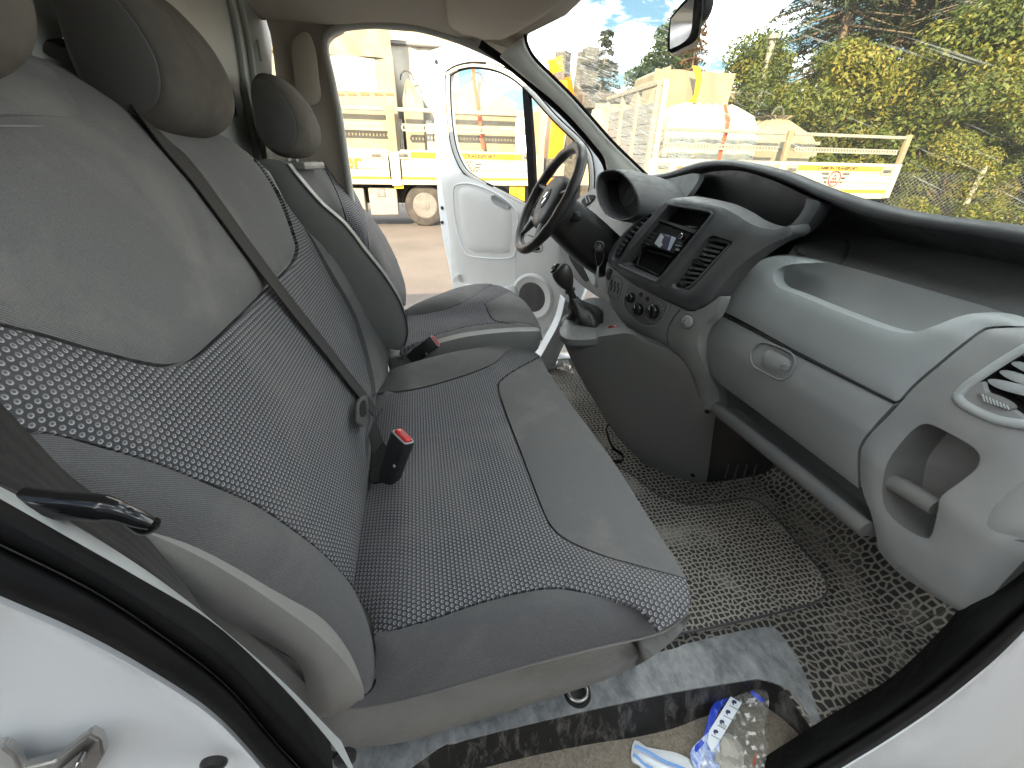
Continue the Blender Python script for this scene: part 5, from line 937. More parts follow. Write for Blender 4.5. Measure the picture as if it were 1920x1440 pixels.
MAT['strap_r'] = base_mat('red_strap', (.55, .07, .02), .7)[0]; MAT['strap_y'] = base_mat('yellow_strap', (.75, .42, .01), .7)[0]
MAT['greyp'] = scuffed('grey_aluminium_boards', (.16, .165, .17), (.24, .245, .25), 3, (1, 1, 6), .3, .7, .5, fine=False)
MAT['wglass'] = clear_glass('wrapped_window_glass', (.55, .68, .68), 1.5, .25)
MAT['film'] = clear_glass('plastic_film', (.97, .97, .95), 1.45, .30)
MAT['wall'] = paint('rendered_wall', (.36, .32, .23), .9, (.30, .26, .19), 1)
MAT['roof_d'] = paint('dark_roof_edge', (.09, .08, .075), .7)
# ground
tag(mesh('ground', [(-60, -60, 0), (90, -60, 0), (90, 110, 0), (-60, 110, 0)], [(0, 1, 2, 3)], MAT['asphalt']), kind='structure')
def bx(name, x0, x1, y0, y1, z0, z1, mat, parent, bev=.008): return rbox(name, ((x0+x1)/2, (y0+y1)/2, (z0+z1)/2), (abs(x1-x0), abs(y1-y0), abs(z1-z0)), mat, parent, bev=bev, seg=1)
def pxz(px, py, y): p = at(px, py, 1, y); return p[0], p[2]
def emblem(c, s, parent, sh=0.0):
    c = np.array(c, float)
    tube('emblem_ring', [c+np.array([s*math.cos(t)+sh*s*math.sin(t), -.004, s*math.sin(t)]) for t in a40], s*.07, MAT['redp'], parent, 6, closed=True)
    for row, n in ((.42, 1), (0, 2), (-.42, 3)):
        for k in range(n):
            x = (k-(n-1)/2)*.42*s+sh*row*s; bx('emblem_square', c[0]+x-s*.14, c[0]+x+s*.14, c[1]-.006, c[1], c[2]+row*s-s*.14, c[2]+row*s+s*.14, MAT['redp'], parent, 0)
    for sgn in (-1, 1):
        for k in range(3):
            zz = c[2]+s*(.62-.55*k); l0 = s*1.2; l1 = s*(2.6-.42*k)
            prism('emblem_wing', [(c[0]+sgn*l0, c[1]-.004, zz-s*.14), (c[0]+sgn*l1-sgn*s*.25, c[1]-.004, zz-s*.14), (c[0]+sgn*l1, c[1]-.004, zz+s*.14), (c[0]+sgn*l0, c[1]-.004, zz+s*.14)], (0, .004, 0), MAT['mach'], parent)
def wheel(parent, x, y, z, r, wd):
    ty = lathe('tyre', [(r*.62, -wd/2), (r*.9, -wd/2), (r*.98, -wd*.42), (r, -wd*.3), (r, wd*.3), (r*.98, wd*.42), (r*.9, wd/2), (r*.62, wd/2), (r*.60, wd*.3)], (x, y, z), (0, -1, 0), MAT['tyre'], parent, 48, cap=False)
    lathe('rim', [(r*.62, wd*.46), (r*.57, wd*.48), (r*.52, wd*.30), (r*.40, wd*.22), (r*.34, wd*.34), (r*.24, wd*.36), (r*.22, wd*.50), (r*.12, wd*.52), (0, wd*.52)], (x, y, z), (0, -1, 0), MAT['rimm'], ty, 40)
    for k in range(10):
        t = 2*math.pi*k/10; lathe('hand_hole', [(r*.07, 0), (0, .002)], (x+r*.45*math.cos(t), y-wd*.275, z+r*.45*math.sin(t)), (0, -1, 0), MAT['hole'], ty, 10)
        lathe('wheel_nut', [(r*.026, 0), (r*.026, .03), (0, .035)], (x+r*.29*math.cos(t+.3), y-wd*.35, z+r*.29*math.sin(t+.3)), (0, -1, 0), MAT['rimm'], ty, 6)
def perf_rail(parent, x0, x1, y, z0, z1, pitch=.085):
    V = []; Fs = []; h = z1-z0
    def q(xa, xb, za, zb):
        b_ = len(V); V.extend([(xa, y, za), (xb, y, za), (xb, y, zb), (xa, y, zb), (xa, y+.03, za), (xb, y+.03, za), (xb, y+.03, zb), (xa, y+.03, zb)])
        for f_ in ((0, 1, 2, 3), (7, 6, 5, 4), (0, 4, 5, 1), (3, 2, 6, 7), (0, 3, 7, 4), (1, 5, 6, 2)): Fs.append(tuple(b_+i for i in f_))
    q(x0, x1, z0, z0+h*.26); q(x0, x1, z1-h*.26, z1)
    n = int((x1-x0)/pitch)
    for i in range(n+1): q(x0+i*pitch-pitch*.27, x0+i*pitch+pitch*.27, z0+h*.26, z1-h*.26)
    return mesh('slotted_rail', V, Fs, MAT['alu'], parent, False)
def latch(parent, x, z, y): 
    l_ = bx('latch_plate', x-.16, x+.16, y-.012, y, z-.09, z+.09, MAT['alu'], parent, .004); bx('latch_handle', x-.11, x+.10, y-.03, y-.012, z-.03, z+.025, MAT['mach'], l_, .004)
# ---- flatbed truck beyond the driver's door
YA = 12.5
tr = thing('flatbed_truck', 'long white flatbed truck with gold bands parked beyond the open driver door', 'truck', (0, YA+1.2, 0))
zt1 = pxz(700, 199, YA)[1]; zt0 = pxz(700, 207, YA)[1]; zm1 = pxz(700, 229.5, YA)[1]; zm0 = pxz(700, 244, YA)[1]; zp1 = pxz(700, 279, YA)[1]; zg1 = pxz(700, 331, YA)[1]; zg0 = pxz(700, 335, YA)[1]; zb0 = pxz(700, 346, YA)[1]
xL = -7.0; xp = pxz(737, 270, YA)[0]; xr = pxz(1001, 290, YA)[0]; xp2 = pxz(985, 270, YA)[0]
for (a_, b_) in ((xL, xp-.16), (xp+.16, xr-.05)):
    h3 = (zp1-zg0)/3
    for k in range(3): bx('side_board', a_, b_, YA, YA+.03, zg0+h3*k+.004, zg0+h3*(k+1)-.004, MAT['tw'], tr, .006)
    bx('top_rail', a_, b_, YA-.01, YA+.05, zt0, zt1, MAT['alu'], tr); perf_rail(tr, a_+.1, b_-.05, YA, zm0, zm1)
    bx('gold_stripe', a_, b_, YA-.004, YA, zg0, zg1, MAT['gold'], tr, 0)
bx('bed_edge', xL, xr, YA+.005, YA+2.5, zb0, zg0-.01, MAT['tw'], tr, .01)
for xx, sh_ in ((xp, 0), (xr, 0), (xp2-8, 0)):
    bx('post', xx-.10, xx+.10, YA-.03, YA+.06, zp1-.05, zt1+.03, MAT['wood'], tr); bx('post_foot', xx-.12, xx+.12, YA-.04, YA+.05, zb0-.03, zp1-.05, MAT['tw'], tr)
for px_ in (706, 757): x_, z_ = pxz(px_, 291, YA); latch(tr, x_, z_, YA)
x_, z_ = pxz(983, 295, YA); latch(tr, x_+.1, z_, YA)
ga, gz1 = pxz(770, 287, YA); gb, gz0 = pxz(980, 297, YA); gz1 = pxz(875, 287.5, YA)[1]; gz0 = pxz(875, 298.5, YA)[1]
bx('gold_band', ga, gb, YA-.005, YA, gz0, gz1, MAT['gold'], tr, 0)
xa = pxz(825, 293, YA)[0]; xb = pxz(930, 293, YA)[0]
def fit_text(name, s, x0, x1, y, z, h, mat, parent, bold=.002, shear=0):
    o = text(name, s, ((x0+x1)/2, y, z), (1, 0, 0), (0, 0, 1), h, mat, parent, .002, bold, 'CENTER', shear)
    xs_ = [v.co.x for v in o.data.vertices]; w_ = max(xs_)-min(xs_); k = (x1-x0)/w_; c_ = (max(xs_)+min(xs_))/2
    for v in o.data.vertices: v.co.x = (x0+x1)/2+(v.co.x-c_)*k
    return o
fit_text('lettering', 'CAMION TRANSPORT', xa, xb, YA-.008, (gz0+gz1)/2, (gz1-gz0)*.66, MAT['txt'], tr, .006)
e0, ez = pxz(879, 315, YA); er = (pxz(879, 303.5, YA)[1]-ez); emblem((e0, YA-.002, ez), er, tr)
xe0 = pxz(645, 306, YA)[0]; xe1 = pxz(679, 306, YA)[0]; ze = (pxz(660, 296, YA)[1]+pxz(660, 318, YA)[1])/2
fit_text('lettering', 'er', xe0, xe1, YA-.008, ze+.05, .32, MAT['org'], tr, .012)
xw, zw = pxz(797, 382, YA); rw = .535
for xx in (xw, xw+1.42): 
    wheel(tr, xx, YA+.35, rw, rw, .36)
    aa = np.linspace(math.radians(-5), math.radians(185), 24); loft('mudguard', [np.array([(xx+(rw+.07)*math.cos(t), YA+yy, rw+(rw+.07)*math.sin(t)) for t in aa]) for yy in (.12, .55)], MAT['mach'], tr, cap=False, closed=False, auto=180)
for (p0, p1) in ((620, 687), (689, 748)):
    xa_, za_ = pxz(p0, 353, YA); xb_, zb_ = pxz(p1, 404, YA); t_ = bx('tool_locker', xa_, xb_, YA+.12, YA+.7, zb_, za_, MAT['alu'], tr, .02)
    xh, zh = pxz((p0+p1)/2-4, 362, YA); bx('locker_latch', xh-.1, xh+.1, YA+.10, YA+.12, zh-.1, zh+.1, MAT['steel'], t_, .01)
xq, zq = pxz(748, 350, YA); bx('side_lamp', xq-.12, xq+.12, YA+.02, YA+.1, zq-.05, zq+.05, MAT['gold'], tr, .01)
bx('chassis', xL, xr+2.2, YA+.8, YA+1.7, .55, zb0-.02, MAT['mach'], tr, .02)
for px_ in (965, 978): x_, z_ = pxz(px_, 355, YA); bx('gold_chevron', x_-.12, x_+.12, YA+.10, YA+.14, z_-.35, z_+.12, MAT['gold'], tr, .01)
xh0 = pxz(1014, 250, YA)[0]; bx('front_stake', xh0-.10, xh0+.12, YA-.02, YA+.10, .9, pxz(1008, 182, YA)[1], MAT['alu'], tr)
# crane between bed and cab
crn = thing('loading_crane', 'orange truck-mounted loading crane folded upright behind the flatbed', 'crane', (pxz(1042, 300, YA)[0], YA+1, 1))
x0, z0 = pxz(1027, 297, YA+.4); x1, z1 = pxz(1056, 150, YA+.4)
prism('column', [(x0, YA+.4, z0), (x0+.42, YA+.4, z0), (x0+.50, YA+.4, z1-.4), (x0+.42, YA+.4, z1), (x0+.12, YA+.4, z1)], (0, .5, 0), MAT['ocrane'], crn)
bx('slew_base', x0-.1, x0+.9, YA+.2, YA+1.5, 1.0, z0, MAT['mach'], crn, .03); bx('control_box', x0, x0+.45, YA+.15, YA+.35, z0-.45, z0-.12, MAT['alu'], crn, .02); bx('orange_guard', x0-.05, x0+.5, YA+.16, YA+.3, 1.05, z0-.5, MAT['ocrane'], crn, .02)
for k, (pa, pb, w_) in enumerate((((1062, 305), (1078, 225), .16), ((1075, 300), (1095, 240), .12))):
    q0 = at(*pa, 1, YA+.7); q1 = at(*pb, 1, YA+.7); tube('hydraulic_arm', [q0, q1], w_, MAT['mach'], crn, 4)
q0 = at(1062, 210, 1, YA+.9); q1 = at(1046, 108, 1, YA+.9); tube('boom', [q0, (q0+q1)/2, q1], .30, MAT['ocrane'], crn, 4); tube('boom_tip', [q1+np.array([.1, -.1, -.9]), q1+np.array([.12, -.1, .1])], .22, MAT['mach'], crn, 4)
q0 = at(1092, 235, 1, YA+1.1); q1 = at(1100, 98, 1, YA+1.1); tube('second_boom', [q0, q0*.6+q1*.4, q1], np.array([.2, .34, .26]), MAT['mach'], crn, 4)
for k in range(3):
    q = q0*(.7-.3*k)+q1*(.3+.3*k); bx('boom_fitting', q[0]-.22, q[0]+.18, q[1]-.5, q[1]-.2, q[2]-.15, q[2]+.2, MAT['mach'], crn, .03)
# loads on the truck
def wavy_sheet(name, x0, x1, y, z0, z1, amp, mat, parent, fr=7, nx=48, nz=20, depth=1.2, top=None):
    V = []; Fs = []
    for j in range(nz):
        v = j/(nz-1)
        for i in range(nx):
            u = i/(nx-1); yy = y - amp*(.5+.5*math.sin(fr*6.28*u+2.2*math.sin(3*v+u*5)))*v**.7 - amp*.6*math.sin(17*u+9*v)
            V.append((x0+(x1-x0)*u, yy, z0+(z1-z0)*v))
    for j in range(nz-1):
        for i in range(nx-1): Fs.append((j*nx+i, j*nx+i+1, (j+1)*nx+i+1, (j+1)*nx+i))
    return mesh(name, V, Fs, mat, parent)
zd = zg0+.02
ld = thing('wrapped_crate', 'tall cream wrapped crate with bunched tarpaulin top, on the flatbed truck', 'crate', (-1.3, 13.2, zd))
xa_, xb_ = -3.2, pxz(741, 150, YA+.3)[0]; ztop = pxz(700, 100, YA+.3)[1]; zz2 = pxz(700, 30, YA+.3)[1]
bx('crate_body', xa_, xb_, YA+.3, YA+2.2, zd, ztop, MAT['sheet'], ld, .03); wavy_sheet('tarpaulin', xa_, xb_-.03, YA+.28, ztop-.08, zz2+1.2, .10, MAT['sheet'], ld, 5)
bx('tarpaulin_back', xa_, xb_-.05, YA+.5, YA+2.1, ztop, zz2+1.2, MAT['sheet'], ld, .05)
bx('cover_panel', pxz(618, 120, YA+.3)[0], pxz(703, 120, YA+.3)[0], YA+.28, YA+.3, pxz(660, 172, YA+.3)[1], pxz(660, 106, YA+.3)[1], MAT['wrap'], ld, .01)
for px_ in (637, 660, 684, 710, 730):
    x_, z_ = pxz(px_, 176, YA+.28); fit_text('print', 'EgoKiefer', x_-.11, x_+.11, YA+.272, z_, .055, MAT['org'], ld, .001)
fo = thing('foil_wrapped_load', 'bulky load wrapped in shiny white foil, on the flatbed beside the tall crate', 'load', (.2, 13.6, zd))
x0_, _ = pxz(738, 150, 13.5); x1_, _ = pxz(860, 150, 13.5); zt_ = pxz(780, 88, 13.5)[1]
bx('load_body', x0_+.03, x1_, 13.6, 15.0, zd, zt_, MAT['wrap'], fo, .1); wavy_sheet('foil', x0_, x1_, 13.55, zd, zt_, .07, MAT['wrap'], fo, 3)
bx('top_beam', x0_, x1_+.3, 13.4, 15, zt_, zt_+.10, MAT['greyp'], fo, .03)
def pyramid(thn, lab, x0, x1, y0, y1, z0, zs, zap, mat, ax=.5, ay=.45, top=.10):
    t_ = thing(thn, lab, 'covered module', ((x0+x1)/2, (y0+y1)/2, z0)); bx('module_body', x0, x1, y0, y1, z0, zs, mat, t_, .03)
    V = []; n = 28
    def ring(s, z, am):
        out = []
        for k in range(4*n):
            sd, u = divmod(k, n); u /= n
            p = [(u, 0), (1, u), (1-u, 1), (0, 1-u)][sd]; cx, cy = ax+(p[0]-ax)*s, ay+(p[1]-ay)*s; w_ = am*math.sin(k*.9+z*3)*(.5+.5*math.sin(k*.37))
            out.append((x0+(x1-x0)*cx, y0+(y1-y0)*cy+w_, z+w_))
        return np.array(out)
    loft('tarpaulin', [ring(1.03, zs-.12, .0), ring(1.03, zs+.02, .015), ring(.9, zs+(zap-zs)*.28, .03), ring(.55, zs+(zap-zs)*.62, .05), ring(.25, zs+(zap-zs)*.9, .03), ring(top, zap, .01)], mat, t_, auto=50)
    lp = np.array([(x0+(x1-x0)*ax+.16*math.cos(t), y0+(y1-y0)*ay, zap-.02+.2*math.sin(t)) for t in np.linspace(0, math.pi, 12)]); tube('lifting_loop', lp, .02, MAT['mach'], t_, 6)
    return t_
xa_, za_ = pxz(836, 203, YA+.35); xb_, _ = pxz(968, 203, YA+.35); zap = pxz(895, 150, YA+1.0)[1]
m1 = pyramid('dormer_module', 'cream tarpaulin-covered dormer module strapped in red, framed by the open door window', xa_, xb_, YA+.35, YA+2.0, zd, za_, zap, MAT['sheet'])
for px_ in (852, 875, 897, 917, 938, 958):
    x_, z_ = pxz(px_, 213, YA+.33); fit_text('print', 'EgoKiefer', x_-.10, x_+.10, YA+.335, z_, .05, MAT['org'], m1, .001)
stp = thing('lashing_strap', 'red lashing strap running over the covered dormer module on the flatbed', 'strap', tuple(at(905, 275, 1, YA+.2)))
ribbon('strap', [at(886, 120, 1, YA+.5), at(890, 160, 1, YA+.35), at(897, 205, 1, YA+.25), at(901, 240, 1, YA+.2), at(906, 280, 1, YA+.15)], (1, 0, 0), .085, .01, MAT['strap_r'], stp)
xa_, za_ = pxz(756, 196, 13.3); xb_, _ = pxz(792, 196, 13.3)
pyramid('small_covered_load', 'small peaked tarpaulin-covered load between the tall crate and the dormer module', xa_, xb_, 12.9, 13.5, zd, za_, pxz(768, 150, 13.2)[1], MAT['sheet'], .3, .4, .08)
for k, (pa, pb) in enumerate(((740, 752), (800, 812))):
    bb = thing('leaning_board', ('upright white board behind the flatbed rails, next to the tall crate', 'upright white board behind the flatbed rails, next to the dormer module')[k], 'board', (pxz(pa, 250, 12.9)[0], 12.9, zd), group='boards on the flatbed'); x0_, _ = pxz(pa, 250, 12.9); x1_, _ = pxz(pb, 250, 12.9); bx('panel_sheet', x0_, x1_, 12.85, 12.9, zd, 2.55, MAT['wrap'], bb, .01); bx('panel_edge', x1_+.004, x1_+.05, 12.84, 12.9, zd, 2.55, MAT['alu'], bb, .005)
# gantry bridge far behind
gan = thing('gantry_walkway', 'cream gantry walkway with railings, far behind the flatbed truck', 'gantry', (pxz(790, 90, 34)[0], 34, 0))
x0_, z0_ = pxz(720, 74, 34); x1_, z1_ = pxz(880, 66, 34); 
bx('beam', x0_, x1_, 34, 34.6, z0_-.25, z1_, MAT['wall'], gan, .03)
for k in range(18):
    x_ = x0_+(x1_-x0_)*k/17; bx('rail_post', x_-.03, x_+.03, 34, 34.05, z1_, z1_+.9, MAT['mach'], gan, 0)
for zz in (.45, .9): bx('handrail', x0_, x1_, 34, 34.05, z1_+zz-.03, z1_+zz+.03, MAT['mach'], gan, 0)
for px_ in (765, 790, 833, 846): x_, _ = pxz(px_, 80, 34); bx('leg', x_-.15, x_+.15, 34.1, 34.4, 0, z1_+(.9 if px_ > 780 else 0), MAT['wall'], gan, .02)
# ---- trailer on the right
YB = 9.0
tl = thing('flatbed_trailer', 'white flatbed trailer with gold CAMION TRANSPORT band, seen over the dashboard', 'trailer', (8, YB+1.2, 0))
X0 = pxz(1224, 310, YB)[0]; X1 = pxz(1684, 310, YB)[0]; XP = pxz(1469, 300, YB)[0]
zt1 = pxz(1480, 247, YB)[1]; zt0 = pxz(1480, 253.5, YB)[1]; zm1 = pxz(1480, 274.5, YB)[1]; zm0 = pxz(1480, 284.5, YB)[1]; zp1 = pxz(1500, 303, YB)[1]; zg1 = pxz(1620, 356, YB)[1]; zg0 = pxz(1620, 361, YB)[1]
for (a_, b_) in ((X0+.05, XP-.10), (XP+.10, X1-.06)):
    h3 = (zp1-zg0)/3
    for k in range(3): bx('side_board', a_, b_, YB, YB+.03, zg0+h3*k+.003, zg0+h3*(k+1)-.003, MAT['tw'], tl, .005)
    bx('top_rail', a_, b_, YB-.01, YB+.05, zt0, zt1, MAT['alu'], tl); perf_rail(tl, a_+.12, b_-.1, YB, zm0, zm1, .075); bx('gold_stripe', a_, b_, YB-.004, YB, zg0, zg1, MAT['gold'], tl, 0)
for xx in (X0, XP, X1): bx('post', xx-.06, xx+.06, YB-.03, YB+.05, zp1, zt1+.03, MAT['wood'], tl); bx('post_foot', xx-.08, xx+.08, YB-.035, YB+.04, zg0-.12, zp1-.002, MAT['tw'], tl)
bx('bed_edge', X0, X1, YB+.01, YB+2.45, zg0-.14, zg0-.01, MAT['tw'], tl, .01); bx('chassis', X0, X1, YB+.8, YB+1.6, .5, zg0-.15, MAT['mach'], tl, .02)
for xx in (X1-1.6, X1-2.9): wheel(tl, xx, YB+.4, .5, .5, .34)
for xx in (X0+.24, XP-.28, XP+.28, X1-.26): latch(tl, xx, (zp1+zp1)/2-.16, YB)
ga = pxz(1483, 315, YB)[0]; gb = pxz(1655, 318, YB)[0]; gz1 = pxz(1570, 311, YB)[1]; gz0 = pxz(1570, 320.5, YB)[1]
bx('gold_band', ga, gb, YB-.005, YB, gz0, gz1, MAT['gold'], tl, 0)
fit_text('lettering', 'CAMION TRANSPORT', pxz(1533, 315, YB)[0], pxz(1608, 317, YB)[0], YB-.008, (gz0+gz1)/2, (gz1-gz0)*.62, MAT['txt'], tl, .005)
e0, ez = pxz(1564, 335, YB); emblem((e0, YB-.002, ez), .155, tl)
xf, zf = pxz(1276, 318, YB); bx('lettering', xf-.10, xf-.03, YB-.005, YB, zf-.2, zf+.06, MAT['org'], tl, 0); bx('lettering', xf-.03, xf+.14, YB-.005, YB, zf, zf+.06, MAT['org'], tl, 0); bx('lettering', xf-.03, xf+.10, YB-.005, YB, zf-.12, zf-.07, MAT['org'], tl, 0)
# far side rail and the tailgate
for (za, zb, nm) in ((zt0, zt1, 'far_rail'), (zm0, zm1, 'far_rail')): bx(nm, X0, X1, YB+2.4, YB+2.45, za-.05, zb-.02, MAT['alu'], tl)
bx('post', XP+1.3, XP+1.42, YB+2.36, YB+2.46, zp1-.6, zt1, MAT['wood'], tl)
# headboard of grey boards
hz1 = pxz(1236, 160, YB)[1]
nb = 9; hh = (hz1-.25-1.1)/nb
for k in range(nb): bx('head_board', X0-.10, X0-.06, YB+.05, YB+2.4, 1.1+hh*k+.006, 1.1+hh*(k+1)-.006, MAT['greyp'], tl, .006)
for yy in (YB+.05, YB+.85, YB+1.6, YB+2.38): bx('head_post', X0-.16, X0-.06, yy-.05, yy+.05, 1.0, hz1, MAT['alu'], tl)
bx('head_beam', X0-.18, X0-.06, YB, YB+2.45, hz1, hz1+.08, MAT['alu'], tl)
bx('corner_post', X0-.05, X0+.06, YB-.04, YB+.06, zg0-.1, hz1+.1, MAT['tw'], tl)
# loads on the trailer
zd = zg0+.02
xa_, _ = pxz(1215, 230, YB+1.3); xb_, zt_ = pxz(1372, 143, YB+1.3)
tall = thing('tall_covered_crate', 'tall white sheeted crate with yellow lifting slings, on the trailer behind its headboard', 'crate', ((xa_+xb_)/2, YB+1.8, zd))
bx('crate_body', xa_, xb_, YB+1.3, YB+2.3, zd, zt_, MAT['sheet'], tall, .05); wavy_sheet('sheet', xa_-.05, xb_+.02, YB+1.27, zd, zt_+.04, .05, MAT['sheet'], tall, 2)
prism('peaked_cover', [(xa_-.25, YB+1.2, zt_-.9), (xa_+.35, YB+1.2, zt_-.8), (xa_+.30, YB+1.2, zt_+.1), (xa_+.05, YB+1.2, zt_+.0)], (0, .9, 0), MAT['sheet'], tall)
for dx_ in (0, .09): ribbon('sling', [at(1302, 124, 1, YB+1.0)+np.array([dx_, 0, 0]), at(1309, 150, 1, YB+.95)+np.array([dx_*.5, 0, 0]), at(1305, 178, 1, YB+.9), at(1300, 192, 1, YB+.9)-np.array([dx_, 0, 0])], (1, 0, 0), .09, .015, MAT['strap_y'], tall)
xa_, za_ = pxz(1250, 240, YB+.35); xb_, zt_ = pxz(1416, 240, YB+.35)
gm = thing('window_module', 'dormer module with glazed windows under clear plastic film, on the trailer', 'covered module', ((xa_+xb_)/2, YB+1, zd))
bx('core', xa_+.05, xb_-.05, YB+.45, YB+1.1, zd, zt_, MAT['wrap'], gm, .03)
wz0, wz1 = pxz(1330, 300, YB+.35)[1], pxz(1330, 252, YB+.35)[1]
for (p0, p1) in ((1258, 1303), (1310, 1384), (1390, 1420)):
    x0_, _ = pxz(p0, 270, YB+.35); x1_, _ = pxz(p1, 270, YB+.35); f_ = bx('window', x0_, x1_, YB+.36, YB+.43, wz0, wz1, MAT['tw'], gm, .01); bx('pane', x0_+.06, x1_-.06, YB+.352, YB+.36, wz0+.05, wz1-.06, MAT['wglass'], f_, 0)
n = 20; 
def fring(s, z, ax_=.5): 
    out = []
    for k in range(4*n):
        sd, u = divmod(k, n); u /= n; p = [(u, 0), (1, u), (1-u, 1), (0, 1-u)][sd]; out.append((xa_+(xb_-xa_)*(ax_+(p[0]-ax_)*s), YB+.32+.9*(.5+(p[1]-.5)*s)+.02*math.sin(k*1.3), z+.03*math.sin(k*1.7)))
    return np.array(out)
ztf = pxz(1340, 198, YB+.7)[1]
loft('film', [fring(1.02, zd), fring(1.03, zt_), fring(.92, zt_+(ztf-zt_)*.5), fring(.62, ztf-.05), fring(.5, ztf)], MAT['film'], gm, auto=40, cap=False)
st2 = thing('lashing_strap', 'orange-red lashing strap hanging over the film-covered module on the trailer', 'strap', tuple(at(1350, 300, 1, YB+.1)))
ribbon('strap', [at(1359, 196, 1, YB+.4), at(1366, 225, 1, YB+.2), at(1362, 250, 1, YB+.1), at(1354, 275, 1, YB+.06), at(1348, 302, 1, YB+.06)], (1, 0, 0), .075, .008, MAT['strap_r'], st2)
xa_, za_ = pxz(1416, 272, YB+.4); xb_, _ = pxz(1527, 272, YB+.4); 
pyramid('peaked_module', 'white peaked tarpaulin module with lifting loop, at the open end of the trailer', xa_, xb_, YB+.4, YB+1.9, zd, pxz(1470, 268, YB+.4)[1], pxz(1478, 219, YB+.9)[1], MAT['sheet'], .52, .35, .42)
# ---- building, pole, fence
bl_ = thing('low_building', 'low cream building with dark flat roof edge, behind the crane and trailer', 'building', (pxz(1130, 250, 24)[0], 25, 0))
x0_, z_ = pxz(1100, 188, 24); x1_, _ = pxz(1200, 188, 24); bx('wall', x0_, x1_+5, 24, 30, 0, z_, MAT['wall'], bl_, .02); bx('roof_edge', x0_-.2, x1_+5.2, 23.8, 30.2, z_, z_+.35, MAT['roof_d'], bl_, .02)
xa_, za_ = pxz(1130, 178, 24); bx('antenna', xa_-.03, xa_+.03, 24.4, 24.46, z_+.3, za_+.6, MAT['mach'], bl_, 0); bx('antenna_bar', xa_-.5, xa_+.5, 24.4, 24.46, za_+.1, za_+.15, MAT['mach'], bl_, 0)
bx('window', x0_+1.5, x0_+2.6, 23.97, 24.0, z_-1.8, z_-.7, MAT['wglass'], bl_, .01)
pl = thing('lamp_pole', 'galvanised steel pole with side bracket rising behind the trailer', 'pole', (pxz(1410, 240, 14)[0], 14, 0))
q0 = at(1405, 250, 1, 14); q1 = at(1449, 74, 1, 14); tube('pole_shaft', [(q1[0], 14, 0), (q1[0], 14, q1[2])], .10, MAT['alu'], pl, 12); tube('pole_cap', [(q1[0], 14, q1[2]), (q1[0], 14, q1[2]+.12)], .16, MAT['alu'], pl, 10)
z1_ = pxz(1430, 178, 14)[1]; tube('bracket', [(q1[0], 14, z1_), (q1[0]-1.1, 14, z1_)], .05, MAT['alu'], pl, 6); tube('bracket', [(q1[0], 14, z1_-.7), (q1[0]-1.1, 14, z1_)], .04, MAT['alu'], pl, 6)
# chain-link fence
fen = thing('chain_link_fence', 'chain-link fence with leaning concrete posts in front of the hedge', 'fence', (13, 8.5, 0))
FA = np.array([10.2, 9.6]); FB = np.array([16.5, 7.3]); fl = np.linalg.norm(FB-FA); V = []; E = []
fd = (FB-FA)/fl; Hh = 1.55; pit = .10
Vv = []; Ff = []
def wire(p, q, r=.0026):
    p = np.array(p); q = np.array(q); b_ = len(Vv); n1 = np.array([-fd[1], fd[0], 0])*r; n2 = np.array([0, 0, 1.])*r
    for c_ in (p, q): Vv.extend([c_+n1, c_+n2, c_-n1-n2])
    for k in range(3): Ff.append((b_+k, b_+(k+1) % 3, b_+3+(k+1) % 3, b_+3+k))
m_ = int((fl+Hh)/pit)
for i in range(m_):
    s0 = i*pit-Hh
    for sg in (1, -1):
        a_, b_ = s0, s0+Hh
        za, zb = (.05, .05+Hh) if sg > 0 else (.05+Hh, .05)
        if a_ < 0: t = -a_/Hh; za = za+(zb-za)*t; a_ = 0
        if b_ > fl: t = (fl-a_)/(b_-a_); zb = za+(zb-za)*t; b_ = fl
        if b_-a_ < .02: continue
        wire((*(FA+fd*a_), za), (*(FA+fd*b_), zb))
wm = mesh('wire_mesh', Vv, Ff, MAT['greyp'], fen); wm['kind'] = 'stuff'
for k, s in enumerate((.3, 3.1, 5.6)):
    p = FA+fd*s; tube('post', [(p[0], p[1], 0), (p[0]+.0, p[1]-.05, 1.75)], .07, MAT['alu'], fen, 4)
# ------------------------------------------------------------------ trees
def leaf_mat(name, cols, trans=.35):
    m = bpy.data.materials.new(name); m.use_nodes = True; t = m.node_tree; t.nodes.clear(); out = N(t, 'ShaderNodeOutputMaterial')
    at_ = N(t, 'ShaderNodeAttribute'); at_.attribute_name = 'tone'
    c = N(t, 'ShaderNodeValToRGB'); c.color_ramp.elements[0].color = (*cols[0], 1); c.color_ramp.elements[1].color = (*cols[-1], 1)
    for i, q in enumerate(cols[1:-1]): e = c.color_ramp.elements.new((i+1)/(len(cols)-1)); e.color = (*q, 1)
    L(t, at_.outputs['Fac'], c.inputs[0])
    d = N(t, 'ShaderNodeBsdfPrincipled', in_={'Roughness': .55}); L(t, c.outputs[0], d.inputs['Base Color']); tl_ = N(t, 'ShaderNodeBsdfTranslucent'); L(t, c.outputs[0], tl_.inputs['Color'])
    mx = N(t, 'ShaderNodeMixShader', in_={0: trans}); L(t, d.outputs[0], mx.inputs[1]); L(t, tl_.outputs[0], mx.inputs[2]); L(t, mx.outputs[0], out.inputs[0]); return m
MAT['leaf_y'] = leaf_mat('maple_leaves', [(.04, .062, .014), (.085, .118, .02), (.155, .17, .024), (.27, .21, .03)])
MAT['leaf_g'] = leaf_mat('green_leaves', [(.022, .045, .012), (.045, .08, .018), (.08, .11, .02)])
MAT['leaf_b'] = leaf_mat('russet_needles', [(.10, .05, .02), (.16, .085, .03), (.20, .11, .035)])
MAT['needle'] = leaf_mat('spruce_needles', [(.010, .022, .010), (.020, .038, .014), (.05, .065, .018)], .15)
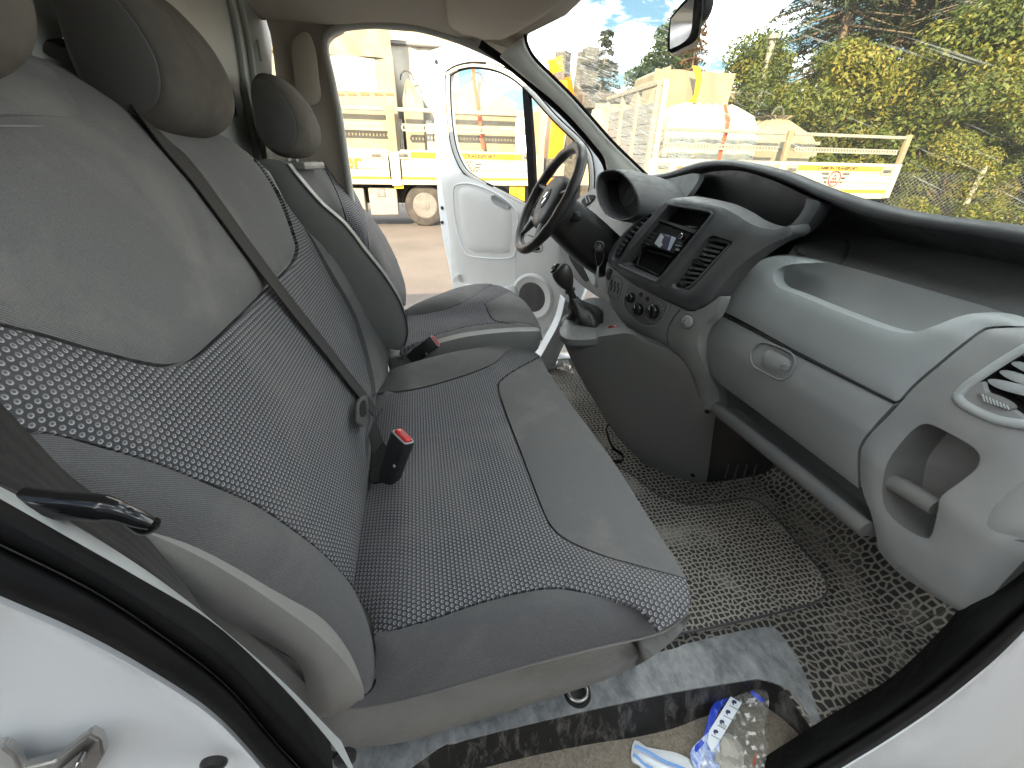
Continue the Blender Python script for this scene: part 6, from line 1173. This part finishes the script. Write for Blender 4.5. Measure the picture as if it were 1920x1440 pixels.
MAT['bark'] = scuffed('tree_bark', (.09, .065, .045), (.20, .15, .11), 9, (1, 1, .25), .3, .7, .9)
def leaves(name, C, Nrm, size, tone, mat, parent, rg, asp=.75):
    n = len(C); r1 = rg.normal(size=(n, 3)); r1 = r1-Nrm*np.sum(r1*Nrm, 1)[:, None]; r1 /= np.linalg.norm(r1, axis=1)[:, None]; r2 = np.cross(Nrm, r1)
    s = size[:, None]; P = np.stack([C-r1*s, C+r2*s*asp*.6+Nrm*s*.15, C+r1*s, C-r2*s*asp*.6+Nrm*s*.15], 1).reshape(-1, 3)
    me = bpy.data.meshes.new(name); me.vertices.add(4*n); me.vertices.foreach_set('co', P.ravel()); me.loops.add(4*n); me.loops.foreach_set('vertex_index', np.arange(4*n)); me.polygons.add(n); me.polygons.foreach_set('loop_start', np.arange(0, 4*n, 4)); me.polygons.foreach_set('loop_total', np.full(n, 4)); me.update(calc_edges=True)
    a_ = me.attributes.new('tone', 'FLOAT', 'POINT'); a_.data.foreach_set('value', np.repeat(np.clip(tone, 0, 1), 4).astype(np.float32)); me.validate()
    return link(name, me, mat, parent, False)
def limbs(name, segs, mat, parent):
    V = []; Fs = []
    for (p, q, r0, r1) in segs:
        p = np.array(p, float); q = np.array(q, float); t = q-p; t /= np.linalg.norm(t); u = np.cross(t, [.3, .9, .2]); u /= np.linalg.norm(u); v = np.cross(t, u); b_ = len(V)
        for c_, r in ((p, r0), (q, r1)):
            for k in range(7): V.append(c_+r*(u*math.cos(k*.8976)+v*math.sin(k*.8976)))
        for k in range(7): Fs.append((b_+k, b_+(k+1) % 7, b_+7+(k+1) % 7, b_+7+k))
    return mesh(name, V, Fs, mat, parent)
def broadleaf(seed, H, R, nclump, nleaf, size, mat, tone_b):
    """returns trunk segments and leaf arrays for a bushy tree whose crown reaches near the ground"""
    rg = np.random.default_rng(seed); segs = [((0, 0, 0), (.1*R, 0, H*.4), R*.07, R*.05), ((.1*R, 0, H*.4), (0, .1*R, H*.85), R*.05, R*.02)]
    C = []; Nn = []; S = []; T = []
    for i in range(nclump):
        h = rg.uniform(.10, 1.0)**.9; wv = R*(.55+.45*math.sin(math.pi*min(1, h*.95+.12)))*rg.uniform(.35, 1.0)*(1 if h < .75 else (1.15-h)*2.2); a = rg.uniform(0, 6.283)
        c = np.array([wv*math.cos(a), wv*math.sin(a), h*H*.95]); rc = R*rg.uniform(.20, .36)
        segs.append(((0, 0, max(.2, c[2]*.6)), tuple(c), R*.022, R*.006))
        k = int(nleaf/nclump); d = rg.normal(size=(k, 3)); d /= np.linalg.norm(d, axis=1)[:, None]; rad = rc*rg.uniform(.45, 1.05, k)**.6; P = c+d*rad[:, None]*np.array([1.1, 1.1, .8])
        C.append(P); nn = d*.6+rg.normal(size=(k, 3))*.55+np.array([0, 0, .5]); Nn.append(nn/np.linalg.norm(nn, axis=1)[:, None]); S.append(rg.uniform(.6, 1.25, k)*size); T.append(tone_b+rg.normal(size=k)*.16+rg.normal()*.16)
    return segs, np.vstack(C), np.vstack(Nn), np.concatenate(S), np.concatenate(T), rg
def conifer(seed, H, R, base, nlay, mat, dens=1.0):
    rg = np.random.default_rng(seed); segs = [((0, 0, 0), (0, 0, H*.55), H*.016, H*.011), ((0, 0, H*.55), (0, 0, H), H*.011, H*.002)]; C = []; Nn = []; S = []; T = []
    for i in range(nlay):
        f = (i+rg.uniform(0, .8))/nlay; z = base+(H-base)*f; r = R*(1-f)**.8*rg.uniform(.75, 1.1)+.25; nb_ = 7 if f < .8 else 5
        for b in range(nb_):
            a = rg.uniform(0, 6.283); dr = np.array([math.cos(a), math.sin(a), 0]); tip = dr*r+np.array([0, 0, z-.28*r]); segs.append(((0, 0, z), tuple(tip), .03+.01*r, .008))
            k = int(26*dens*max(.5, r/R*1.6)); u = rg.uniform(.15, 1.0, k); sag = -.28*r*u**1.6; side = np.cross(dr, [0, 0, 1]); P = dr*(r*u)[:, None]+np.outer(rg.normal(size=k)*.16*r*(1.15-u), side)+np.stack([np.zeros(k), np.zeros(k), z+sag-rg.uniform(0, .35, k)*.5], 1)
            C.append(P); nn = rg.normal(size=(k, 3))*.45+np.array([0, 0, .7]); Nn.append(nn/np.linalg.norm(nn, axis=1)[:, None]); S.append(rg.uniform(.7, 1.3, k)*.17); T.append(.35+rg.normal(size=k)*.2+.25*u)
    return segs, np.vstack(C), np.vstack(Nn), np.concatenate(S), np.concatenate(T), rg
def make_tree(name, label, cat, arr, leafmat, loc, group, asp=.75, crown='crown'):
    t_ = thing(name, label, cat, loc, group); segs, C, Nn, S, T, rg = arr
    tr_ = limbs('trunk', segs, MAT['bark'], t_); cr_ = leaves(crown, C, Nn, S, T, leafmat, t_, rg, asp)
    for o in (tr_, cr_): o.matrix_parent_inverse = Matrix.Identity(4)
    return t_
def copy_thing(root, loc, rz, sc, label):
    r = root.copy(); COL.objects.link(r); r.location = loc; r.rotation_euler = (0, 0, rz); r.scale = (sc, sc, sc*1.0); r['label'] = label
    for ch in list(root.children):
        c_ = ch.copy(); COL.objects.link(c_); c_.parent = r; c_.matrix_parent_inverse = Matrix.Identity(4)
    return r
G1 = 'maple bushes along the yard edge'
mb = [make_tree('maple_bush', 'yellow-green maple bush, lowest of the hedge above the chain-link fence', 'tree', broadleaf(11, 5.4, 2.3, 60, 24000, .075, None, .50), MAT['leaf_y'], (14.6, 10.8, 0), G1),
      make_tree('maple_bush', 'yellow-tipped maple bush behind the end of the trailer', 'tree', broadleaf(12, 4.9, 2.2, 58, 24000, .075, None, .60), MAT['leaf_y'], (12.6, 12.6, 0), G1)]
spots = [((17.2, 9.8, 0), 1.1, .92, 0, 'tall yellow-green maple behind the leaning fence posts'), ((19.5, 8.8, 0), 2.4, 1.15, 1, 'golden maple beyond the far end of the fence'), ((15.8, 13.4, 0), 3.3, 1.02, 1, 'tall golden maple at the foot of the spruces'), ((18.8, 12.5, 0), .6, 1.08, 0, 'large yellow-green maple under the bare spruce trunks'), ((11.2, 14.6, 0), 4.4, .95, 0, 'low green maple bush behind the peaked module'), ((13.2, 9.2, 0), 5.2, .52, 1, 'low shrub tangled in the chain-link fence'), ((15.2, 8.3, 0), 2.2, .5, 0, 'low green shrub at the foot of the fence'), ((23.0, 10.5, 0), 1.9, 1.6, 1, 'golden maple tallest at the right of the hedge'), ((9.6, 16.4, 0), .3, .85, 1, 'yellow-green sapling beside the lamp pole')]
for loc, rz, sc, k, lab in spots: copy_thing(mb[k], loc, rz, sc, lab)
G2 = 'spruces above the hedge'
sp1 = make_tree('spruce_tree', 'dark spruce with drooping boughs, left edge of the wood behind the trailer', 'tree', conifer(31, 16, 3.9, 2.6, 34, None, 1.6), MAT['needle'], (17.6, 18.5, 0), G2, .35)
sp2 = make_tree('spruce_tree', 'tall spruce with bare grey lower trunk above the maples', 'tree', conifer(32, 17, 3.8, 6.2, 26, None, 1.6), MAT['needle'], (21.5, 14.8, 0), G2, .35)
for loc, rz, sc, o_, lab in [((20.6, 18.6, 0), 1.2, 1.1, sp1, 'dark spruce standing deep in the wood'), ((24.2, 13.6, 0), 2.0, 1.0, sp2, 'bare-trunked spruce beside the golden maples'), ((28.5, 17.5, 0), .7, 1.15, sp1, 'dense spruce at the far right of the wood'), ((22.5, 19.5, 0), 4.1, 1.2, sp2, 'thin-crowned spruce between the dark spruces'), ((29, 13, 0), 3.6, 1.0, sp2, 'bare-trunked spruce at the wood edge'), ((24.5, 22.5, 0), 5.0, 1.2, sp1, 'dark spruce at the back of the wood')]: copy_thing(o_, loc, rz, sc, lab)
make_tree('ash_tree', 'round green tree left of the lamp pole against the sky', 'tree', broadleaf(41, 9.2, 2.6, 40, 6500, .17, None, .45), MAT['leaf_g'], (15.0, 27.5, 0), 'far trees', .6)
make_tree('cypress_tree', 'slim russet-brown conifer behind the tall covered crate', 'tree', conifer(42, 7.6, 1.3, .4, 22, None, .8), MAT['leaf_b'], (13.2, 22.0, 0), 'far trees', .35)
make_tree('fir_tree', 'small dark fir behind the rear-view mirror', 'tree', conifer(43, 8.4, 2.2, 1.0, 26, None, 2.2), MAT['needle'], (11.2, 28.0, 0), 'far trees', .35)
# rough grass bank under the hedge
rg = np.random.default_rng(5); n = 9000; u = rg.uniform(0, 1, n); v = rg.uniform(0, 1, n)
Cg = np.stack([9.5+16*u, 10.4-2.6*u+3.0*v+rg.normal(size=n)*.1, rg.uniform(.02, .5, n)*(.4+v)], 1); Ng = rg.normal(size=(n, 3)); Ng /= np.linalg.norm(Ng, axis=1)[:, None]
gb_ = leaves('ivy_undergrowth', Cg, Ng, rg.uniform(.06, .13, n), rg.uniform(.1, .8, n), MAT['leaf_g'], None, rg); tag(gb_, 'low ivy and weeds covering the ground below the hedge', 'undergrowth', kind='stuff')
# added lorry, unseen behind the viewer, to block low sun and side light
lor = thing('added_sun_blocker', 'added dark lorry shape, out of view behind the viewer, blocking sun and side light', 'added sun blocker', (-4, -4, 0))
MAT['curtain'] = plastic('sun_blocker_dark_grey', (.10, .105, .115), .5, (.14, .14, .145), 25, .3, 1)  # kept dark so the added lorry bounces little light into the cab
wavy_sheet('curtain', -9.5, 2.6, -2.45, 1.0, 3.85, .03, MAT['curtain'], lor, 9, 120, 6); bx('cargo_box', -9.5, 2.6, -4.9, -2.5, 1.0, 3.9, MAT['curtain'], lor, .04); bx('chassis', -9.5, 4.4, -4.4, -3.0, .55, 1.0, MAT['mach'], lor, .03); rbox('cab', (3.7, -3.7, 1.75), (1.9, 2.3, 2.3), MAT['tw'], lor, bev=.25, seg=3)
for xx in (-7.5, -6.3, 3.6): wheel(lor, xx, -2.75, .5, .5, .34)
# ------------------------------------------------------------------ belts, buckles, litter
cb = thing('centre_seat_belt', 'black seat belt lying diagonally across the bench backrest', 'seat belt', tuple(at(690, 770, 1, .95)))
ce = [(60, 70), (95, 88), (130, 108), (165, 133), (200, 165), (240, 215), (290, 275), (340, 330), (390, 395), (440, 462), (490, 527), (540, 590), (590, 650), (640, 713), (672, 752), (688, 775)]
cc_ = cr(ce, 14, False); P3 = H_BACK(cc_)+np.array([.017, 0, .004]); P3[0] += np.array([-.03, 0, -.01]); P3[1] += np.array([-.008, 0, 0])
tg = np.gradient(P3, axis=0); nrm = np.array([1, 0, .35]); nrm /= np.linalg.norm(nrm); sd = np.cross(tg, nrm); sd /= np.linalg.norm(sd, axis=1)[:, None]
wd_ = np.linspace(.050, .040, len(P3))
ribbon('webbing', P3, sd, .047, .0025, MAT['belt'], cb)
tq = H_BACK([(672, 752), (688, 790)])+np.array([.022, 0, .0])
tp = panel('tongue_plate', [(671, 752), (684, 741), (689, 743), (692, 778), (690, 795), (682, 798), (671, 790), (670, 775)], on_field(lambda P: bench_back(P)-.032), MAT['steel'], cb, .004, puff=.001, pw=.002, grid=5, step=4)
panel('tongue_slot', [(676, 756), (682, 750), (685, 752), (687, 776), (680, 782), (676, 776)], on_field(lambda P: bench_back(P)-.0345), MAT['black'], tp, .001, grid=5, step=4)
ribbon('lap_webbing', [P3[-1]+np.array([.012, 0, -.006]), at(699, 806, 1, .84), at(710, 838, 1, .78)], (.4, .8, .2), .04, .002, MAT['belt'], cb)
def buckle(name, label, base, top, w, face, parent_group, side):
    t_ = thing(name, label, 'seat belt buckle', tuple(base), parent_group); base = np.array(base); top = np.array(top); ax = top-base; Ln = np.linalg.norm(ax); ax /= Ln; sd = np.array(side, float); sd -= ax*(sd @ ax); sd /= np.linalg.norm(sd); nf = np.cross(ax, sd); R = Matrix((Vector(sd), Vector(nf), Vector(ax))).transposed()
    def rg_(s, wx, wy): 
        a = np.linspace(0, 2*math.pi, 25)[:-1]; q = np.sign(np.cos(a))*np.abs(np.cos(a))**.35*wx, np.sign(np.sin(a))*np.abs(np.sin(a))**.35*wy
        return base+ax*s*Ln+np.outer(q[0], sd)+np.outer(q[1], nf)
    loft('buckle_body', [rg_(-.5, w*.42, .006), rg_(0, w*.55, .012), rg_(.3, w*.5, .014), rg_(.9, w*.52, .0145), rg_(.93, w*.50, .0125)], MAT['black'], t_, auto=50)
    loft('release_button', [rg_(.90, w*.43, .009), rg_(.99, w*.42, .008), rg_(1.01, w*.36, .006)], MAT['red'], t_, auto=50)
    tube('buckle_lip', rg_(.935, w*.47, .0112), .0018, MAT['grey_lt'], t_, 5, closed=True)
    for s in (.32,): lathe('rivet', [(.004, 0), (.003, .0015), (0, .002)], base+ax*Ln*s+sd*w*.38-nf*-.0145*0-nf*.0142, tuple(-nf), MAT['steel'], t_, 10)
    text('release_word', 'PRESS', base+ax*Ln*1.013, tuple(-sd), tuple(nf), .0055, MAT['vinyl'], t_, .0002)
    return t_
buckle('seat_belt_buckle', 'black buckle with red PRESS button standing out of the bench seat crease', at(733, 882, 1, .695), at(757, 814, 1, .695), .046, None, None, (.62, -.75, 0))
buckle('seat_belt_buckle', 'black buckle with red button beside the driver seat cushion', at(785, 662, 1, 1.285), at(818, 638, 1, 1.28), .042, None, None, (.75, -.3, -.6))
panel('buckle_opening', [(702, 830), (712, 822), (745, 862), (752, 872), (730, 897), (700, 905), (693, 900)], on_field(lambda P: bench_top(P)-.010), MAT['hole'], bench, .004, back=(0, 0, -1), grid=9, uv=uv_xy)
# near passenger belt hanging from the door post to the floor anchor
nb_ = thing('passenger_seat_belt', 'black seat belt hanging slack along the door post beside the bench', 'seat belt', tuple(at(650, 1408, 1, .27)))
def two_edge(name, e0, e1, y0, y1, mat, parent, w=.05, th=.003):
    a_ = cr(e0, 10, False); b_ = cr(e1, 10, False); k0 = np.linspace(0, 1, 50)
    def rs2(c_): d = np.concatenate([[0], np.cumsum(np.linalg.norm(np.diff(c_, axis=0), axis=1))]); q = k0*d[-1]; return np.stack([np.interp(q, d, c_[:, 0]), np.interp(q, d, c_[:, 1])], 1)
    a_, b_ = rs2(a_), rs2(b_); V = []; UV = []; Fs = []
    for i in range(50):
        pa = at(a_[i, 0], a_[i, 1], 1, np.interp(k0[i], [0, 1], y0)); pb = at(b_[i, 0], b_[i, 1], 1, np.interp(k0[i], [0, 1], y1)); 
        for k in range(5):
            q = k/4; p = pa*(1-q)+pb*q; p = p-np.array([0, .004*math.sin(math.pi*q), 0]); V += [p, p+np.array([0, th, 0])]; UV += [(q*w, k0[i]*.9)]*2
    for i in range(49):
        for k in range(4): o = i*10+k*2; Fs += [(o, o+2, o+12, o+10), (o+1, o+11, o+13, o+3)]
        Fs += [(i*10, i*10+10, i*10+11, i*10+1), (i*10+8, i*10+9, i*10+19, i*10+18)]
    return mesh(name, V, Fs, mat, parent, True, np.array(UV), auto=60)
two_edge('webbing', [(-70, 700), (0, 766), (60, 830), (120, 892), (190, 945), (250, 990), (330, 1082), (400, 1182), (500, 1312), (580, 1392), (652, 1424)], [(-70, 858), (0, 903), (90, 953), (180, 1008), (270, 1070), (350, 1132), (425, 1194), (505, 1300), (590, 1398), (650, 1430)], (.285, .29), (.250, .285), MAT['belt'], nb_)
gd = on_axis(1, .238)(cr([(40, 940), (100, 946), (160, 950), (205, 955), (235, 964), (262, 974), (284, 982)], 6, False)); rr_ = np.interp(np.linspace(0, 1, len(gd)), [0, .25, .6, .75, .9, 1], [.009, .0085, .0085, .006, .0055, .004])
tube('belt_guide', gd, rr_, MAT['gloss'], nb_, 12)
tube('guide_lip', on_axis(1, .240)(cr([(228, 962), (262, 990), (282, 990), (288, 978)], 5, False)), .004, MAT['gloss'], nb_, 8)
lathe('anchor_bolt', [(.014, 0), (.014, .006), (.009, .010), (0, .011)], at(648, 1415, 1, .285), (0, -1, .2), MAT['black'], nb_, 12)
panel('recliner_cover', [(400, 1168), (470, 1200), (560, 1245), (575, 1300), (582, 1360), (600, 1400), (560, 1380), (500, 1310), (440, 1230)], on_axis(1, .33), MAT['vinyl_dark'], bench, .02, back=(0, 1, 0), grid=12)
# floor mat insert with raised border
mat_o = [(1168, 880), (1205, 906), (1240, 931), (1290, 946), (1340, 943), (1390, 935), (1425, 943), (1460, 976), (1500, 1024), (1540, 1073), (1551, 1100), (1545, 1119), (1510, 1136), (1400, 1162), (1280, 1187), (1100, 1215), (950, 1150), (900, 900), (1050, 820)]
fm = thing('rubber_mat', 'dusty black honeycomb rubber mat on the cab floor in front of the bench', 'floor mat', tuple(at(1350, 1050, 2, .65)))
panel('mat_sheet', mat_o, on_axis(2, .662), MAT['honey'], fm, .012, back=(0, 0, -1), grid=22, uv=uv_xy)
tube('mat_border', on_axis(2, .6625)(cr(mat_o, 10)), .0032, MAT['char'], fm, 6, closed=True)
hs = thing('rubber_loop', 'thin black rubber strap loop lying on the floor by the console', 'strap', tuple(at(1150, 830, 2, .66)))
ribbon('strap', on_axis(2, .668)(cr([(1150, 790), (1138, 800), (1140, 818), (1150, 840), (1166, 852), (1168, 862), (1158, 866), (1140, 862)], 6, False)), (0, 0, 1), .012, .004, MAT['rubber'], hs)
ring = thing('lashing_ring', 'worn metal lashing ring set in the floor under the bench edge', 'ring', tuple(at(1085, 1300, 2, .655)))
rc = at(1083, 1297, 2, .658); tube('ring_body', [rc+np.array([.020*math.cos(t), .017*math.sin(t), 0]) for t in a40], .004, MAT['steel'], ring, 8, closed=True); lathe('ring_seat', [(.028, 0), (.026, .003), (.015, .001), (0, .0)], rc-np.array([0, 0, .005]), (0, 0, 1), MAT['black'], ring, 20)
for q in ((1436, 1202),): lathe('plate_screw', [(.012, 0), (.010, .002), (0, .0025)], at(*q, 2, .653), (0, 0, 1), MAT['scuff'], van, 14)
# crumpled bag and a white strip in the step well
def crumple(name, outline, hit, mat, parent, amp=.006, seed=1, grid=9, lift=.004, fr=1.0):
    o = panel(name, outline, hit, mat, parent, 0, grid=grid, uv=uv_xy); rg_ = np.random.default_rng(seed); me = o.data; co = np.zeros(len(me.vertices)*3); me.vertices.foreach_get('co', co); co = co.reshape(-1, 3)
    ph = rg_.uniform(0, 6.28, (9, 1)); ks = rg_.normal(size=(9, 2))*55*fr; h = np.abs(np.sin(co[:, :2] @ ks.T+ph.T)).mean(1); co[:, 2] += lift+amp*(h*2-.7)*2.2; me.vertices.foreach_set('co', co.ravel()); me.update(); me.polygons.foreach_set('use_smooth', np.zeros(len(me.polygons), bool)); return o
bag = thing('plastic_bag', 'crumpled clear plastic bag with blue edge and printed strip, in the step well', 'plastic bag', tuple(at(1370, 1380, 2, .47)))
HW = on_plane((.55, .30, .585), (-.12, -.05, 1))
MAT['bagf'] = clear_glass('crumpled_clear_film', (.90, .90, .90), 1.75, .16)
MAT['blue'] = base_mat('blue_print_film', (.03, .07, .55), .25)[0]; MAT['bluewhite'] = scuffed('pale_blue_film', (.16, .28, .72), (.75, .82, .92), 60, (1, 1, 1), .4, .65, .25)
crumple('film', [(1365, 1298), (1395, 1290), (1430, 1300), (1438, 1330), (1430, 1370), (1436, 1410), (1425, 1450), (1400, 1480), (1330, 1480), (1310, 1440), (1330, 1400), (1350, 1350)], HW, MAT['bagf'], bag, .007, 3, 7)
crumple('blue_edge', [(1352, 1300), (1368, 1294), (1372, 1302), (1355, 1325), (1340, 1350), (1332, 1375), (1325, 1390), (1300, 1418), (1292, 1413), (1315, 1388), (1322, 1365), (1330, 1335), (1342, 1318)], HW, MAT['blue'], bag, .003, 4, 5, .008)
crumple('blue_panel', [(1322, 1382), (1335, 1378), (1345, 1400), (1345, 1450), (1310, 1460), (1292, 1416)], HW, MAT['bluewhite'], bag, .005, 5, 6, .006)
crumple('white_panel', [(1345, 1385), (1362, 1378), (1385, 1395), (1392, 1420), (1385, 1460), (1345, 1460), (1340, 1410)], HW, MAT['wrap'], bag, .004, 6, 6, .005)
HS_ = on_plane((.55, .30, .603), (-.12, -.05, 1))
pstrip = panel('printed_strip', [(1370, 1306, 1), (1391, 1318, 1), (1352, 1385, 1), (1335, 1410, 1), (1326, 1392, 1), (1330, 1370, 1)], HS_, base_mat('white_label', (.78, .84, .90), .4)[0], bag, .0006, grid=8)
navy = base_mat('navy_print', (.02, .03, .10), .5)[0]
for k in range(4):
    c0x, c0y = 1377-11.5*k, 1318+18.5*k; panel('pictogram', [(c0x-5, c0y-2), (c0x-2, c0y-6), (c0x+4, c0y-3), (c0x+3, c0y+2), (c0x-1, c0y), (c0x-1, c0y+5)], on_plane((.55, .30, .6038), (-.12, -.05, 1)), navy, pstrip, .0003, grid=5, step=3)
    panel('frame_line', [(c0x-9, c0y+4, 1), (c0x+8, c0y+13, 1), (c0x+8, c0y+14, 1), (c0x-9, c0y+5, 1)], on_plane((.55, .30, .6038), (-.12, -.05, 1)), navy, pstrip, .0003, grid=8)
crumple('blue_tab', [(1405, 1298), (1410, 1297), (1432, 1315), (1430, 1321), (1408, 1306)], HS_, MAT['blue'], bag, .001, 8, 5, .004)
crumple('red_tab', [(1414, 1420), (1418, 1414), (1413, 1436), (1409, 1440)], HS_, MAT['strap_r'], bag, .001, 8, 5, .004)
ws = thing('white_pouch', 'white plastic pouch with two blue stripes, lying in the sandy step well', 'pouch', tuple(at(1240, 1420, 2, .47)))
HP_ = on_plane((.42, .33, .572), (-.05, .05, 1))
panel('pouch_body', [(1186, 1396), (1190, 1388), (1198, 1390), (1212, 1400), (1235, 1405), (1270, 1412), (1300, 1428), (1320, 1450), (1320, 1490), (1240, 1490), (1205, 1440), (1185, 1425)], HP_, base_mat('white_film', (.80, .84, .86), .3)[0], ws, .006, back=(0, 0, -1), puff=.012, pw=.02, grid=8, uv=uv_xy)
for (a0, b0_) in (((1190, 1396), (1300, 1448)), ((1187, 1412), (1230, 1445))):
    n_ = 9; up_ = [(a0[0]+(b0_[0]-a0[0])*k/n_, a0[1]+(b0_[1]-a0[1])*k/n_-1.5*math.sin(k)) for k in range(n_+1)]; lo_ = [(p[0]-1, p[1]+6) for p in up_[::-1]]
    panel('stripe', up_+lo_, on_plane((.42, .33, .5855), (-.05, .05, 1)), base_mat('blue_stripe', (.07, .25, .62), .3)[0], ws, .0006, grid=6, step=5, uv=uv_xy)
# plastic sheet on the driver's floor
sh_ = thing('clear_floor_sheet', 'crumpled clear plastic sheet on the driver floor beside the console', 'plastic sheet', tuple(at(1045, 680, 2, .66)))
crumple('film', [(1030, 650), (1050, 655), (1065, 680), (1078, 705), (1060, 700), (1040, 695), (1030, 685)], on_axis(2, .665), MAT['bagf'], sh_, .008, 9, 6)
